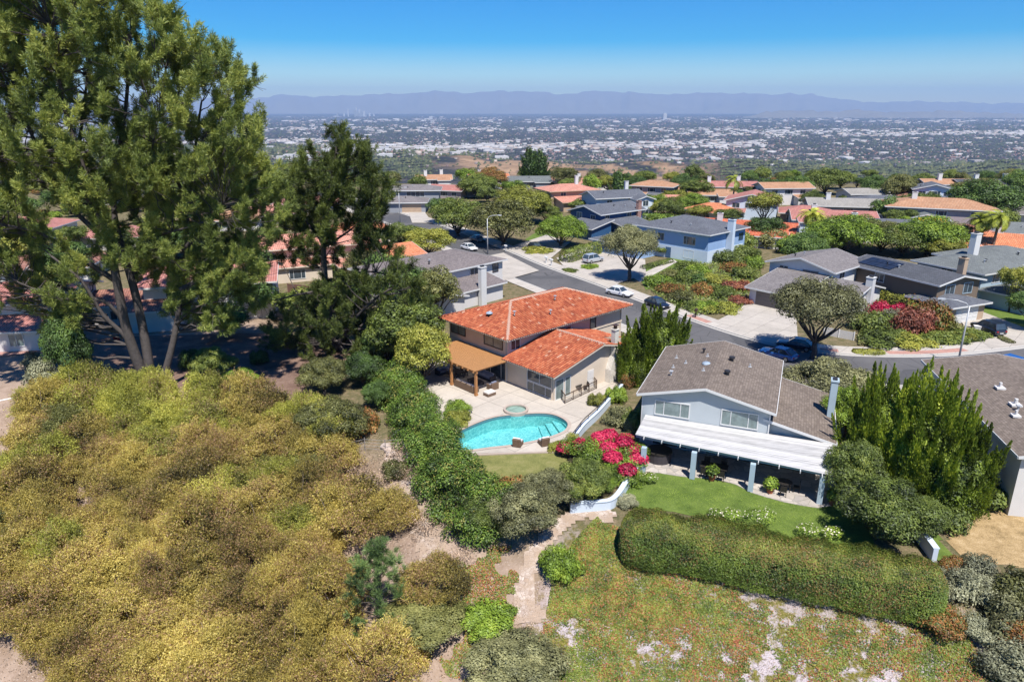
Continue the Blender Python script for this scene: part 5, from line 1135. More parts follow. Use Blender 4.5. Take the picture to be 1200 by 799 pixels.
# smaller, farther houses: (roof centre px, py, storeys, width, depth, rot, roof kind, roof, wall, label, short)
FAR = [
 (508,206,1,13,9,8,'gx','tan','offwhite','low house with tan roof and two white chimneys behind the grey house','tan-roofed house with two chimneys',2),
 (527,218,1,12,9,-20,'gx','rose','mauve','small house with mauve-brown roof beside the grey house','small mauve-roofed house',0),
 (553,216,1,16,12,18,'hip','slate','midgrey','low house with blue-grey hip roof behind the oak trees','blue-grey roofed house behind the oaks',0),
 (572,205,1,15,10,10,'gx','orange','stucco','orange-roofed house with white chimney left of the twin conifers','orange-roofed house left of the twin conifers',1),
 (620,208,1,15,10,4,'gx','green','midgrey','low grey-roofed house below the twin conifers','grey-roofed house by the twin conifers',0),
 (646,208,1,7,6,0,'hip','pink','tanwall','little salmon-roofed house just right of the twin conifers','little salmon-roofed house',0),
 (687,210,1,14,9,12,'gx','pink','offwhite','pink-roofed house with chimney behind the salmon-roofed two-storey house','pink-roofed house with chimney',1),
 (768,213,2,13,9,-25,'hip','tan','midgrey','tan-roofed house with white gable on the far ridge','tan-roofed house on the far ridge',0),
 (796,219,1,9,8,-10,'gx','tan','offwhite','small beige-roofed house right of the tan-roofed house','small beige-roofed house',0),
 (786,231,1,16,11,-8,'hip','pink','stucco','peach tile roof among bright shrubs behind the light blue house','peach-roofed house',0),
 (838,240,1,13,10,-35,'hip','orange','offwhite','orange-roofed garage wing left of the tall palm','orange-roofed garage by the tall palm',0),
 (848,214,1,22,10,-6,'gx','rose','brownwall','long mauve-roofed house on the far ridge','long mauve-roofed house',2),
 (833,223,1,14,9,-6,'gx','tan','offwhite','low tan-roofed house in front of the long mauve-roofed house','low tan-roofed house',0),
 (883,229,2,13,11,-22,'gy','rose','paleblue','white gabled house with rose-brown roof beside the sloping driveway','rose-roofed white gabled house',0),
 (918,215,2,15,9,4,'gx','tan','offwhite','tan-roofed two-storey house behind the dark trees','tan-roofed two-storey house',0),
 (872,262,1,22,12,-25,'gx','red','offwhite','long bright orange-roofed house with white chimney behind the light blue house','bright orange-roofed house',1),
 (944,243,1,12,10,-20,'hip','rose','tanwall','red-brown roofed house left of the pink-brown roof','red-brown roofed house',0),
 (975,250,1,19,12,-14,'gx','rose','paleblue','wide house with faded pink-brown roof behind the feathery palm','house with faded pink-brown roof',1),
 (990,235,1,20,11,-12,'gx','pale','midgrey','house with pale shingle roof and tall grey chimney','pale-roofed house',1),
 (1033,261,1,26,13,-14,'hip','slate','white','long dark grey-roofed house with white walls and picture windows','long dark grey-roofed house',1),
 (1033,231,1,16,10,-4,'hip','slate','offwhite','low blue-grey roofed house between two dark trees','low blue-grey roofed house',0),
 (1010,222,1,12,9,6,'gx','pale','offwhite','small pale-roofed house among trees on the right ridge','small pale-roofed house',0),
 (1040,215,1,10,8,-5,'gx','grey','white','small white house left of the gabled blue house','small white ridge house',0),
 (1075,214,1,17,10,-10,'gx','slate','midgrey','slate-roofed house with dark walls on the right ridge','slate-roofed ridge house',0),
 (1094,217,2,11,9,-22,'gy','slate','paleblue','pale blue gabled house on the right ridge','pale blue gabled house',0),
 (1116,211,2,20,9,-3,'gx','tan','brownwall','wide tan-roofed two-storey house with white chimney on the right ridge','wide tan-roofed ridge house',1),
 (1087,226,1,17,11,-10,'hip','rose','brownwall','brick-red roofed house below the gabled blue house','brick-red roofed house',0),
 (1100,236,2,24,13,-22,'hip','tan','mauve','large tan-brown roofed house with white chimney in the right middle','large tan-brown roofed house',1),
 (1160,212,2,22,10,-2,'gx','dark','steel','long charcoal-roofed house with white chimneys at the far right','long charcoal-roofed house',2),
 (1186,243,1,16,11,-30,'hip','grey','offwhite','grey-roofed house at the right edge above the palms','grey-roofed house above the palms',0),
 (1196,264,1,16,11,-12,'hip','green','steel','blue-grey house at the right edge beside the palms','blue-grey house by the palms',0),
 (1083,251,1,10,8,-20,'gy','green','offwhite','small grey-green roofed house in front of the large tan-brown roof','small grey-green roofed house',0),
 (1120,266,1,16,11,-15,'hip','pink','offwhite','salmon-pink roofed house beside the orange awning','salmon-pink roofed house',0),
 (1152,277,1,18,12,-20,'hip','orange','offwhite','orange-pink roofed house behind the thick palms','orange-pink roofed house behind the palms',0),
 (1190,277,1,12,10,-30,'gx','orange','tanwall','orange-roofed house with white chimney at the right edge','orange-roofed house at the right edge',1),
 (176,217,1,16,10,8,'hip','red','offwhite','red-roofed house glimpsed through the upper branches of the big pine','red-roofed house glimpsed through the pine',0),
 (110,224,1,16,11,0,'hip','pink','offwhite','pink-roofed house left of the red roof behind the big pine','pink-roofed house behind the big pine',0),
 (205,212,1,12,9,-12,'hip','mauve','offwhite','mauve-roofed house right of the red roof behind the big pine','mauve-roofed house behind the big pine',0),
 (22,258,1,20,12,5,'hip','rose','offwhite','brown-pink roofed house at the left edge behind the big pine','brown-pink roofed house at the left edge',0),
 (128,268,1,16,12,12,'hip','rose','offwhite','low rose-roofed house between the trunks of the big pine','low rose-roofed house between the trunks',0),
 (318,243,1,16,11,10,'hip','pink','offwhite','pink-roofed house between the two pines','pink-roofed house between the two pines',0),
 (360,232,1,17,11,5,'hip','rose','offwhite','rose-roofed house hidden behind the dark pine','rose-roofed house behind the dark pine',0),
 (265,250,1,16,11,14,'hip','tan','offwhite','tan-roofed house behind the right branches of the big pine','tan-roofed house behind the pine branches',0),
 (418,262,1,13,10,24,'hip','orange','offwhite','orange-roofed garage right of the dark pine trunk','orange-roofed garage right of the dark pine',0),
 (452,292,1,10,12,40,'gx','orange','offwhite','small orange-roofed wing below the yellow-green tree','orange-roofed wing below the yellow-green tree',0),
 (60,300,1,15,11,10,'hip','brown','offwhite','brown-roofed house in the shade left of the pine trunks','brown-roofed house left of the trunks',0),
]
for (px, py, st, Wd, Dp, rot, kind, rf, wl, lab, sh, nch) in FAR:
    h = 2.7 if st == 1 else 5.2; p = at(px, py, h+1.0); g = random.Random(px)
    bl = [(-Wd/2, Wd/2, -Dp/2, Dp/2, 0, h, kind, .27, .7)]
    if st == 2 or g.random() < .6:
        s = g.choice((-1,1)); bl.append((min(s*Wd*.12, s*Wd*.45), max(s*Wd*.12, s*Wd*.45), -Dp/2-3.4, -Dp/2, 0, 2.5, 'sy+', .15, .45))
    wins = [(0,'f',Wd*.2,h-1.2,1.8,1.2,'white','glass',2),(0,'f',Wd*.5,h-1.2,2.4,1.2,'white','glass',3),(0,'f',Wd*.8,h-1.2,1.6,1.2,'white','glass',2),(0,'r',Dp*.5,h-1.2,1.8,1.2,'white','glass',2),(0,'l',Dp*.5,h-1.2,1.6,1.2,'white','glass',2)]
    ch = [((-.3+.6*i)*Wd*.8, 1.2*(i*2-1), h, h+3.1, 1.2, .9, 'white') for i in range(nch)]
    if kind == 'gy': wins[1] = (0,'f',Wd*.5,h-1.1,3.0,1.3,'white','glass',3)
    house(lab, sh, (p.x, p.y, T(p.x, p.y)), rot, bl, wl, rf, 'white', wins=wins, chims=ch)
p = at(1093,268,1.2); o = empty('awning', (p.x,p.y,0), R(-10)); tag(o, 'bright orange canvas awning beside the salmon-pink roofed house', 'awning'); MB().loft([[(-3,-2,2.2),(3,-2,2.2),(3,-2,2.26),(-3,-2,2.26)],[(-3,2,3.4),(3,2,3.4),(3,2,3.46),(-3,2,3.46)]]).box(-3,3,-2.03,-2,1.3,2.2).build('canopy', M['awning'], o)
for s in (-2.9,2.9):
    for y, z in ((-1.9,2.2),(1.9,3.3)): MB().box(s-.05,s+.05,y-.05,y+.05,0,z).build('post', M['galv'], o)
# ---------------------------------------------------------------- cars
def paintcar(name, c): return paint(name, c, .28, .04, 1, 0, spec=.6, coat=.7)
CP_ = dict(blue=paintcar('blue_car_paint', (.02,.09,.30)), navy=paintcar('dark_car_paint', (.015,.02,.035)), white=paintcar('white_car_paint', (.72,.73,.74)), silver=paintcar('silver_car_paint', (.40,.42,.44)), black=paintcar('black_car_paint', (.012,.012,.014)), red=paintcar('grey_car_paint', (.10,.10,.11)))
def car(label, p, rz, col, kind='sedan'):
    o = empty('parked_car', (p[0], p[1], p[2] if len(p) > 2 else .02), rz); tag(o, label, 'car')
    L, Wd, H0 = (4.6,1.82,1.42) if kind == 'sedan' else (4.7,1.9,1.72)
    hw = Wd/2; belt = .88 if kind == 'sedan' else 1.0
    # body sections along x: (x, half width, bottom, belt height)
    S = [(-L/2,hw*.80,.42,.74*belt),(-L/2+.12,hw*.93,.30,.9*belt),(-L/2+.6,hw,.24,.98*belt),(-.6,hw,.22,belt),(.7,hw,.22,belt*.99),(L/2-.9,hw,.24,belt*.90),(L/2-.25,hw*.95,.28,belt*.80),(L/2,hw*.78,.38,belt*.62)]
    ring = lambda x, w, a, b: [(x,-w*.86,a),(x,-w,a+.14),(x,-w,b-.16),(x,-w*.93,b-.03),(x,-w*.5,b+.02),(x,w*.5,b+.02),(x,w*.93,b-.03),(x,w,b-.16),(x,w,a+.14),(x,w*.86,a)]
    bd = MB().loft([ring(*s) for s in S]).build('body', CP_[col], o, smooth=False)
    if kind == 'sedan': xs = (-L/2+.35, -L/2+1.15, .25, L/2-1.35)
    elif kind == 'suv': xs = (-L/2+.12, -L/2+.45, .35, L/2-1.3)
    g = MB(); zt = H0-.05; w0, w1 = hw*.93, hw*.72
    g.add([(xs[0],-w0*.92,belt-.02),(xs[3],-w0,belt-.04),(xs[3],w0,belt-.04),(xs[0],w0*.92,belt-.02),(xs[1],-w1,zt),(xs[2],-w1,zt),(xs[2],w1,zt),(xs[1],w1,zt)], [(0,1,5,4),(1,2,6,5),(2,3,7,6),(3,0,4,7),(4,5,6,7)]).build('windows', M['glass'], o)
    r = MB(); r.loft([[(xs[1]+.02,-w1*.97,zt+.004),(xs[1]+.02,w1*.97,zt+.004),(xs[1]+.05,w1*.9,zt+.05),(xs[1]+.05,-w1*.9,zt+.05)],[(xs[2]-.02,-w1*.97,zt+.004),(xs[2]-.02,w1*.97,zt+.004),(xs[2]-.08,w1*.9,zt+.05),(xs[2]-.08,-w1*.9,zt+.05)]])
    for s in (-1,1):
        r.beam((xs[3],s*w0*1.0,belt-.02),(xs[2],s*w1*1.01,zt+.01),.06,.06); r.beam((xs[0],s*w0*.93,belt-.02),(xs[1],s*w1*1.01,zt+.01),.09,.07); r.beam(((xs[1]+xs[2])/2,s*w0*.99,belt-.02),((xs[1]+xs[2])/2,s*w1*1.01,zt),.07,.05)
    r.build('roof', CP_[col], o)
    for sx in (-L/2+.85, L/2-.88):
        for s in (-1,1):
            wl = MB().tube([(sx,s*(hw-.20),.33),(sx,s*(hw+.015),.33)], .33, 14).build('wheel', M['rubber'], o)
            MB().tube([(sx,s*(hw+.016),.33),(sx,s*(hw+.03),.33)], .21, 10).build('rim', M['rim'], wl)
    for s in (-1,1):
        MB().box(L/2-.2,L/2-.03,s*hw*.62-.17,s*hw*.62+.17,belt*.58,belt*.72).build('headlight', M['light'], o); MB().box(-L/2-.012,-L/2+.14,s*hw*.66-.14,s*hw*.66+.14,belt*.66,belt*.82).build('tail_light', M['red_lens'], o)
        MB().box(xs[3]-.30,xs[3]-.14,s*(hw+.08)-.09,s*(hw+.08)+.09,belt,belt+.12).build('mirror', CP_[col], o)
    MB().box(-L/2-.015,-L/2+.05,-.26,.26,.46*1,.58).build('number_plate', M['white'], o); MB().box(L/2-.06,L/2+.01,-.5,.5,.42,.56).build('grille', M['black'], o)
    return o
def dirp(a, b, z=0): p, q = at(*a, z), at(*b, z); return math.atan2(q.y-p.y, q.x-p.x)
car('silver crossover parked on the driveway in front of the navy blue house', at(695,307,.15), dirp((681,309),(712,303)), 'silver', 'suv')
car('white sedan parked at the kerb under the street tree', at(726,346), dirp((705,341),(748,350)), 'white')
car('black car at the kerb half hidden behind the pointed juniper', at(770,359.5), dirp((755,353),(790,366)), 'black')
car('bright blue sedan parked on the near side of the street beside the grey-blue house', at(911,419), dirp((935,423),(888,411)), 'blue')
car('dark navy sedan parked at the far kerb behind the blue sedan', at(932,408), dirp((960,411),(905,402)), 'navy')
car('dark wagon parked on the driveway at the right, rear end towards the street', at(1157,389,.15), dirp((1174,394),(1140,381)), 'navy', 'suv')
car('blue station wagon at the right edge of the street', at(1195,437), dirp((1170,430),(1225,448)), 'blue', 'suv')
car('dark car parked in the shade under the spreading oak', at(628,292), dirp((612,287),(645,298)), 'black')
car('pale sedan turning behind the mauve-brown roof near the yellow-green tree', at(550,293), dirp((540,290),(565,297)), 'white')
car('dark car parked at the kerb beneath the oaks at the top of the street', at(560,283), dirp((545,279),(578,288)), 'red')
car('white car at the far left edge beside the brick terrace', at(-6,408), R(70), 'white')
# ---------------------------------------------------------------- street furniture
def lamp(label, p, h, ang, arm=2.2):
    o = empty('street_lamp', p, ang); tag(o, label, 'street lamp', None)
    MB().tube([(0,0,0),(0,0,h*.6),(0,0,h)], [.13,.10,.07], 8).build('pole', M['galv'], o, smooth=True)
    MB().tube([(0,0,h-.1),(arm*.15,0,h+.35),(arm*.5,0,h+.62),(arm,0,h+.68)], .05, 6).build('arm', M['galv'], o, smooth=True)
    MB().loft([[(arm-.1,-.08,h+.62),(arm-.1,.08,h+.62),(arm-.1,.08,h+.74),(arm-.1,-.08,h+.74)],[(arm+.3,-.17,h+.58),(arm+.3,.17,h+.58),(arm+.3,.14,h+.76),(arm+.3,-.14,h+.76)],[(arm+.75,-.1,h+.6),(arm+.75,.1,h+.6),(arm+.75,.08,h+.7),(arm+.75,-.08,h+.7)]]).build('lamp_head', M['galv'], o); return o
p = at(571.5,298); lamp('grey street lamp standing behind the mauve-brown roof, arm pointing right', p, 7.4, 0)
p = at(469,262); lamp('grey street lamp in front of the grey house at the top of the street', p, 8.6, R(20), 1.5)
p = at(1122,428); lamp('tall grey street lamp beside the brick-paved kerb strip at the right', p, 7.2, R(160), 2.6)
def mailbox(label, p, rz, mat='white'):
    o = empty('mailbox', (p.x,p.y,.12), rz); tag(o, label, 'mailbox'); MB().box(-.07,.07,-.07,.07,0,1.0).build('post', M[mat], o)
    MB().loft([[(-.2,y,1.0),(.2,y,1.0),(.2,y,1.22),(.1,y,1.33),(-.1,y,1.33),(-.2,y,1.22)] for y in (-.32,.32)]).build('box', M[mat], o)
mailbox('white mailbox by the kerb left of the shaded driveway', at(592.5,295), R(40)); mailbox('white mailbox by the kerb right of the shaded driveway', at(646,312), R(40)); mailbox('dark mailbox on the brick strip by the flower bank', at(815,373), R(-30), 'bronze')
mailbox('white mailbox near the silver crossover driveway', at(640,309), R(40))
for x, y, l in ((1144,389,'left'),(1153,388.5,'right')):
    o = empty('utility_box', at(x,y,.05), R(-20)); tag(o, f'pale utility box at the end of the right driveway, {l} of the pair', 'utility box', 'utility boxes by the right driveway'); MB().loft([[(-.35,-.3,0),(.35,-.3,0),(.35,.3,0),(-.35,.3,0)],[(-.4,-.35,.8),(.4,-.35,.8),(.4,.35,.8),(-.4,.35,.8)]]).build('body', M['offwhite'], o); MB().box(-.43,.43,-.38,.38,.8,.9).build('lid', M['offwhite'], o)
for x, y, l in ((137,400,'red plastic drum standing near the pine trunks'),):
    o = empty('drum', at(x,y,.03)); tag(o, l, 'drum'); MB().tube([(0,0,0),(0,0,.9)], .38, 12).build('body', M['redplastic'], o); MB().tube([(0,0,.9),(0,0,.97)], .41, 12).build('lid', M['orangeplastic'], o)
# front walls and fences
def fence(label, pts, h=1.7, mat='tanwall', name='fence'):
    o = empty(name); tag(o, label, 'fence'); pn = MB()
    for i in range(len(pts)-1):
        a, b = pts[i], pts[i+1]; n = max(1, round((b-a).length/2.4)); m = max(1, int((b-a).length/.16))
        for q in range(m): c, d = a.lerp(b, q/m), a.lerp(b, (q+.9)/m); z = T(c.x,c.y); pn.beam(c+Vector((0,0,z+h/2)), d+Vector((0,0,z+h/2)), .03, h)
        for q in range(n+(i == len(pts)-2)): c = a.lerp(b, q/n); z = T(c.x,c.y); MB().box(c.x-.06,c.x+.06,c.y-.06,c.y+.06,z-.2,z+h+.08).build('post', M[mat], o)
    pn.build('boards', M[mat], o)
M['fencewood'] = paint('weathered_fence', (.16,.09,.07), .9, .3, 2, .4); M['wirepost'] = paint('grey_wood_post', (.25,.22,.2), .9, .3, 3, .5)
fence('weathered brown board fence below the pink-roofed cream house', [at(338,345), at(400,352)], 1.8, 'fencewood')
fence('brown board fence between the orange-roofed house and the grey-blue house', [at(727,450), at(745,415)], 1.6, 'fencewood')
fence('grey board fence behind the light blue house and the orange roof', [at(700,288), at(756,296)], 1.5, 'wirepost')
fence('low pale picket fence behind the street tree at the right', [at(965,392), at(1000,399)], 1.1, 'offwhite')
o = empty('wire_fence'); tag(o, 'rusty wire fence with thin posts above the rubble steps left of the pool hedge', 'fence')
q = [atT(x,y) for x,y in ((398,535),(428,528),(452,530),(472,528),(478,548))]; mb = MB()
for i in range(len(q)-1):
    for h in (.25,.55,.85,1.15): mb.beam(q[i]+Vector((0,0,h)), q[i+1]+Vector((0,0,h)), .015, .015)
mb.build('wire', M['galv'], o)
for c in q: MB().tube([c-Vector((0,0,.2)), c+Vector((0,0,1.3))], .04, 6).build('post', M['wirepost'], o)
hp = catmull([atT(x,y) for x,y in ((-20,474),(10,468),(30,463),(45,456),(48,449))], 5)
tag(MB().tube([p+Vector((0,0,.06)) for p in hp], .08, 6).build('garden_edging', M['hose'], smooth=True), 'curved white edging strip on the dry ground at the left edge', 'edging')
# small rocks, pots
rk = random.Random(5)
def rock(label, p, s, mat='stone', group=None):
    vs, fs = MB().ball((0,0,0), s, seg=7, rings=5).v, MB().ball((0,0,0), s, seg=7, rings=5).f
    mb = MB(); mb.add([(v[0]*rk.uniform(.8,1.25), v[1]*rk.uniform(.8,1.25), v[2]*rk.uniform(.45,.7)) for v in vs], fs); o = mb.build('rock', M[mat]); o.location = (p.x, p.y, p.z+s*.2); tag(o, label, 'rock', group)
for i, (x, y) in enumerate(((456,528),(459,533),(463,541),(452,524))): rock('pale step stone among the rubble beside the wire fence', atT(x,y), .5, 'stone', 'step stones by the wire fence')
for i, (x, y, l) in enumerate(((834,563,'second'),(902,578,'third'),(975,592,'fourth'))):
    o = empty('potted_plant', (at(x,y).x, at(x,y).y, .07)); tag(o, f'leafy potted plant beside the {l} post of the white patio cover from the left', 'potted plant')
    MB().tube([(0,0,0),(0,0,.5)], [.22,.32], 10).build('pot', M['terracotta'], o); g = np.random.default_rng(i); V, F = leaves([[0,0,.8]], [[.5,.5,.5]], 400, .22, g); link('leaves', mesh_np('leaves', V, F, FO['bright']), o)
# ---------------------------------------------------------------- plant library
lib('round_dark_tree', lambda: make_tree('tree', 11, 7.5, 4.2, 1.6, 56, 1.05, .24, 20000, 'dark'))
lib('spreading_tree', lambda: make_tree('tree', 12, 9, 6.0, 2.2, 80, 1.35, .27, 30000, 'mid', tr=.4))
lib('leafy_tree', lambda: make_tree('tree', 13, 6.5, 3.4, 1.1, 40, .95, .24, 14000, 'mid'))
lib('loose_tree', lambda: make_tree('tree', 14, 7, 3.6, 1.4, 30, .85, .24, 9500, 'olive'))
lib('low_bushy_tree', lambda: make_tree('tree', 15, 4.6, 3.6, .6, 26, 1.1, .32, 6500, 'mid'))
lib('street_tree', lambda: make_tree('tree', 19, 9.5, 5.4, 2.7, 95, 1.2, .22, 38000, 'mid', tr=.38))
lib('full_tree', lambda: make_tree('tree', 18, 7.5, 5.2, .7, 80, 1.25, .27, 26000, 'mid', tr=.35))
lib('big_shrub', lambda: make_tree('shrub', 17, 5.0, 3.4, .35, 60, .8, .17, 34000, 'mid', cz=2.5))
lib('tall_conifer', lambda: make_spires('conifer', 16, (2.0,2.0,7.5), 60, 2.6, .36, 7000, 'dark', .5, .55))
lib('garden_shrub', lambda: make_shrub('shrub', 21, (1.9,1.9,1.7), 16, .7, .22, 3600, 'mid'))
lib('broad_shrub', lambda: make_shrub('shrub', 22, (2.8,2.2,1.6), 22, .75, .24, 4800, 'mid'))
lib('low_shrub', lambda: make_shrub('shrub', 23, (2.2,1.8,.9), 16, .55, .22, 3000, 'mid'))
for i in range(5):
    lib(f'wild_bush_{i}', lambda i=i: make_scrub('bush', 30+i, (3.3+.3*(i%3), 2.9+.3*(i%2), 2.5+.5*(i%2)), 95, .46, .15, 34000, 'brush'))
lib('dead_bush', lambda: make_shrub('bush', 41, (1.5,1.4,1.2), 14, .5, .10, 900, 'drytwig', stems=14, align=1.2))
lib('near_shrub', lambda: make_shrub('shrub', 42, (1.7,1.6,1.5), 22, .55, .15, 9000, 'mid'))
lib('near_shrub_b', lambda: make_shrub('shrub', 43, (1.9,1.5,1.2), 24, .5, .13, 9000, 'silver'))
lib('palm', lambda: make_palm('palm_tree', 50, 8.0))
lib('palm_b', lambda: make_palm('palm_tree', 51, 6.0, 2.4, 40))
# ---- individual plants seen clearly: (key, px, py of the base, width scale, height scale, foliage, label, category)
def hgt(px, pyb, pyt): p = at(px, pyb); d = p.y*CP+H*SP; return (pyb-pyt)/FPX*d/.93
def plant(key, px, py, w, h, fol, label, cat='tree', rz=None, terr=False):
    base = {'street_tree':(5.4,9.5),'full_tree':(5.2,7.5),'big_shrub':(3.4,5.0),'round_dark_tree':(4.2,7.5),'spreading_tree':(6,9),'leafy_tree':(3.4,6.5),'loose_tree':(3.6,7),'low_bushy_tree':(3.6,4.6),'tall_conifer':(2.4,9),'garden_shrub':(1.9,1.9),'broad_shrub':(2.8,1.8),'low_shrub':(2.2,1.1),'near_shrub':(1.7,1.7),'near_shrub_b':(1.9,1.4),'palm':(2.6,9),'palm_b':(2.4,7),'dead_bush':(1.5,1.3)}
    b = base.get(key, (2.7,2.0)); p = at(px, py) if py < 300 else atT(px, py)
    return put(key, p, s=w/2/b[0], sz=h/b[1], fol=fol, label=label, cat=cat, rz=rz)
PL = [
 ('street_tree',737,329,10.8,9.6,'greyg','grey-green round street tree standing beside the white sedan','tree'),
 ('street_tree',951,420,11.6,9.8,'greyg','large grey-green leaning street tree over the blue and navy sedans','tree'),
 ('full_tree',658,289,11.8,6.8,'bright','bright green broad tree beside the shaded driveway','tree'),
 ('full_tree',588,288,16,10,'olive','wide olive-green oak beside the street lamp at the top of the street','tree'),
 ('full_tree',538,277,15,8.8,'mid','dense green oak left of the olive-green oak','tree'),
 ('full_tree',612,262,16,9.5,'yellow','yellow-green tree behind the olive-green oak','tree'),
 ('leafy_tree',503,303,10,6.4,'yellow','yellow-green tree with rusty tips beside the mauve-brown roof','tree'),
 ('leafy_tree',470,292,9,5.5,'mid','green tree below the driveway of the grey house','tree'),
 ('tall_conifer',725,238,7.0,12.0,'dark','dark green fir in front of the slate-gabled dark blue house','tree'),
 ('tall_conifer',620,213,9.0,16,'dark','left one of the twin dark conifers rising above the far woods','conifer'),
 ('tall_conifer',633,212,8.5,15,'dark','right one of the twin dark conifers rising above the far woods','conifer'),
 ('palm',857,250,6.4,10.5,None,'tall fan palm behind the light blue house','palm'),
 ('palm_b',945,291,7.2,8.6,None,'feathery palm left of the faded pink-brown roof','palm'),
 ('palm_b',1146,302,8.0,9.0,'palm','thick palm in front of the orange-pink roof at the right','palm'),
 ('palm',1160,304,7.0,9.5,'palm','second palm leaning right behind the grey-green roof','palm'),
 ('palm_b',1016,296,0.1,0.1,None,None,None),
 ('round_dark_tree',1210,386,7.5,5.6,'dark','dark round shrub at the right edge above the driveway','shrub'),
 ('loose_tree',1182,366,5.8,7.4,'yellow','small yellow-leaved tree on the lawn at the right','tree'),
 ('leafy_tree',1008,302,0.1,0.1,None,None,None),
 # around the orange house
 ('leafy_tree',498,452,6.0,7.2,'yellow','yellow-green tree with pale trunk left of the pergola','tree'),
 ('leafy_tree',478,430,9.0,8.0,'mid','green tree behind the pergola corner','tree'),
 ('leafy_tree',512,378,7.0,8.0,'olive','olive tree left of the orange-roofed house eave','tree'),
 # street side of grey house
 ('big_shrub',968,478,9.5,5.2,'greyg','grey-green rounded shrub behind the chimney of the grey-blue house','shrub'),
 ('big_shrub',990,512,5.4,5.0,'bright','large-leaved bright green shrub right of the grey-blue house chimney','shrub'),
 ('big_shrub',1030,630,6.8,4.6,'mid','big leafy green shrub at the right end of the lawn','shrub'),
 ('big_shrub',996,588,5.0,5.2,'mid','dense green shrub between the patio cover and the spiky junipers','shrub'),
 ('big_shrub',1068,628,4.6,3.2,'mid','yellow-green leafy shrub above the short pale wall','shrub'),
 ('garden_shrub',1104,618,3.4,2.2,'mid','small clipped round shrub beside the dry grass','shrub'),
 ('garden_shrub',1163,592,4.2,2.2,'mid','rounded green shrub against the white house at the right edge','shrub'),
]
for k, px, py, w, h, fol, lab, cat in PL:
    if lab: plant(k, px, py, w, h, fol, lab, cat)
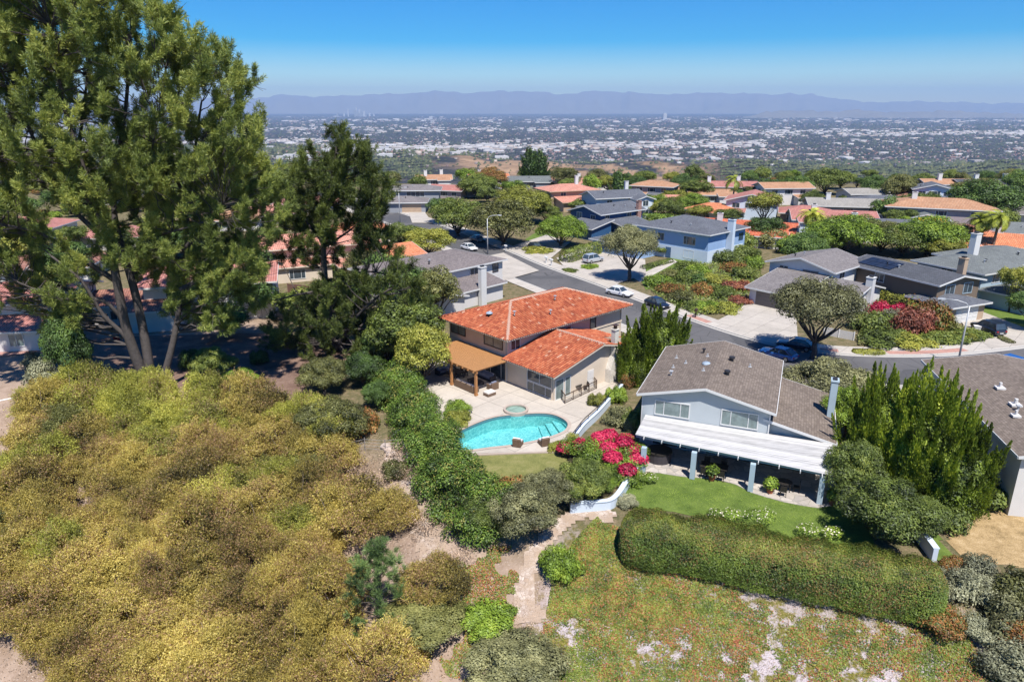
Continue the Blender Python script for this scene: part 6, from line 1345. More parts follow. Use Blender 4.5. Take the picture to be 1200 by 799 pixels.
# shrubs near the pool wall and bank
NS = [
 ('near_shrub',716,432,3.0,3.2,'yellow','yellow-green shrub beside the chimney of the orange-roofed house'), ('near_shrub',738,452,2.6,2.2,'rust','orange-flecked shrub at the top of the white pool wall'),
 ('near_shrub',700,474,2.2,1.5,'yellow','low yellow-green shrub on the deck side of the white pool wall'), ('near_shrub',722,470,2.6,2.0,'bright','bright shrub on the garden side of the white pool wall'),
 ('near_shrub_b',724,498,4.2,2.0,'greyg','pale flowering shrub uphill of the magenta bougainvillea'), ('near_shrub',745,500,3.0,2.4,'mid','green shrub beside the left end of the patio cover'),
 ('near_shrub_b',671,526,3.0,1.5,'yellow','yellow-flowered shrub between the lounge chairs and the white wall'), ('near_shrub',652,528,1.8,1.0,'yellow','small yellow-green plant beside the right lounge chair'),
 ('big_shrub',682,588,4.6,3.6,'mid','large deep green shrub below the white pool wall'), ('big_shrub',645,596,4.6,3.2,'greyg','grey-pink leggy shrub between the thin lawn and the rubble path'),
 ('big_shrub',612,626,5.4,3.8,'greyg','white-flowering shrub at the lower end of the pool hedge'), ('near_shrub',604,592,4.0,2.6,'rust','green shrub with orange fruit at the edge of the thin lawn'),
 ('big_shrub',576,622,4.4,3.0,'mid','green shrub joining the pool hedge to the white-flowering shrub'), ('near_shrub',658,672,3.1,2.5,'bright','round bright green bush beside the rubble path'),
 ('near_shrub',538,496,2.8,1.5,'yellow','yellow-green shrub spilling from the pool hedge onto the deck'), ('near_shrub',535,485,3.0,1.8,'bright','bright leafy shrub where the pool hedge meets the deck'),
 ('near_shrub',735,592,1.8,1.1,'silver','small pale flowering plant inside the curved blue wall'), ('near_shrub',745,566,2.2,1.2,'bright','low green flowering plant at the left end of the lawn'),
 ('big_shrub',704,575,2.6,1.6,'bright','bright green shrub below the magenta bougainvillea'),
 ('near_shrub_b',473,603,2.6,1.9,'silver','silvery round bush beside the rubble slope'), ('near_shrub',462,556,2.6,1.6,'olive','olive bush right of the wire fence'),
 ('big_shrub',500,735,6.5,1.9,'olive','dull green bushy mound below the rubble slope'), ('near_shrub',578,737,4.2,1.7,'bright','vivid green low bush left of the rubble path'),
 ('big_shrub',607,806,6.6,2.9,'greyg','large olive-grey bush at the bottom centre'), ('near_shrub_b',520,708,3.0,1.4,'silver','pale bluish low bush above the dull green mound'),
 ('near_shrub_b',1125,700,4.2,2.0,'silver','silver-grey sage bush right of the big hedge'), ('near_shrub_b',1148,680,4.0,1.7,'silver','grey sage bush near the dry grass'), ('near_shrub_b',1175,730,4.2,2.0,'greyg','grey-green bush at the lower right edge'),
 ('near_shrub',1102,735,3.0,1.6,'rust','rust-brown bush at the lower right corner of the big hedge'), ('near_shrub',1118,672,2.2,1.3,'rust','rust-brown low bush behind the silver sage'), ('near_shrub',1196,700,3.6,2.2,'olive','dark olive bush at the right edge below the dry grass'),
 ('near_shrub',1192,745,3.4,1.8,'rust','brown-leaved bush at the bottom right edge'), ('near_shrub_b',1190,790,5.0,2.0,'silver','dusty grey-purple bush at the bottom right corner'), ('near_shrub_b',1140,742,3.0,1.3,'silver','small pale sage below the silver sage bushes'),
 ('big_shrub',380,462,5.4,4.2,'olive','dusty olive shrub with pale stems above the wild brush'), ('big_shrub',392,520,6.6,4.6,'olive','dark olive shrub left of the wire fence'), ('near_shrub',425,505,3.6,2.8,'rust','rust-tipped shrub next to the pool hedge'),
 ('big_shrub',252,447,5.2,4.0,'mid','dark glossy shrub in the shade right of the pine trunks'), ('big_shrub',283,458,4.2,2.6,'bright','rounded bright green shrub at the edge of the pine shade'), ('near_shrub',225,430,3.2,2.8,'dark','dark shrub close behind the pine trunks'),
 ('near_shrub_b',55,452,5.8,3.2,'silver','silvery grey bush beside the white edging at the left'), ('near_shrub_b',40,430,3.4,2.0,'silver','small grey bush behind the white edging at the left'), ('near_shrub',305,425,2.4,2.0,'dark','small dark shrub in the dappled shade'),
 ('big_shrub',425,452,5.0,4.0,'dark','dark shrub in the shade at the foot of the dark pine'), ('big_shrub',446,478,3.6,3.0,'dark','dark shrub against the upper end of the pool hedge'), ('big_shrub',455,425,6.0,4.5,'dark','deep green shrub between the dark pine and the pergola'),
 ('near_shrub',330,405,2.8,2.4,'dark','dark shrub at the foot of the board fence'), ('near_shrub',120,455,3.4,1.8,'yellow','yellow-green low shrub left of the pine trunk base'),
]
for k, px, py, w, h, fol, lab in NS: plant(k, px, py, w, h, fol, lab, 'shrub')
plant('round_dark_tree', 88, 468, 5.0, 9.0, 'dark', 'tall dark narrow tree beside the left trunks of the big pine', 'tree')
# bougainvillea
g = np.random.default_rng(77)
bo = empty('bougainvillea', atT(707,548)); tag(bo, 'magenta bougainvillea in full bloom beside the left end of the patio cover', 'flowering shrub')
C = np.array([[-1.8,1.2,1.0],[-.6,1.4,1.3],[.8,1.6,1.4],[2.0,1.8,1.2],[-.9,0,1.0],[.6,.1,1.1],[1.9,.3,1.1],[2.9,.8,1.0],[1.2,-1.2,.7],[-2.6,2.2,.8],[.3,-2.2,.6],[1.3,-2.9,.5],[2.4,-.6,.8]]); Rr = np.array([[1.2,1.1,.9]]*13)
V, F = leaves(C, Rr, 15000, .15, g, up=.8); link('foliage', mesh_np('foliage', V, F, FO['bright']), bo)
Cb = C[[0,1,2,3,5,6,7,9,3,6,12,8,11,2]]+g.normal(size=(14,3))*.35; Cb[:,2] += .25; V, F = leaves(Cb, np.array([[.8,.7,.6]]*14), 11000, .15, g, up=.9, shell=.15, asp=.9); link('blossom', mesh_np('blossom', V, F, FO['magenta']), bo)
MB().tube([(0,0,-.3),(.2,.2,.6),(1,1,1.2)], [.1,.08,.04], 6).build('stems', M['deadwood'], bo)
# flowers along the lawn edge
for i, (x, y, l, s) in enumerate(((838,607,'white roses at the hedge edge of the lawn, left clump',.8),(856,610,'white roses at the hedge edge of the lawn, small tall clump',1.0),(889,616,'broad white rose bush at the hedge edge of the lawn',1.5),(945,628,'white roses at the hedge edge of the lawn, right clump',1.0),(975,631,'scattered orange and white flowers near the right end of the hedge',1.0),(760,566,'white flowers beside the curved blue wall',1.0))):
    o = empty('flower_clump', at(x,y)); tag(o, l, 'flowers'); V, F = leaves([[0,0,.45*s]], [[.8*s,.6*s,.45*s]], int(500*s), .12, g, up=.7); link('foliage', mesh_np('foliage', V, F, FO['bright']), o)
    V, F = leaves([[0,0,.55*s]], [[.8*s,.6*s,.45*s]], int(45*s), .10, g, up=1., shell=.1, asp=1.); link('blossom', mesh_np('blossom', V, F, FO['whiteflower']), o)
# ---- hedges
def hedge(name, label, pts, hw, hh, leaf, n, fol, seed, box=True, top=None, bulge=.12, z0=0.):
    pts = catmull(pts, 8)
    g = np.random.default_rng(seed); P = np.array([[p.x,p.y] for p in pts]); seg = np.linalg.norm(np.diff(P, axis=0), axis=1); cum = np.concatenate([[0], np.cumsum(seg)]); L = cum[-1]
    o = empty(name, (P[0,0], P[0,1], 0)); tag(o, label, 'hedge')
    def cloud(n, lo, hi, size):
        t = g.random(n)*L*1.0; x = np.interp(t, cum, P[:,0]); y = np.interp(t, cum, P[:,1]); k = np.clip(np.searchsorted(cum, t)-1, 0, len(seg)-1); d = (P[k+1]-P[k])/seg[k][:,None]; nn = np.stack([-d[:,1], d[:,0]], 1)
        a = lo+(hi-lo)*g.random(n); ex = 3.8 if box else 2.0; ca, sa = np.cos(a), np.sin(a); r = (np.abs(ca)**ex+np.abs(sa)**ex)**(-1/ex)
        e = np.minimum(t, L-t); cap = np.sqrt(np.clip(1-(1-np.clip(e/(hw*.7), 0, 1))**2.6, 0.02, 1))
        lump = 1+bulge*(np.sin(t*1.9+seed)*.5+np.sin(t*4.7+a*3)*.35+np.sin(t*.8+a*2)*.6)*.6+g.normal(size=n)*.02; dep = 1-.22*g.random(n)**2
        off = ca*r*hw*cap*lump*dep; z = np.abs(sa*r)*hh*cap**.4*lump*dep
        X = x+nn[:,0]*off; Y = y+nn[:,1]*off; Z = terrain(x, y)+z0+z; Z = np.maximum(Z, terrain(X, Y)+.02)
        pos = np.stack([X-P[0,0], Y-P[0,1], Z], 1)+g.normal(size=(n,3))*size*.25
        nrm = np.stack([nn[:,0]*ca*1., nn[:,1]*ca, np.abs(sa)], 1)+unit(n, g)*.55; nrm /= np.linalg.norm(nrm, axis=1)[:,None]
        tt = np.cross(nrm, unit(n, g)); tt /= np.linalg.norm(tt, axis=1)[:,None]; b = np.cross(nrm, tt); s = size*(.6+.8*g.random(n))[:,None]
        return np.stack([pos-tt*s*.5, pos+b*s*.3, pos+tt*s*.5, pos-b*s*.3], 1).reshape(-1,3), np.arange(4*n).reshape(-1,4)
    V, F = cloud(n, -.1, math.pi+.1, leaf); link('foliage', mesh_np('foliage', V, F, FO[fol]), o)
    if top: V, F = cloud(int(n*.33), .75, math.pi-.75, leaf); V[:,2] += .04; link('top_growth', mesh_np('top_growth', V, F, FO[top]), o)
    return o
hedge('hedge', 'long rounded clipped hedge with rusty top along the lower edge of the lawn', [Vector((7.6,43.3,0)), Vector((13.5,41.4,0)), Vector((19.5,39.0,0)), Vector((26.6,36.6,0))], 2.15, 2.65, .09, 120000, 'hedge', 3, top='hedgetop', z0=-.1)
def clump_hedge(label, pts, hw, hh, leaf, n, fol, seed, K):
    g = np.random.default_rng(seed); P = np.array([[p.x,p.y] for p in pts]); seg = np.linalg.norm(np.diff(P, axis=0), axis=1); cum = np.concatenate([[0], np.cumsum(seg)])
    o = empty('hedge', (P[0,0], P[0,1], 0)); tag(o, label, 'hedge'); C, rr = [], []
    for i in range(K):
        t = g.random()*cum[-1]; x, y = np.interp(t, cum, P[:,0]), np.interp(t, cum, P[:,1]); a = g.uniform(0, math.pi); q = g.random()**.4; k = min(np.searchsorted(cum, t)-1, len(seg)-1); d = (P[k+1]-P[k])/seg[k]
        ox = math.cos(a)*hw*q*.8; r = g.uniform(.65,1.25); X, Y = x-d[1]*ox, y+d[0]*ox; C.append((X-P[0,0], Y-P[0,1], T(X,Y)+max(math.sin(a)*hh*q*.8, .3))); rr.append((r,r,r*.85))
    V, F = leaves(C, rr, n, leaf, g, asp=.6, nbias=(0,0,.4)); link('foliage', mesh_np('foliage', V, F, FO[fol]), o); return o
clump_hedge('broad leafy green hedge along the left side of the pool and thin lawn', [atT(x,y) for x, y in ((462,450),(484,486),(500,520),(520,556),(550,598),(588,630))], 3.0, 3.5, .16, 115000, 'poolhedge', 4, 290)
hedge('hedge', 'yellow-green clipped hedge winding in front of the house with solar panels', [at(x,y) for x, y in ((1003,342),(1040,358),(1075,372),(1098,384),(1112,392))], 1.3, 2.3, .26, 7000, 'yellow', 5)
hedge('hedge', 'dark green and rusty hedge beside the shaded driveway below the bright green tree', [at(x,y) for x, y in ((660,308),(680,302),(700,296))], 1.5, 2.4, .28, 5000, 'mid', 6)
hedge('hedge', 'clipped green hedge behind the navy blue house', [at(x,y) for x, y in ((752,262),(775,264),(800,266))], 2.0, 2.8, .36, 4500, 'bright', 7)
hedge('hedge', 'neat bright hedge between the palm and the sloping driveway', [at(x,y) for x, y in ((862,254),(884,255))], 1.8, 2.2, .36, 2500, 'mid', 8)
hedge('hedge', 'low clipped hedge in front of the light blue house', [at(x,y) for x, y in ((752,316),(787,307))], .7, .8, .2, 2500, 'mid', 9)
hedge('hedge', 'flat strip of clipped ground shrub on the brick kerb strip', [at(x,y) for x, y in ((999,413.5),(1036,414.5))], .85, .45, .16, 2500, 'yellow', 10)
hedge('hedge', 'tiny clipped hedge at the mouth of the right driveway', [at(x,y) for x, y in ((1171,397),(1186,404))], .5, .5, .16, 900, 'olive', 11)
# ---- hillside garden across the street (mixed bank)
bank = [('broad_shrub',770,336,6,2.6,'bright'),('garden_shrub',787,343,5,2.4,'rust'),('broad_shrub',806,330,6,2.6,'mid'),('garden_shrub',800,352,5,2.2,'olive'),('broad_shrub',824,345,6,2.4,'rust'),('garden_shrub',838,332,5,2.4,'yellow'),('broad_shrub',848,348,5.6,2.2,'mid'),('garden_shrub',828,362,4.4,1.8,'bright'),
 ('low_shrub',848,364,7.5,1.3,'yellow'),('garden_shrub',864,340,5,2.4,'burg'),('broad_shrub',872,326,6,2.8,'mid'),('garden_shrub',858,318,5.5,2.6,'rust'),('broad_shrub',884,314,6,2.8,'bright'),('broad_shrub',846,307,8,3.0,'mid'),('garden_shrub',820,322,5,2.6,'bright'),('garden_shrub',803,316,5,2.6,'mid'),('broad_shrub',868,302,7,3.2,'mid'),('garden_shrub',866,355,4,1.8,'burg'),('low_shrub',812,362,5,1.3,'mid'),('garden_shrub',786,326,4,2.4,'olive'),
 ('broad_shrub',1018,386,8,3.0,'mid'),('garden_shrub',1044,380,4.5,3.0,'silver'),('broad_shrub',1070,392,7,4.2,'burg'),('broad_shrub',1093,384,7,4.4,'rust'),('garden_shrub',1085,372,6,4.0,'rust'),('low_shrub',1033,400,9,1.3,'mid'),('low_shrub',1066,402,8,1.2,'yellow'),('low_shrub',1100,399,7,1.2,'mid'),('low_shrub',1128,396,7,1.1,'mid'),('low_shrub',1142,394,5,1.0,'mid'),('broad_shrub',1050,398,4,1.6,'mid'),
 ('garden_shrub',1028,362,4.6,1.8,'mid'),('low_shrub',668,318,4,.7,'mid'),('garden_shrub',1132,398,3,1.4,'yellow'),('low_shrub',631,296,8,1.4,'yellow'),('low_shrub',690,314,5,.8,'bright')]
words = dict(bright='bright green shrub', mid='green shrub', rust='rusty shrub', olive='olive shrub', yellow='yellow-green shrub', burg='burgundy shrub', silver='silvery shrub', dark='dark shrub', greyg='grey-green shrub')
LAND.append(('corner driveway flower bank', at(825,345).x, at(825,345).y, 14)); LAND.append(('street bank by the right lamp', at(1065,390).x, at(1065,390).y, 9))
for k, px, py, w, h, fol in bank:
    b = {'garden_shrub':(1.9,1.9),'broad_shrub':(2.8,1.8),'low_shrub':(2.2,1.1)}[k]; put(k, at(px,py), s=w/2/b[0], sz=h*(.85 if px < 900 else .95)/b[1], fol=fol, cat='shrub', group='shrubs on the street banks', phrase=words[fol])
o = put('low_shrub', at(1030,367), s=1.3, sz=1.6, label='magenta bougainvillea against the white gable of the grey house', cat='flowering shrub'); recolor(o, 'magenta')
o = put('low_shrub', at(1052,369), s=1.2, sz=1.5, label='second magenta bougainvillea, right of the first, above the street bank', cat='flowering shrub'); recolor(o, 'magenta')
# ---- junipers
lib('juniper', lambda: make_spires('juniper', 61, (3.5,3.1,4.4), 150, 3.0, .16, 130000, 'juniper', .18, .52))
put('juniper', at(1028,555), s=1.0, sz=1.6, rz=.4, label='tall spiky green juniper standing nearest the grey-blue house', cat='juniper', group='spiky junipers between two houses')
put('juniper', at(1072,575), s=1.15, sz=1.68, rz=2.0, label='tallest spiky green juniper in the middle of the row beside the white house', cat='juniper', group='spiky junipers between two houses')
put('juniper', at(1112,592), s=1.0, sz=1.2, rz=3.9, label='lowest spiky green juniper, right beside the white house wall', cat='juniper', group='spiky junipers between two houses')
put('juniper', at(768,442), s=1.2, sz=1.42, rz=1.0, label='pointed green juniper between the orange roof and the grey-blue house', cat='juniper', group='junipers beside the orange-roofed house')
put('juniper', at(742,446), s=.85, sz=.95, rz=5.0, label='lower green juniper beside the chimney of the orange-roofed house', cat='juniper', group='junipers beside the orange-roofed house')
# ---- background trees between the houses
taken = [(l[1], l[2], l[3]) for l in LAND]
bgk = ['full_tree','leafy_tree','loose_tree','low_bushy_tree','full_tree']
wordt = dict(dark='dark green tree', mid='green tree', bright='bright green tree', olive='olive tree', yellow='yellow-green tree', greyg='grey-green tree', rust='rusty-leaved tree', burg='dark red tree')
g = random.Random(12)
def free(x, y, r):
    return all(math.hypot(x-a, y-b) > .55*c+r*.33 for a, b, c in taken) and min(math.hypot(x-k.x, y-k.y) for k in KERB) > 15
BG = [(900,232,'leafy_tree',9,6.5,'dark'),(930,236,'full_tree',13,8,'dark'),(965,228,'full_tree',16,9,'mid'),(985,222,'leafy_tree',10,7,'mid'),(1022,234,'full_tree',9,8,'dark'),(1052,238,'full_tree',11,9,'olive'),(1150,262,'full_tree',20,11,'dark'),(1125,262,'leafy_tree',9,8,'dark'),(1145,240,'full_tree',18,8,'olive'),(1190,236,'full_tree',12,10,'dark'),
 (895,265,'loose_tree',10,9,'yellow'),(895,285,'leafy_tree',9,6,'dark'),(830,290,'full_tree',11,5,'olive'),(985,298,'full_tree',16,8,'bright'),(1005,290,'leafy_tree',10,7,'mid'),(1030,296,'full_tree',12,6.5,'olive'),(1055,300,'full_tree',12,6.5,'mid'),(1085,300,'full_tree',15,8,'bright'),(1112,298,'loose_tree',9,7,'greyg'),(1070,258,'leafy_tree',14,7,'mid'),(1055,268,'leafy_tree',9,5,'mid'),(960,300,'leafy_tree',9,6,'bright'),
 (640,245,'loose_tree',6,5,'yellow'),(600,232,'leafy_tree',9,6,'bright'),(575,222,'full_tree',13,8,'rust'),(545,214,'low_bushy_tree',10,5,'bright'),(560,232,'full_tree',15,8,'mid'),(520,262,'leafy_tree',9,7,'dark'),(700,220,'full_tree',10,7,'olive'),(662,222,'leafy_tree',11,8,'olive'),(712,226,'leafy_tree',10,6,'yellow'),(780,256,'leafy_tree',9,5,'yellow'),(765,252,'leafy_tree',9,6,'bright'),(820,262,'loose_tree',8,5,'yellow'),
 (815,236,'leafy_tree',12,7,'mid'),(800,228,'full_tree',11,7,'dark'),(812,252,'full_tree',10,6,'bright'),(852,262,'leafy_tree',8,4,'mid'),(735,244,'low_bushy_tree',9,4,'bright'),(680,250,'low_bushy_tree',8,4,'mid'),(905,290,'broad_shrub',10,4,'olive'),(870,292,'broad_shrub',10,4,'mid'),(925,296,'broad_shrub',9,4,'bright'),
 (430,330,'leafy_tree',8,6,'olive'),(455,345,'leafy_tree',9,7,'dark'),(480,372,'leafy_tree',9,8,'dark'),(440,300,'leafy_tree',7,6,'mid'),(320,300,'leafy_tree',8,6,'mid'),(290,335,'leafy_tree',9,7,'dark'),(300,372,'leafy_tree',8,6,'dark'),(265,395,'low_bushy_tree',7,4,'dark'),(355,372,'low_bushy_tree',9,4,'mid'),(410,372,'low_bushy_tree',9,5,'dark'),(230,290,'leafy_tree',9,6,'mid'),(140,300,'leafy_tree',8,6,'mid'),(80,330,'leafy_tree',9,7,'dark'),(70,360,'leafy_tree',7,6,'olive'),(20,300,'full_tree',12,8,'mid'),(210,245,'full_tree',14,8,'mid'),(80,250,'full_tree',14,8,'dark'),(150,240,'leafy_tree',10,7,'olive'),(280,240,'full_tree',13,8,'mid'),(245,222,'full_tree',13,8,'dark'),(305,222,'full_tree',12,8,'mid'),(345,215,'full_tree',12,8,'olive'),(400,240,'leafy_tree',10,8,'mid'),(430,230,'leafy_tree',9,7,'mid'),(390,212,'full_tree',12,8,'mid'),(425,207,'full_tree',12,8,'dark'),
 (1175,300,'leafy_tree',7,4,'yellow'),(1195,345,'low_bushy_tree',6,3,'mid'),(1015,345,'low_bushy_tree',6,2.6,'mid'),(775,300,'low_bushy_tree',4,2,'mid'),(640,262,'leafy_tree',8,5,'mid'),(735,280,'low_bushy_tree',5,3,'mid'),(720,268,'low_bushy_tree',6,3.5,'olive')]
bases = {'full_tree':(5.2,7.5),'round_dark_tree':(4.2,7.5),'spreading_tree':(6,9),'leafy_tree':(3.4,6.5),'loose_tree':(3.6,7),'low_bushy_tree':(3.6,4.6),'broad_shrub':(2.8,1.8)}
def bgput(k, p, w, h, fol):
    b = bases[k]; put(k, p, s=w/2/b[0], sz=h/b[1], fol=fol, cat='tree', group='trees among the houses', phrase=wordt[fol])
for px, py, k, w, h, fol in BG: bgput(k, at(px,py), w, h, fol)
n = 0
for i in range(3000):
    if n > 135: break
    px = g.uniform(-30, 1230); py = g.choice((g.uniform(206,218), g.uniform(212,262), g.uniform(220,325) if px < 330 or px > 830 else g.uniform(212,250))); px = g.uniform(-30,330) if n % 3 == 0 else px; p = at(px, py); w = g.uniform(5,10)
    if free(p.x, p.y, w) and not (505 < px < 760 and py > 240) :
        kk = g.choice(bgk); bgput(kk, (p.x, p.y, T(p.x,p.y)), w, w*g.uniform(.55,.8), g.choice(('dark','dark','mid','mid','mid','olive','bright','yellow'))); taken.append((p.x, p.y, w*.8)); n += 1
n = 0
for i in range(3000):
    if n > 115: break
    px, py = g.uniform(-30,1230), g.uniform(212,340); p = at(px, py); w = g.uniform(2.6,5)
    if free(p.x, p.y, w*.5) and not (500 < px < 780 and py > 262): fl = g.choice(('mid','mid','bright','olive','rust','yellow','dark')); kk = g.choice(('garden_shrub','broad_shrub')); b = {'garden_shrub':(1.9,1.9),'broad_shrub':(2.8,1.8)}[kk]; put(kk, (p.x,p.y,0), s=w/2/b[0], sz=w*g.uniform(.4,.6)/b[1], fol=fl, cat='shrub', group='garden shrubs among the houses', phrase=words[fl]); taken.append((p.x,p.y,w*.6)); n += 1
n = 0      # the edge of the plateau: a belt of trees stepping down the slope
for i in range(400):
    if n > 42: break
    Y = g.uniform(292, 400); X = g.uniform(-.62, .78)*Y; w = g.uniform(8,14)
    if free(X, Y, w): bgput(g.choice(('full_tree','full_tree','leafy_tree')), (X, Y, T(X,Y)), w, w*g.uniform(.4,.6), g.choice(('dark','dark','mid','olive'))); taken.append((X, Y, w*.9)); n += 1
# ---------------------------------------------------------------- the wild slope, lower left
BR = []; g = random.Random(4)
slope = [(-40,470),(100,470),(170,462),(300,492),(440,500),(430,560),(470,640),(520,690),(440,830),(-40,830)]
for i in range(6000):
    if len(BR) >= 125: break
    px, py = g.uniform(-50,520), g.uniform(475,835)
    if not inside(slope, px, py) or (px < 70 and py > 735) or (px < 45 and 470 < py < 565) or (62 < px < 118 and 572 < py < 628) or (px > 400 and py > 600 and g.random() < .4) or (395 < px < 500 and 625 < py < 800) or (px > 385 and py < 600): continue
    p = atT(px, py)
    if all(math.hypot(p.x-q[0].x, p.y-q[0].y) > 2.25 for q in BR): BR.append((p, px, py))
LAND.append(('wild slope below the pine', -30, 52, 16))
for j, (p, px, py) in enumerate(BR):
    t = g.random(); fol = 'brushg' if t*.5+.25*math.sin(p.x/3.3)*math.sin(p.y/2.7) < .20+.0022*(560-py) else ('brush' if t < .98 else 'olive')
    put(f'wild_bush_{j%5}', p, s=g.uniform(.7,1.15), sz=g.uniform(.75,1.3), fol=fol, cat='bush', group='wild bushes on the left slope', phrase={'brush':'yellow-brown wild bush','brushg':'yellow-green wild bush','olive':'olive wild bush'}[fol])
for i, (px, py) in enumerate(((60,590),(150,600),(330,560),(420,560),(445,575),(370,620),(230,700),(410,500),(60,640),(250,600),(480,560),(500,620),(310,640),(190,520),(340,520),(540,660),(95,560),(280,690),(120,650),(470,540))):
    put('dead_bush', atT(px,py), s=g.uniform(.8,1.4), cat='bush', group='leafless dead bushes on the slope', phrase='leafless grey dead bush')
# ---- pine sapling on the slope
def pine_small(name, seed, pts, rads, fol, loc, trunkpts, n=10, nper=60, ln=.3, wd=.035, label=None):
    g = np.random.default_rng(seed); o = empty(name, loc); tag(o, label, 'pine tree'); C = np.array(pts, float); V, F = pine_crown(C, np.array(rads, float), g, n, nper, ln, wd, .22, .7, np.array([0,0,0.])); link('crown', mesh_np('crown', V, F, FO[fol]), o)
    mb = MB(); mb.tube([Vector(p) for p in trunkpts], [.12,.09,.05,.02][:len(trunkpts)], 6)
    for c in C: mb.tube([Vector((0,0,min(c[2]*.8, trunkpts[-1][2]))), Vector(c)], [.04,.015], 5)
    mb.build('trunk', M['bark'], o); return o
b = atT(447,742); gg = np.random.default_rng(8); pts = [(math.cos(a)*r, math.sin(a)*r*.8, z) for z, r in ((.8,2.2),(2.0,2.1),(3.2,1.8),(4.4,1.3),(5.5,.8),(6.4,.3)) for a in np.linspace(0, 6.28, 7)[:-1]+gg.random()*2]
pine_small('pine_tree', 8, pts, [.8]*len(pts), 'sapling', b, [(0,0,-.3),(.1,0,1.6),(0,.1,4.4),(0,0,6.6)], label='young green pine with soft tufts on the lower slope')
# ---------------------------------------------------------------- the two big pines
def zone(poly, n, g, Yc, Yr, rmin):
    out = []; x0, x1 = min(p[0] for p in poly), max(p[0] for p in poly); y0, y1 = min(p[1] for p in poly), max(p[1] for p in poly)
    for _ in range(n*60):
        if len(out) >= n: break
        px, py = g.uniform(x0,x1), g.uniform(y0,y1)
        if not inside(poly, px, py): continue
        p = atY(px, py, Yc+g.uniform(-1,1)*Yr)
        if all((p-q).length > rmin for q in out): out.append(p)
    return out
def big_pine(label, basepx, Yc, zones, trunks, branches, fol, seed, r=1.3, tuft=16, nper=66, ln=.36, wd=.060):
    g = random.Random(seed); ng = np.random.default_rng(seed); root0 = atY(basepx[0], basepx[1], Yc); root0.z = T(root0.x, root0.y)
    o = empty('pine_tree', root0); tag(o, label, 'pine tree'); C = []
    for poly, n, Yr, rm, sc in zones: C += [(p-root0, sc) for p in zone(poly, n, g, Yc, Yr, rm)]
    ctr = np.array([c[0] for c in C]); rad = np.array([r*c[1]*g.uniform(.75,1.2) for c in C])
    mb = MB(); nodes = []
    def path(pts, r0, r1, yo):
        P = [atY(px, py, Yc+yo*(i/(len(pts)-1)))-root0 for i, (px, py) in enumerate(pts)]
        if pts[0][1] > basepx[1]-12: P[0].z = -.6
        P = catmull(P, 4); k = len(P); mb.tube(P, [r0+(r1-r0)*(i/(k-1))**.85 for i in range(k)], 9)
        nodes.extend((p, r0+(r1-r0)*(i/(k-1))**.85) for i, p in enumerate(P) if i > 2)
    for pts, r0, r1, yo in trunks+branches: path(pts, r0, r1, yo)
    tw = MB(); NP = np.array([n[0] for n in nodes])
    for c, sc in C:
        d = NP-np.array(c); dist = np.linalg.norm(d, axis=1)+np.where(d[:,2] > -.3, 3.5, 0)+np.maximum(d[:,2], 0); j = int(np.argmin(dist)); a, rr = nodes[j]; L = (c-a).length
        if L > 13: continue
        limb(tw, a, c, min(.035+.016*L, rr*.6), .03, ng, .10, 5)
        for q in range(3): e = c+Vector(ng.normal(size=3))*rad[0]*.55; limb(tw, Vector(a).lerp(c, .7), e, .03, .012, ng, .1, 3)
    mb.build('trunk', M['bark'], o, smooth=True, uv=False); tw.build('branches', M['bark'], o, uv=False)
    V, F = pine_crown(ctr, rad, ng, tuft, nper, ln, wd, .38, .85, np.array([ctr[:,0].mean(), ctr[:,1].mean(), ctr[:,2].min()]))
    link('crown', mesh_np('crown', V, F, FO[fol]), o); return o
big_pine('huge spreading pine with several dark leaning trunks filling the left side', (176,452), 71.5,
 [([(-90,-70),(60,-60),(150,-8),(178,6),(205,25),(240,48),(285,78),(300,96),(292,118),(305,140),(312,160),(296,195),(250,205),(190,215),(120,235),(40,260),(-90,290)], 640, 7, .85, 1.0),
  ([(100,225),(200,200),(300,180),(335,200),(340,240),(318,300),(300,345),(240,330),(175,330),(110,300)], 165, 5, 1.0, .85),
  ([(200,320),(300,318),(318,350),(262,388),(190,372)], 52, 4, 1.1, .8),
  ([(-70,270),(60,262),(112,330),(104,395),(70,420),(40,360),(-60,372)], 95, 4, .95, .95)],
 [([(176,456),(160,420),(147,380),(137,330),(128,285),(112,240),(92,180),(72,110),(60,30)], .62, .13, -3),
  ([(178,456),(172,410),(160,350),(146,300),(134,250),(138,190),(148,120),(152,50)], .56, .12, 2),
  ([(184,452),(198,420),(207,380),(212,340),(218,290),(221,240),(228,180),(236,120)], .42, .09, 3),
  ([(160,425),(148,396),(120,368),(96,330),(60,300)], .32, .1, -3)],
 [([(137,330),(90,300),(50,275),(0,262)], .32, .08, -3), ([(128,285),(80,240),(40,190),(0,150)], .30, .07, 3), ([(147,380),(120,352),(70,350),(20,330)], .26, .06, -4), ([(212,340),(240,322),(262,300),(290,290)], .3, .08, 2),
  ([(218,290),(250,255),(275,215),(292,160)], .26, .06, 3), ([(221,240),(200,190),(190,120),(200,50)], .22, .05, 3), ([(228,180),(252,140),(272,100)], .18, .05, 2), ([(134,250),(170,200),(185,140)], .2, .05, -3), ([(112,240),(60,200),(20,120),(-10,60)], .26, .06, -3), ([(92,180),(100,110),(110,30)], .2, .05, 3), ([(146,300),(190,275),(235,262),(262,240)], .16, .05, -3), ([(207,380),(230,360),(262,352)], .2,.05,-2), ([(262,300),(285,340),(300,350)], .12,.04,0)],
 'pine', 101)
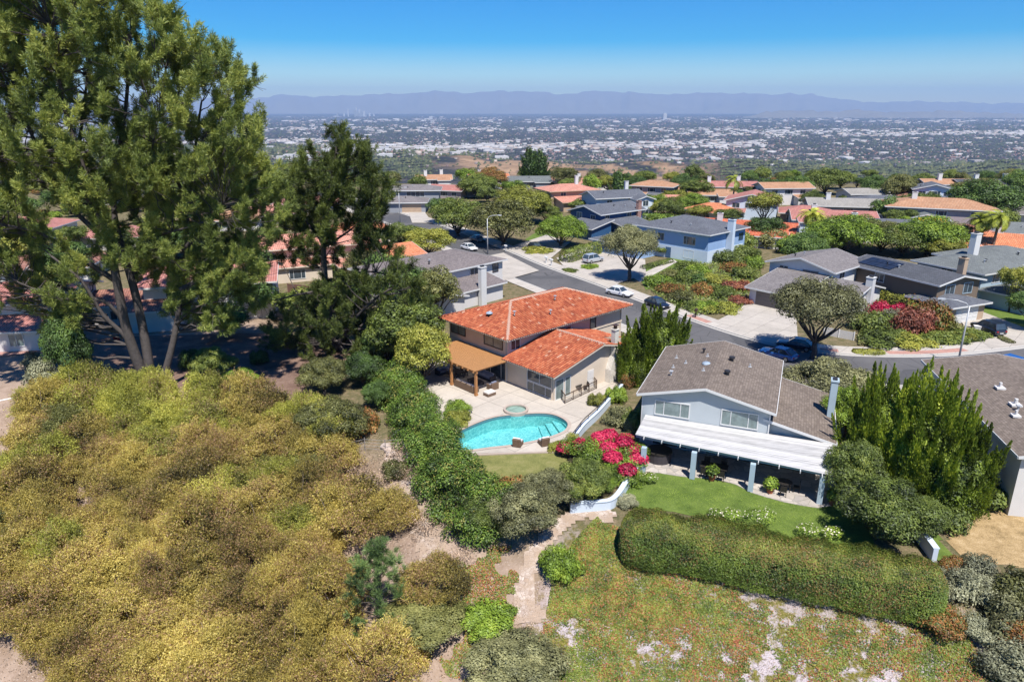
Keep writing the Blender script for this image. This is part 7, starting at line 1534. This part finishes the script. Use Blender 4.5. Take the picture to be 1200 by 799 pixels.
big_pine('dark green pine with a dense narrow top and wide lower branches beside the pool hedge', (392,424), 84,
 [([(380,158),(398,150),(412,158),(418,172),(438,180),(436,200),(452,214),(458,240),(446,262),(452,285),(420,280),(395,268),(352,275),(322,262),(336,238),(326,222),(346,205),(344,186),(364,180),(366,165)], 135, 3.6, .9, .9),
  ([(318,270),(452,268),(470,300),(430,310),(330,312)], 34, 4, 1.2, .8),
  ([(318,372),(352,350),(420,318),(474,312),(500,345),(512,392),(480,425),(430,440),(360,430),(312,405)], 190, 5, .95, 1.0)],
 [([(392,430),(388,390),(382,340),(379,290),(384,240),(392,190),(396,158)], .6, .10, 0), ([(390,420),(410,380),(440,350),(465,335)], .3, .08, -4)],
 [([(382,340),(350,345),(322,352)], .2, .05, -3), ([(379,290),(410,270),(438,245)], .18, .05, 1), ([(379,285),(352,250),(340,225)], .18, .05, 1), ([(388,390),(430,385),(480,385)], .22, .05, -3), ([(384,330),(430,318),(462,325)], .2, .05, 2), ([(386,380),(350,385),(325,385)], .18, .05, -3)],
 'dpine', 202, r=1.15, nper=56)
# ---------------------------------------------------------------- ground cover (stuff)
def scatter(name, label, poly, n, size, fol, seed, keep=None, zc=.08, asp=.7, terr=True):
    g = np.random.default_rng(seed); x0, x1 = min(p[0] for p in poly), max(p[0] for p in poly); y0, y1 = min(p[1] for p in poly), max(p[1] for p in poly); P = []
    PX, PY = g.uniform(x0,x1,n), g.uniform(y0,y1,n); A = np.array(poly); ins = np.zeros(n, bool); j = len(A)-1
    for i in range(len(A)):
        c = ((A[i,1] > PY) != (A[j,1] > PY)) & (PX < (A[j,0]-A[i,0])*(PY-A[i,1])/(A[j,1]-A[i,1]+1e-9)+A[i,0]); ins ^= c; j = i
    X, Y = PX[ins], PY[ins]
    if keep is not None: k = keep(X, Y, g); X, Y = X[k], Y[k]
    n = len(X); Z = terrain(X, Y)+g.random(n)*zc+.04; pos = np.stack([X,Y,Z],1); nrm = unit(n,g)*.7+np.array([0,-.2,1.]); nrm /= np.linalg.norm(nrm,axis=1)[:,None]
    t = np.cross(nrm, unit(n,g)); t /= np.linalg.norm(t,axis=1)[:,None]; b = np.cross(nrm,t); s = size*(.6+.8*g.random(n))[:,None]
    V = np.stack([pos-t*s*.5, pos+b*s*asp*.5, pos+t*s*.5, pos-b*s*asp*.5],1).reshape(-1,3)
    o = link(name, mesh_np(name, V, np.arange(4*n).reshape(-1,4), FO[fol])); return tag(o, label, None, None, 'stuff')
FO['iceplant'] = foliage('ice_plant_leaves', (.035,.06,.012), (.075,.108,.02), (.15,.155,.035), ((.38,.13,.055), .27, .4), .8, .15)
FO['iceplantg'] = foliage('green_ice_plant_leaves', (.04,.06,.012), (.085,.11,.018), (.15,.16,.03), ((.34,.17,.06), .06, .5), .8, .15)
def fx(X, Y): return (np.sin(X*.9+1.3*np.sin(Y*.8))+np.sin(Y*1.3+X*.4+2.)+.8*np.sin(X*2.3-Y*1.7)+.5*np.sin(X*5.1+Y*4.3))
IP = [(p.x,p.y) for p in (atT(635,735), atT(662,655), atT(700,612), atT(1105,705), atT(1190,830), atT(600,830), atT(628,760))]
scatter('ice_plant', None, IP, 230000, .10, 'iceplant', 1, keep=lambda X,Y,g: (fx(X,Y)+1.15*g.normal(size=len(X))*.35 < 1.35-1.25*smooth(13.5,17,X)*smooth(24,20,X)*smooth(40,37.5,Y)))
scatter('ice_plant', None, [(p.x,p.y) for p in (atT(640,720), atT(650,665), atT(700,606), atT(730,640), atT(830,720), atT(760,740))], 60000, .10, 'iceplantg', 2, keep=lambda X,Y,g: g.random(len(X)) < .9)
scatter('ice_plant', None, [(p.x,p.y) for p in (atT(530,640), atT(610,640), atT(606,720), atT(560,800), atT(440,830), atT(470,720))], 45000, .10, 'iceplant', 3, keep=lambda X,Y,g: fx(X,Y) < .3)
scatter('dry_litter', None, [(p.x,p.y) for p in (atT(-40,480), atT(150,470), atT(440,500), atT(520,640), atT(560,830), atT(-60,830))], 60000, .10, 'drytwig', 4, zc=.12, asp=.4)
scatter('dry_litter', None, [(p.x,p.y) for p in (atT(600,700), atT(700,640), atT(1120,690), atT(1190,830), atT(600,830))], 26000, .09, 'drytwig', 5, zc=.05, asp=.4)
scatter('bank_ground_cover', None, [(p.x,p.y) for p in (at(758,338), at(800,312), at(872,298), at(884,330), at(868,366), at(815,371), at(775,352))], 26000, .30, 'mid', 8, zc=.5)
scatter('bank_ground_cover', None, [(p.x,p.y) for p in (at(1005,395), at(1015,372), at(1100,372), at(1150,392), at(1140,402), at(1060,406), at(1005,405))], 16000, .26, 'olive', 9, zc=.4)
scatter('lawn_grass', None, [(p.x,p.y) for p in (at(735,585), at(752,560), at(800,560), at(900,578), at(985,592), at(1015,640), at(940,632), at(860,612), at(790,597))], 26000, .07, 'bright', 6, zc=.03, asp=.3)
# ---------------------------------------------------------------- the basin: trees and buildings
g = np.random.default_rng(31)
WOODS = foliage('far_woodland_leaves', (.018,.026,.016), (.032,.043,.024), (.055,.06,.03), None, .01, .1)
def ground_pts(px, py):
    """where the view rays meet the far terrain (marched)"""
    a = (px-600)/FPX; b = (py-399.5)/FPX; dx, dy, dz = a, CP-b*SP, -(SP+b*CP); t = np.full(len(px), 430.); hit = np.zeros(len(px), bool)
    for i in range(260):
        z = H+dz*t; hz = terrain(dx*t, dy*t); hit |= z <= hz; t = np.where(hit, t, t*1.019)
    return dx*t, dy*t, terrain(dx*t, dy*t), hit & (t < 30000)
def blobs(X, Y, Z, r, g, squash=.75):
    """low faceted leafy lumps: octahedron-like with jitter"""
    base = np.array([(1,0,0),(.5,.87,0),(-.5,.87,0),(-1,0,0),(-.5,-.87,0),(.5,-.87,0),(0,0,1.)]); f = np.array([(i,(i+1)%6,6,6) for i in range(6)])[:,:3]; n = len(X)
    V = base[None]*r[:,None,None]*g.uniform(.6,1.35,(n,7,1)); V[:,:,2] = V[:,:,2]*squash*1.3; V[:,:6,2] += r[:,None]*g.uniform(.1,.6,(n,6)); V += np.stack([X,Y,Z],1)[:,None]; F = f[None]+7*np.arange(n)[:,None,None]; return V.reshape(-1,3), F.reshape(-1,3)
n = 36000; px = g.uniform(-60,1260,n); py = g.uniform(137.5,208,n)**1.0; X, Y, Z, ok = ground_pts(px, py); X, Y, Z, py, px = X[ok], Y[ok], Z[ok], py[ok], px[ok]
d = np.hypot(X, Y); hill = Y < 4300
dryf = np.clip(smooth(-.14,-.05,X/Y)*smooth(.33,.2,X/Y), 0, 1)*(Y > 1900)*(Y < 3150)
nz = np.sin(X/160.)+np.sin(Y/230.+X/310.)+g.normal(size=len(X))*.7
keep = np.where(hill, ((nz > 2.0) & (g.random(len(X)) < .5)) | (dryf < .3), g.random(len(X)) < .6)
V, F = blobs(X[keep], Y[keep], Z[keep], np.clip(d[keep]*.0016, 3.5, 20)*g.uniform(.6,1.5,keep.sum()), g)
tag(link('far_woodland', mesh_np('far_woodland', V, F, FO['cityt'])), kind='stuff')
n = 30000; px = g.uniform(-60,1260,n); py = g.uniform(163,212,n); X, Y, Z, ok = ground_pts(px, py); ok &= (Y < 4300); X, Y, Z = X[ok], Y[ok], Z[ok]
dryf = np.clip(smooth(-.14,-.05,X/Y)*smooth(.33,.2,X/Y), 0, 1)*(Y > 1850)*(Y < 3150); keep = (dryf < .25) | (g.random(len(X)) < .07); X, Y, Z = X[keep], Y[keep], Z[keep]
r = np.clip(np.hypot(X,Y)*.0021, 3, 9)*g.uniform(.6,1.4,len(X)); V, F = blobs(X, Y, Z, r, g, 1.0); tag(link('hillside_woods', mesh_np('hillside_woods', V, F, WOODS)), kind='stuff')
# buildings
def boxes(X, Y, Z, w, dpt, h, rot, col):
    n = len(X); c, s = np.cos(rot), np.sin(rot); base = np.array([(-1,-1,0),(1,-1,0),(1,1,0),(-1,1,0),(-1,-1,1),(1,-1,1),(1,1,1),(-1,1,1)], float)
    B = np.repeat(base[None], n, 0); lx = B[:,:,0]*w[:,None]/2; ly = B[:,:,1]*dpt[:,None]/2
    V = np.stack([X[:,None]+lx*c[:,None]-ly*s[:,None], Y[:,None]+lx*s[:,None]+ly*c[:,None], Z[:,None]+B[:,:,2]*h[:,None]-.5], 2)
    f = np.array([(4,5,6,7),(0,1,5,4),(1,2,6,5),(2,3,7,6),(3,0,4,7)]); F = f[None]+8*np.arange(n)[:,None,None]; return V.reshape(-1,3), F.reshape(-1,4), np.repeat(col, 8, 0)
n = 80000; px = g.uniform(-60,1260,n); py = 137+(198-137)*g.random(n)**1.1; X, Y, Z, ok = ground_pts(px, py)
band = np.exp(-((py-173-3*np.sin(px/190))/4.5)**2)*(px > 380)*(px < 900)+.9*np.exp(-((py-166)/4.)**2)*(px < 420)+.8*np.exp(-((py-152.5-.006*(px-600))/2.6)**2)+.5*np.exp(-((py-142)/2.)**2)+.7*np.exp(-((py-158)/2.5)**2)*(px > 780)
dens = .20+.36*band+.14*np.sin(px/37+py*.9)+.10*np.sin(px/11.)
ok &= (g.random(n) < dens) & ~((Y > 1900) & (Y < 3250) & (g.random(n) < .985)); X, Y, Z, bd = X[ok], Y[ok], Z[ok], band[ok]; n = len(X); d = np.hypot(X, Y)
big = g.random(n) < .03+.24*bd; w = np.where(big, g.uniform(25,90,n), g.uniform(9,20,n))*np.clip(d/9000, .8, 2.2); dp = np.where(big, g.uniform(25,60,n), g.uniform(9,14,n)); hh = np.where(big, g.uniform(9,14,n), g.uniform(4,8,n))*np.clip(d/9000, 1, 1.7)
pal = np.array([(.46,.44,.43),(.30,.27,.26),(.24,.20,.19),(.30,.17,.14),(.11,.10,.12),(.44,.37,.32),(.17,.12,.12)]); pr = np.array([.07,.12,.18,.22,.18,.08,.15]); ci_ = g.choice(7, n, p=pr); ci_[big] = g.choice([0,0,0,1,5], big.sum()); col = pal[ci_]*g.uniform(.8,1.1,(n,1))
rot = np.where(g.random(n) < .75, .12, .5)+g.normal(size=n)*.05
NEARW = np.where(big & (d < 14000))[0]; area = (w*hh)[NEARW]/d[NEARW]**2; pick = NEARW[np.argsort(-area)[:160]]; rest = np.ones(n, bool); rest[pick] = False
CITYM = attrmat('distant_building_paint')
V, F, C = boxes(X[rest], Y[rest], Z[rest], w[rest], dp[rest], hh[rest], rot[rest], col[rest]); tag(link('distant_city', mesh_np('distant_city', V, F, CITYM, C)), kind='stuff')
M['wh_white'] = paint('warehouse_white', (.50,.49,.48), .8, .12, .01, 0); M['wh_cream'] = paint('warehouse_cream', (.36,.33,.30), .8, .12, .01, 0)
wm = [MB().box(-.5,.5,-.5,.5,0,1).box(-.46,.46,-.46,.46,1,1.06).mesh('warehouse', m, uv=False) for m in (M['wh_white'], M['wh_cream'])]
for i, j in enumerate(pick):
    o = link('warehouse', wm[i%3 == 2]); o.location = (X[j], Y[j], Z[j]-.3); o.scale = (w[j], dp[j], hh[j]); o.rotation_euler = (0,0,rot[j])
    tag(o, ('pale cream' if i%3 == 2 else 'white')+' flat-roofed warehouse far off in the hazy city plain', 'warehouse', 'cream warehouses in the distant plain' if i%3 == 2 else 'white warehouses in the distant plain')
tm = [MB().box(-.5,.5,-.5,.5,0,1).box(-.3,.3,-.3,.3,1,1.05).mesh('skyscraper', m, uv=False) for m in (M['wh_white'], M['midgrey'])]
for i in range(17):
    px = g.normal(412, 12); p = atY(px, 136, 25500+g.uniform(-700,700)); hs_ = g.uniform(90,330)*max(.35, 1-abs(px-412)/32)
    o = link('skyscraper', tm[i%2]); o.location = (p.x, p.y, -270); o.scale = (g.uniform(40,70), 50, hs_+20); tag(o, 'tiny hazy high-rise in the downtown cluster on the horizon', 'skyscraper', 'high-rises of the distant downtown')
for px, hs_, l in ((779,150,'lone white tower block on the plain right of centre'),(505,80,'small pale tower on the horizon right of the downtown cluster')):
    p = atY(px, 140, 19000); o = link('skyscraper', tm[0]); o.location = (p.x, p.y, -270); o.scale = (90,60,hs_); tag(o, l, 'tower')
# ---------------------------------------------------------------- air
m = bpy.data.materials.new('haze'); m.use_nodes = True; nt = m.node_tree; nt.nodes.remove(nt.nodes['Principled BSDF'])
v = nt.nodes.new('ShaderNodeVolumePrincipled'); v.inputs['Color'].default_value = (.48,.68,1.,1); v.inputs['Density'].default_value = HAZE; v.inputs['Anisotropy'].default_value = 0.
lk(nt, v.outputs[0], nt.nodes['Material Output'].inputs['Volume'])
hz = MB().box(-62000,62000,-400,47000,-284,1150).build('haze', m, uv=False); tag(hz, kind='stuff')
# ---------------------------------------------------------------- light, camera
w = bpy.data.worlds.new('World'); scene.world = w; w.use_nodes = True; nt = w.node_tree; bg = nt.nodes['Background']
sky = nt.nodes.new('ShaderNodeTexSky'); sky.sky_type = 'NISHITA'; sky.sun_disc = False; sky.sun_elevation = SUN_EL; sky.sun_rotation = math.atan2(SUN[0], SUN[1]); sky.altitude = 300; sky.air_density = 1.0; sky.dust_density = 0.; sky.ozone_density = 5.0
hs = nt.nodes.new('ShaderNodeHueSaturation'); hs.inputs['Saturation'].default_value = SKYSAT; hs.inputs['Hue'].default_value = .512; lk(nt, sky.outputs[0], hs.inputs['Color']); lk(nt, hs.outputs[0], bg.inputs[0]); bg.inputs[1].default_value = SKYSTR
L = bpy.data.lights.new('sun', 'SUN'); L.energy = SUNSTR; L.angle = R(.53); L.color = (1.,.955,.89); so = bpy.data.objects.new('sun', L); COL.objects.link(so)
so.rotation_euler = Vector((math.cos(SUN_EL)*SUN[0], math.cos(SUN_EL)*SUN[1], math.sin(SUN_EL))).to_track_quat('Z', 'Y').to_euler()
cam = bpy.data.cameras.new('camera'); cam.sensor_width = 36; cam.lens = FPX/1200*36; cam.clip_start = .5; cam.clip_end = 120000
co = bpy.data.objects.new('camera', cam); COL.objects.link(co); co.location = (0,0,H); co.rotation_euler = (math.pi/2-PITCH, 0, 0); scene.camera = co
scene.render.engine = 'CYCLES'; scene.view_settings.view_transform = 'Standard'; scene.view_settings.look = 'None'; scene.view_settings.exposure = EXPO; scene.view_settings.gamma = 1
c = scene.cycles; c.max_bounces = 6; c.diffuse_bounces = 2; c.glossy_bounces = 2; c.transmission_bounces = 4; c.volume_bounces = 0; c.transparent_max_bounces = 4; c.use_adaptive_sampling = True; c.adaptive_threshold = .008; c.caustics_reflective = False; c.caustics_refractive = False
c.use_denoising = True; c.sample_clamp_indirect = 4
autolabel()
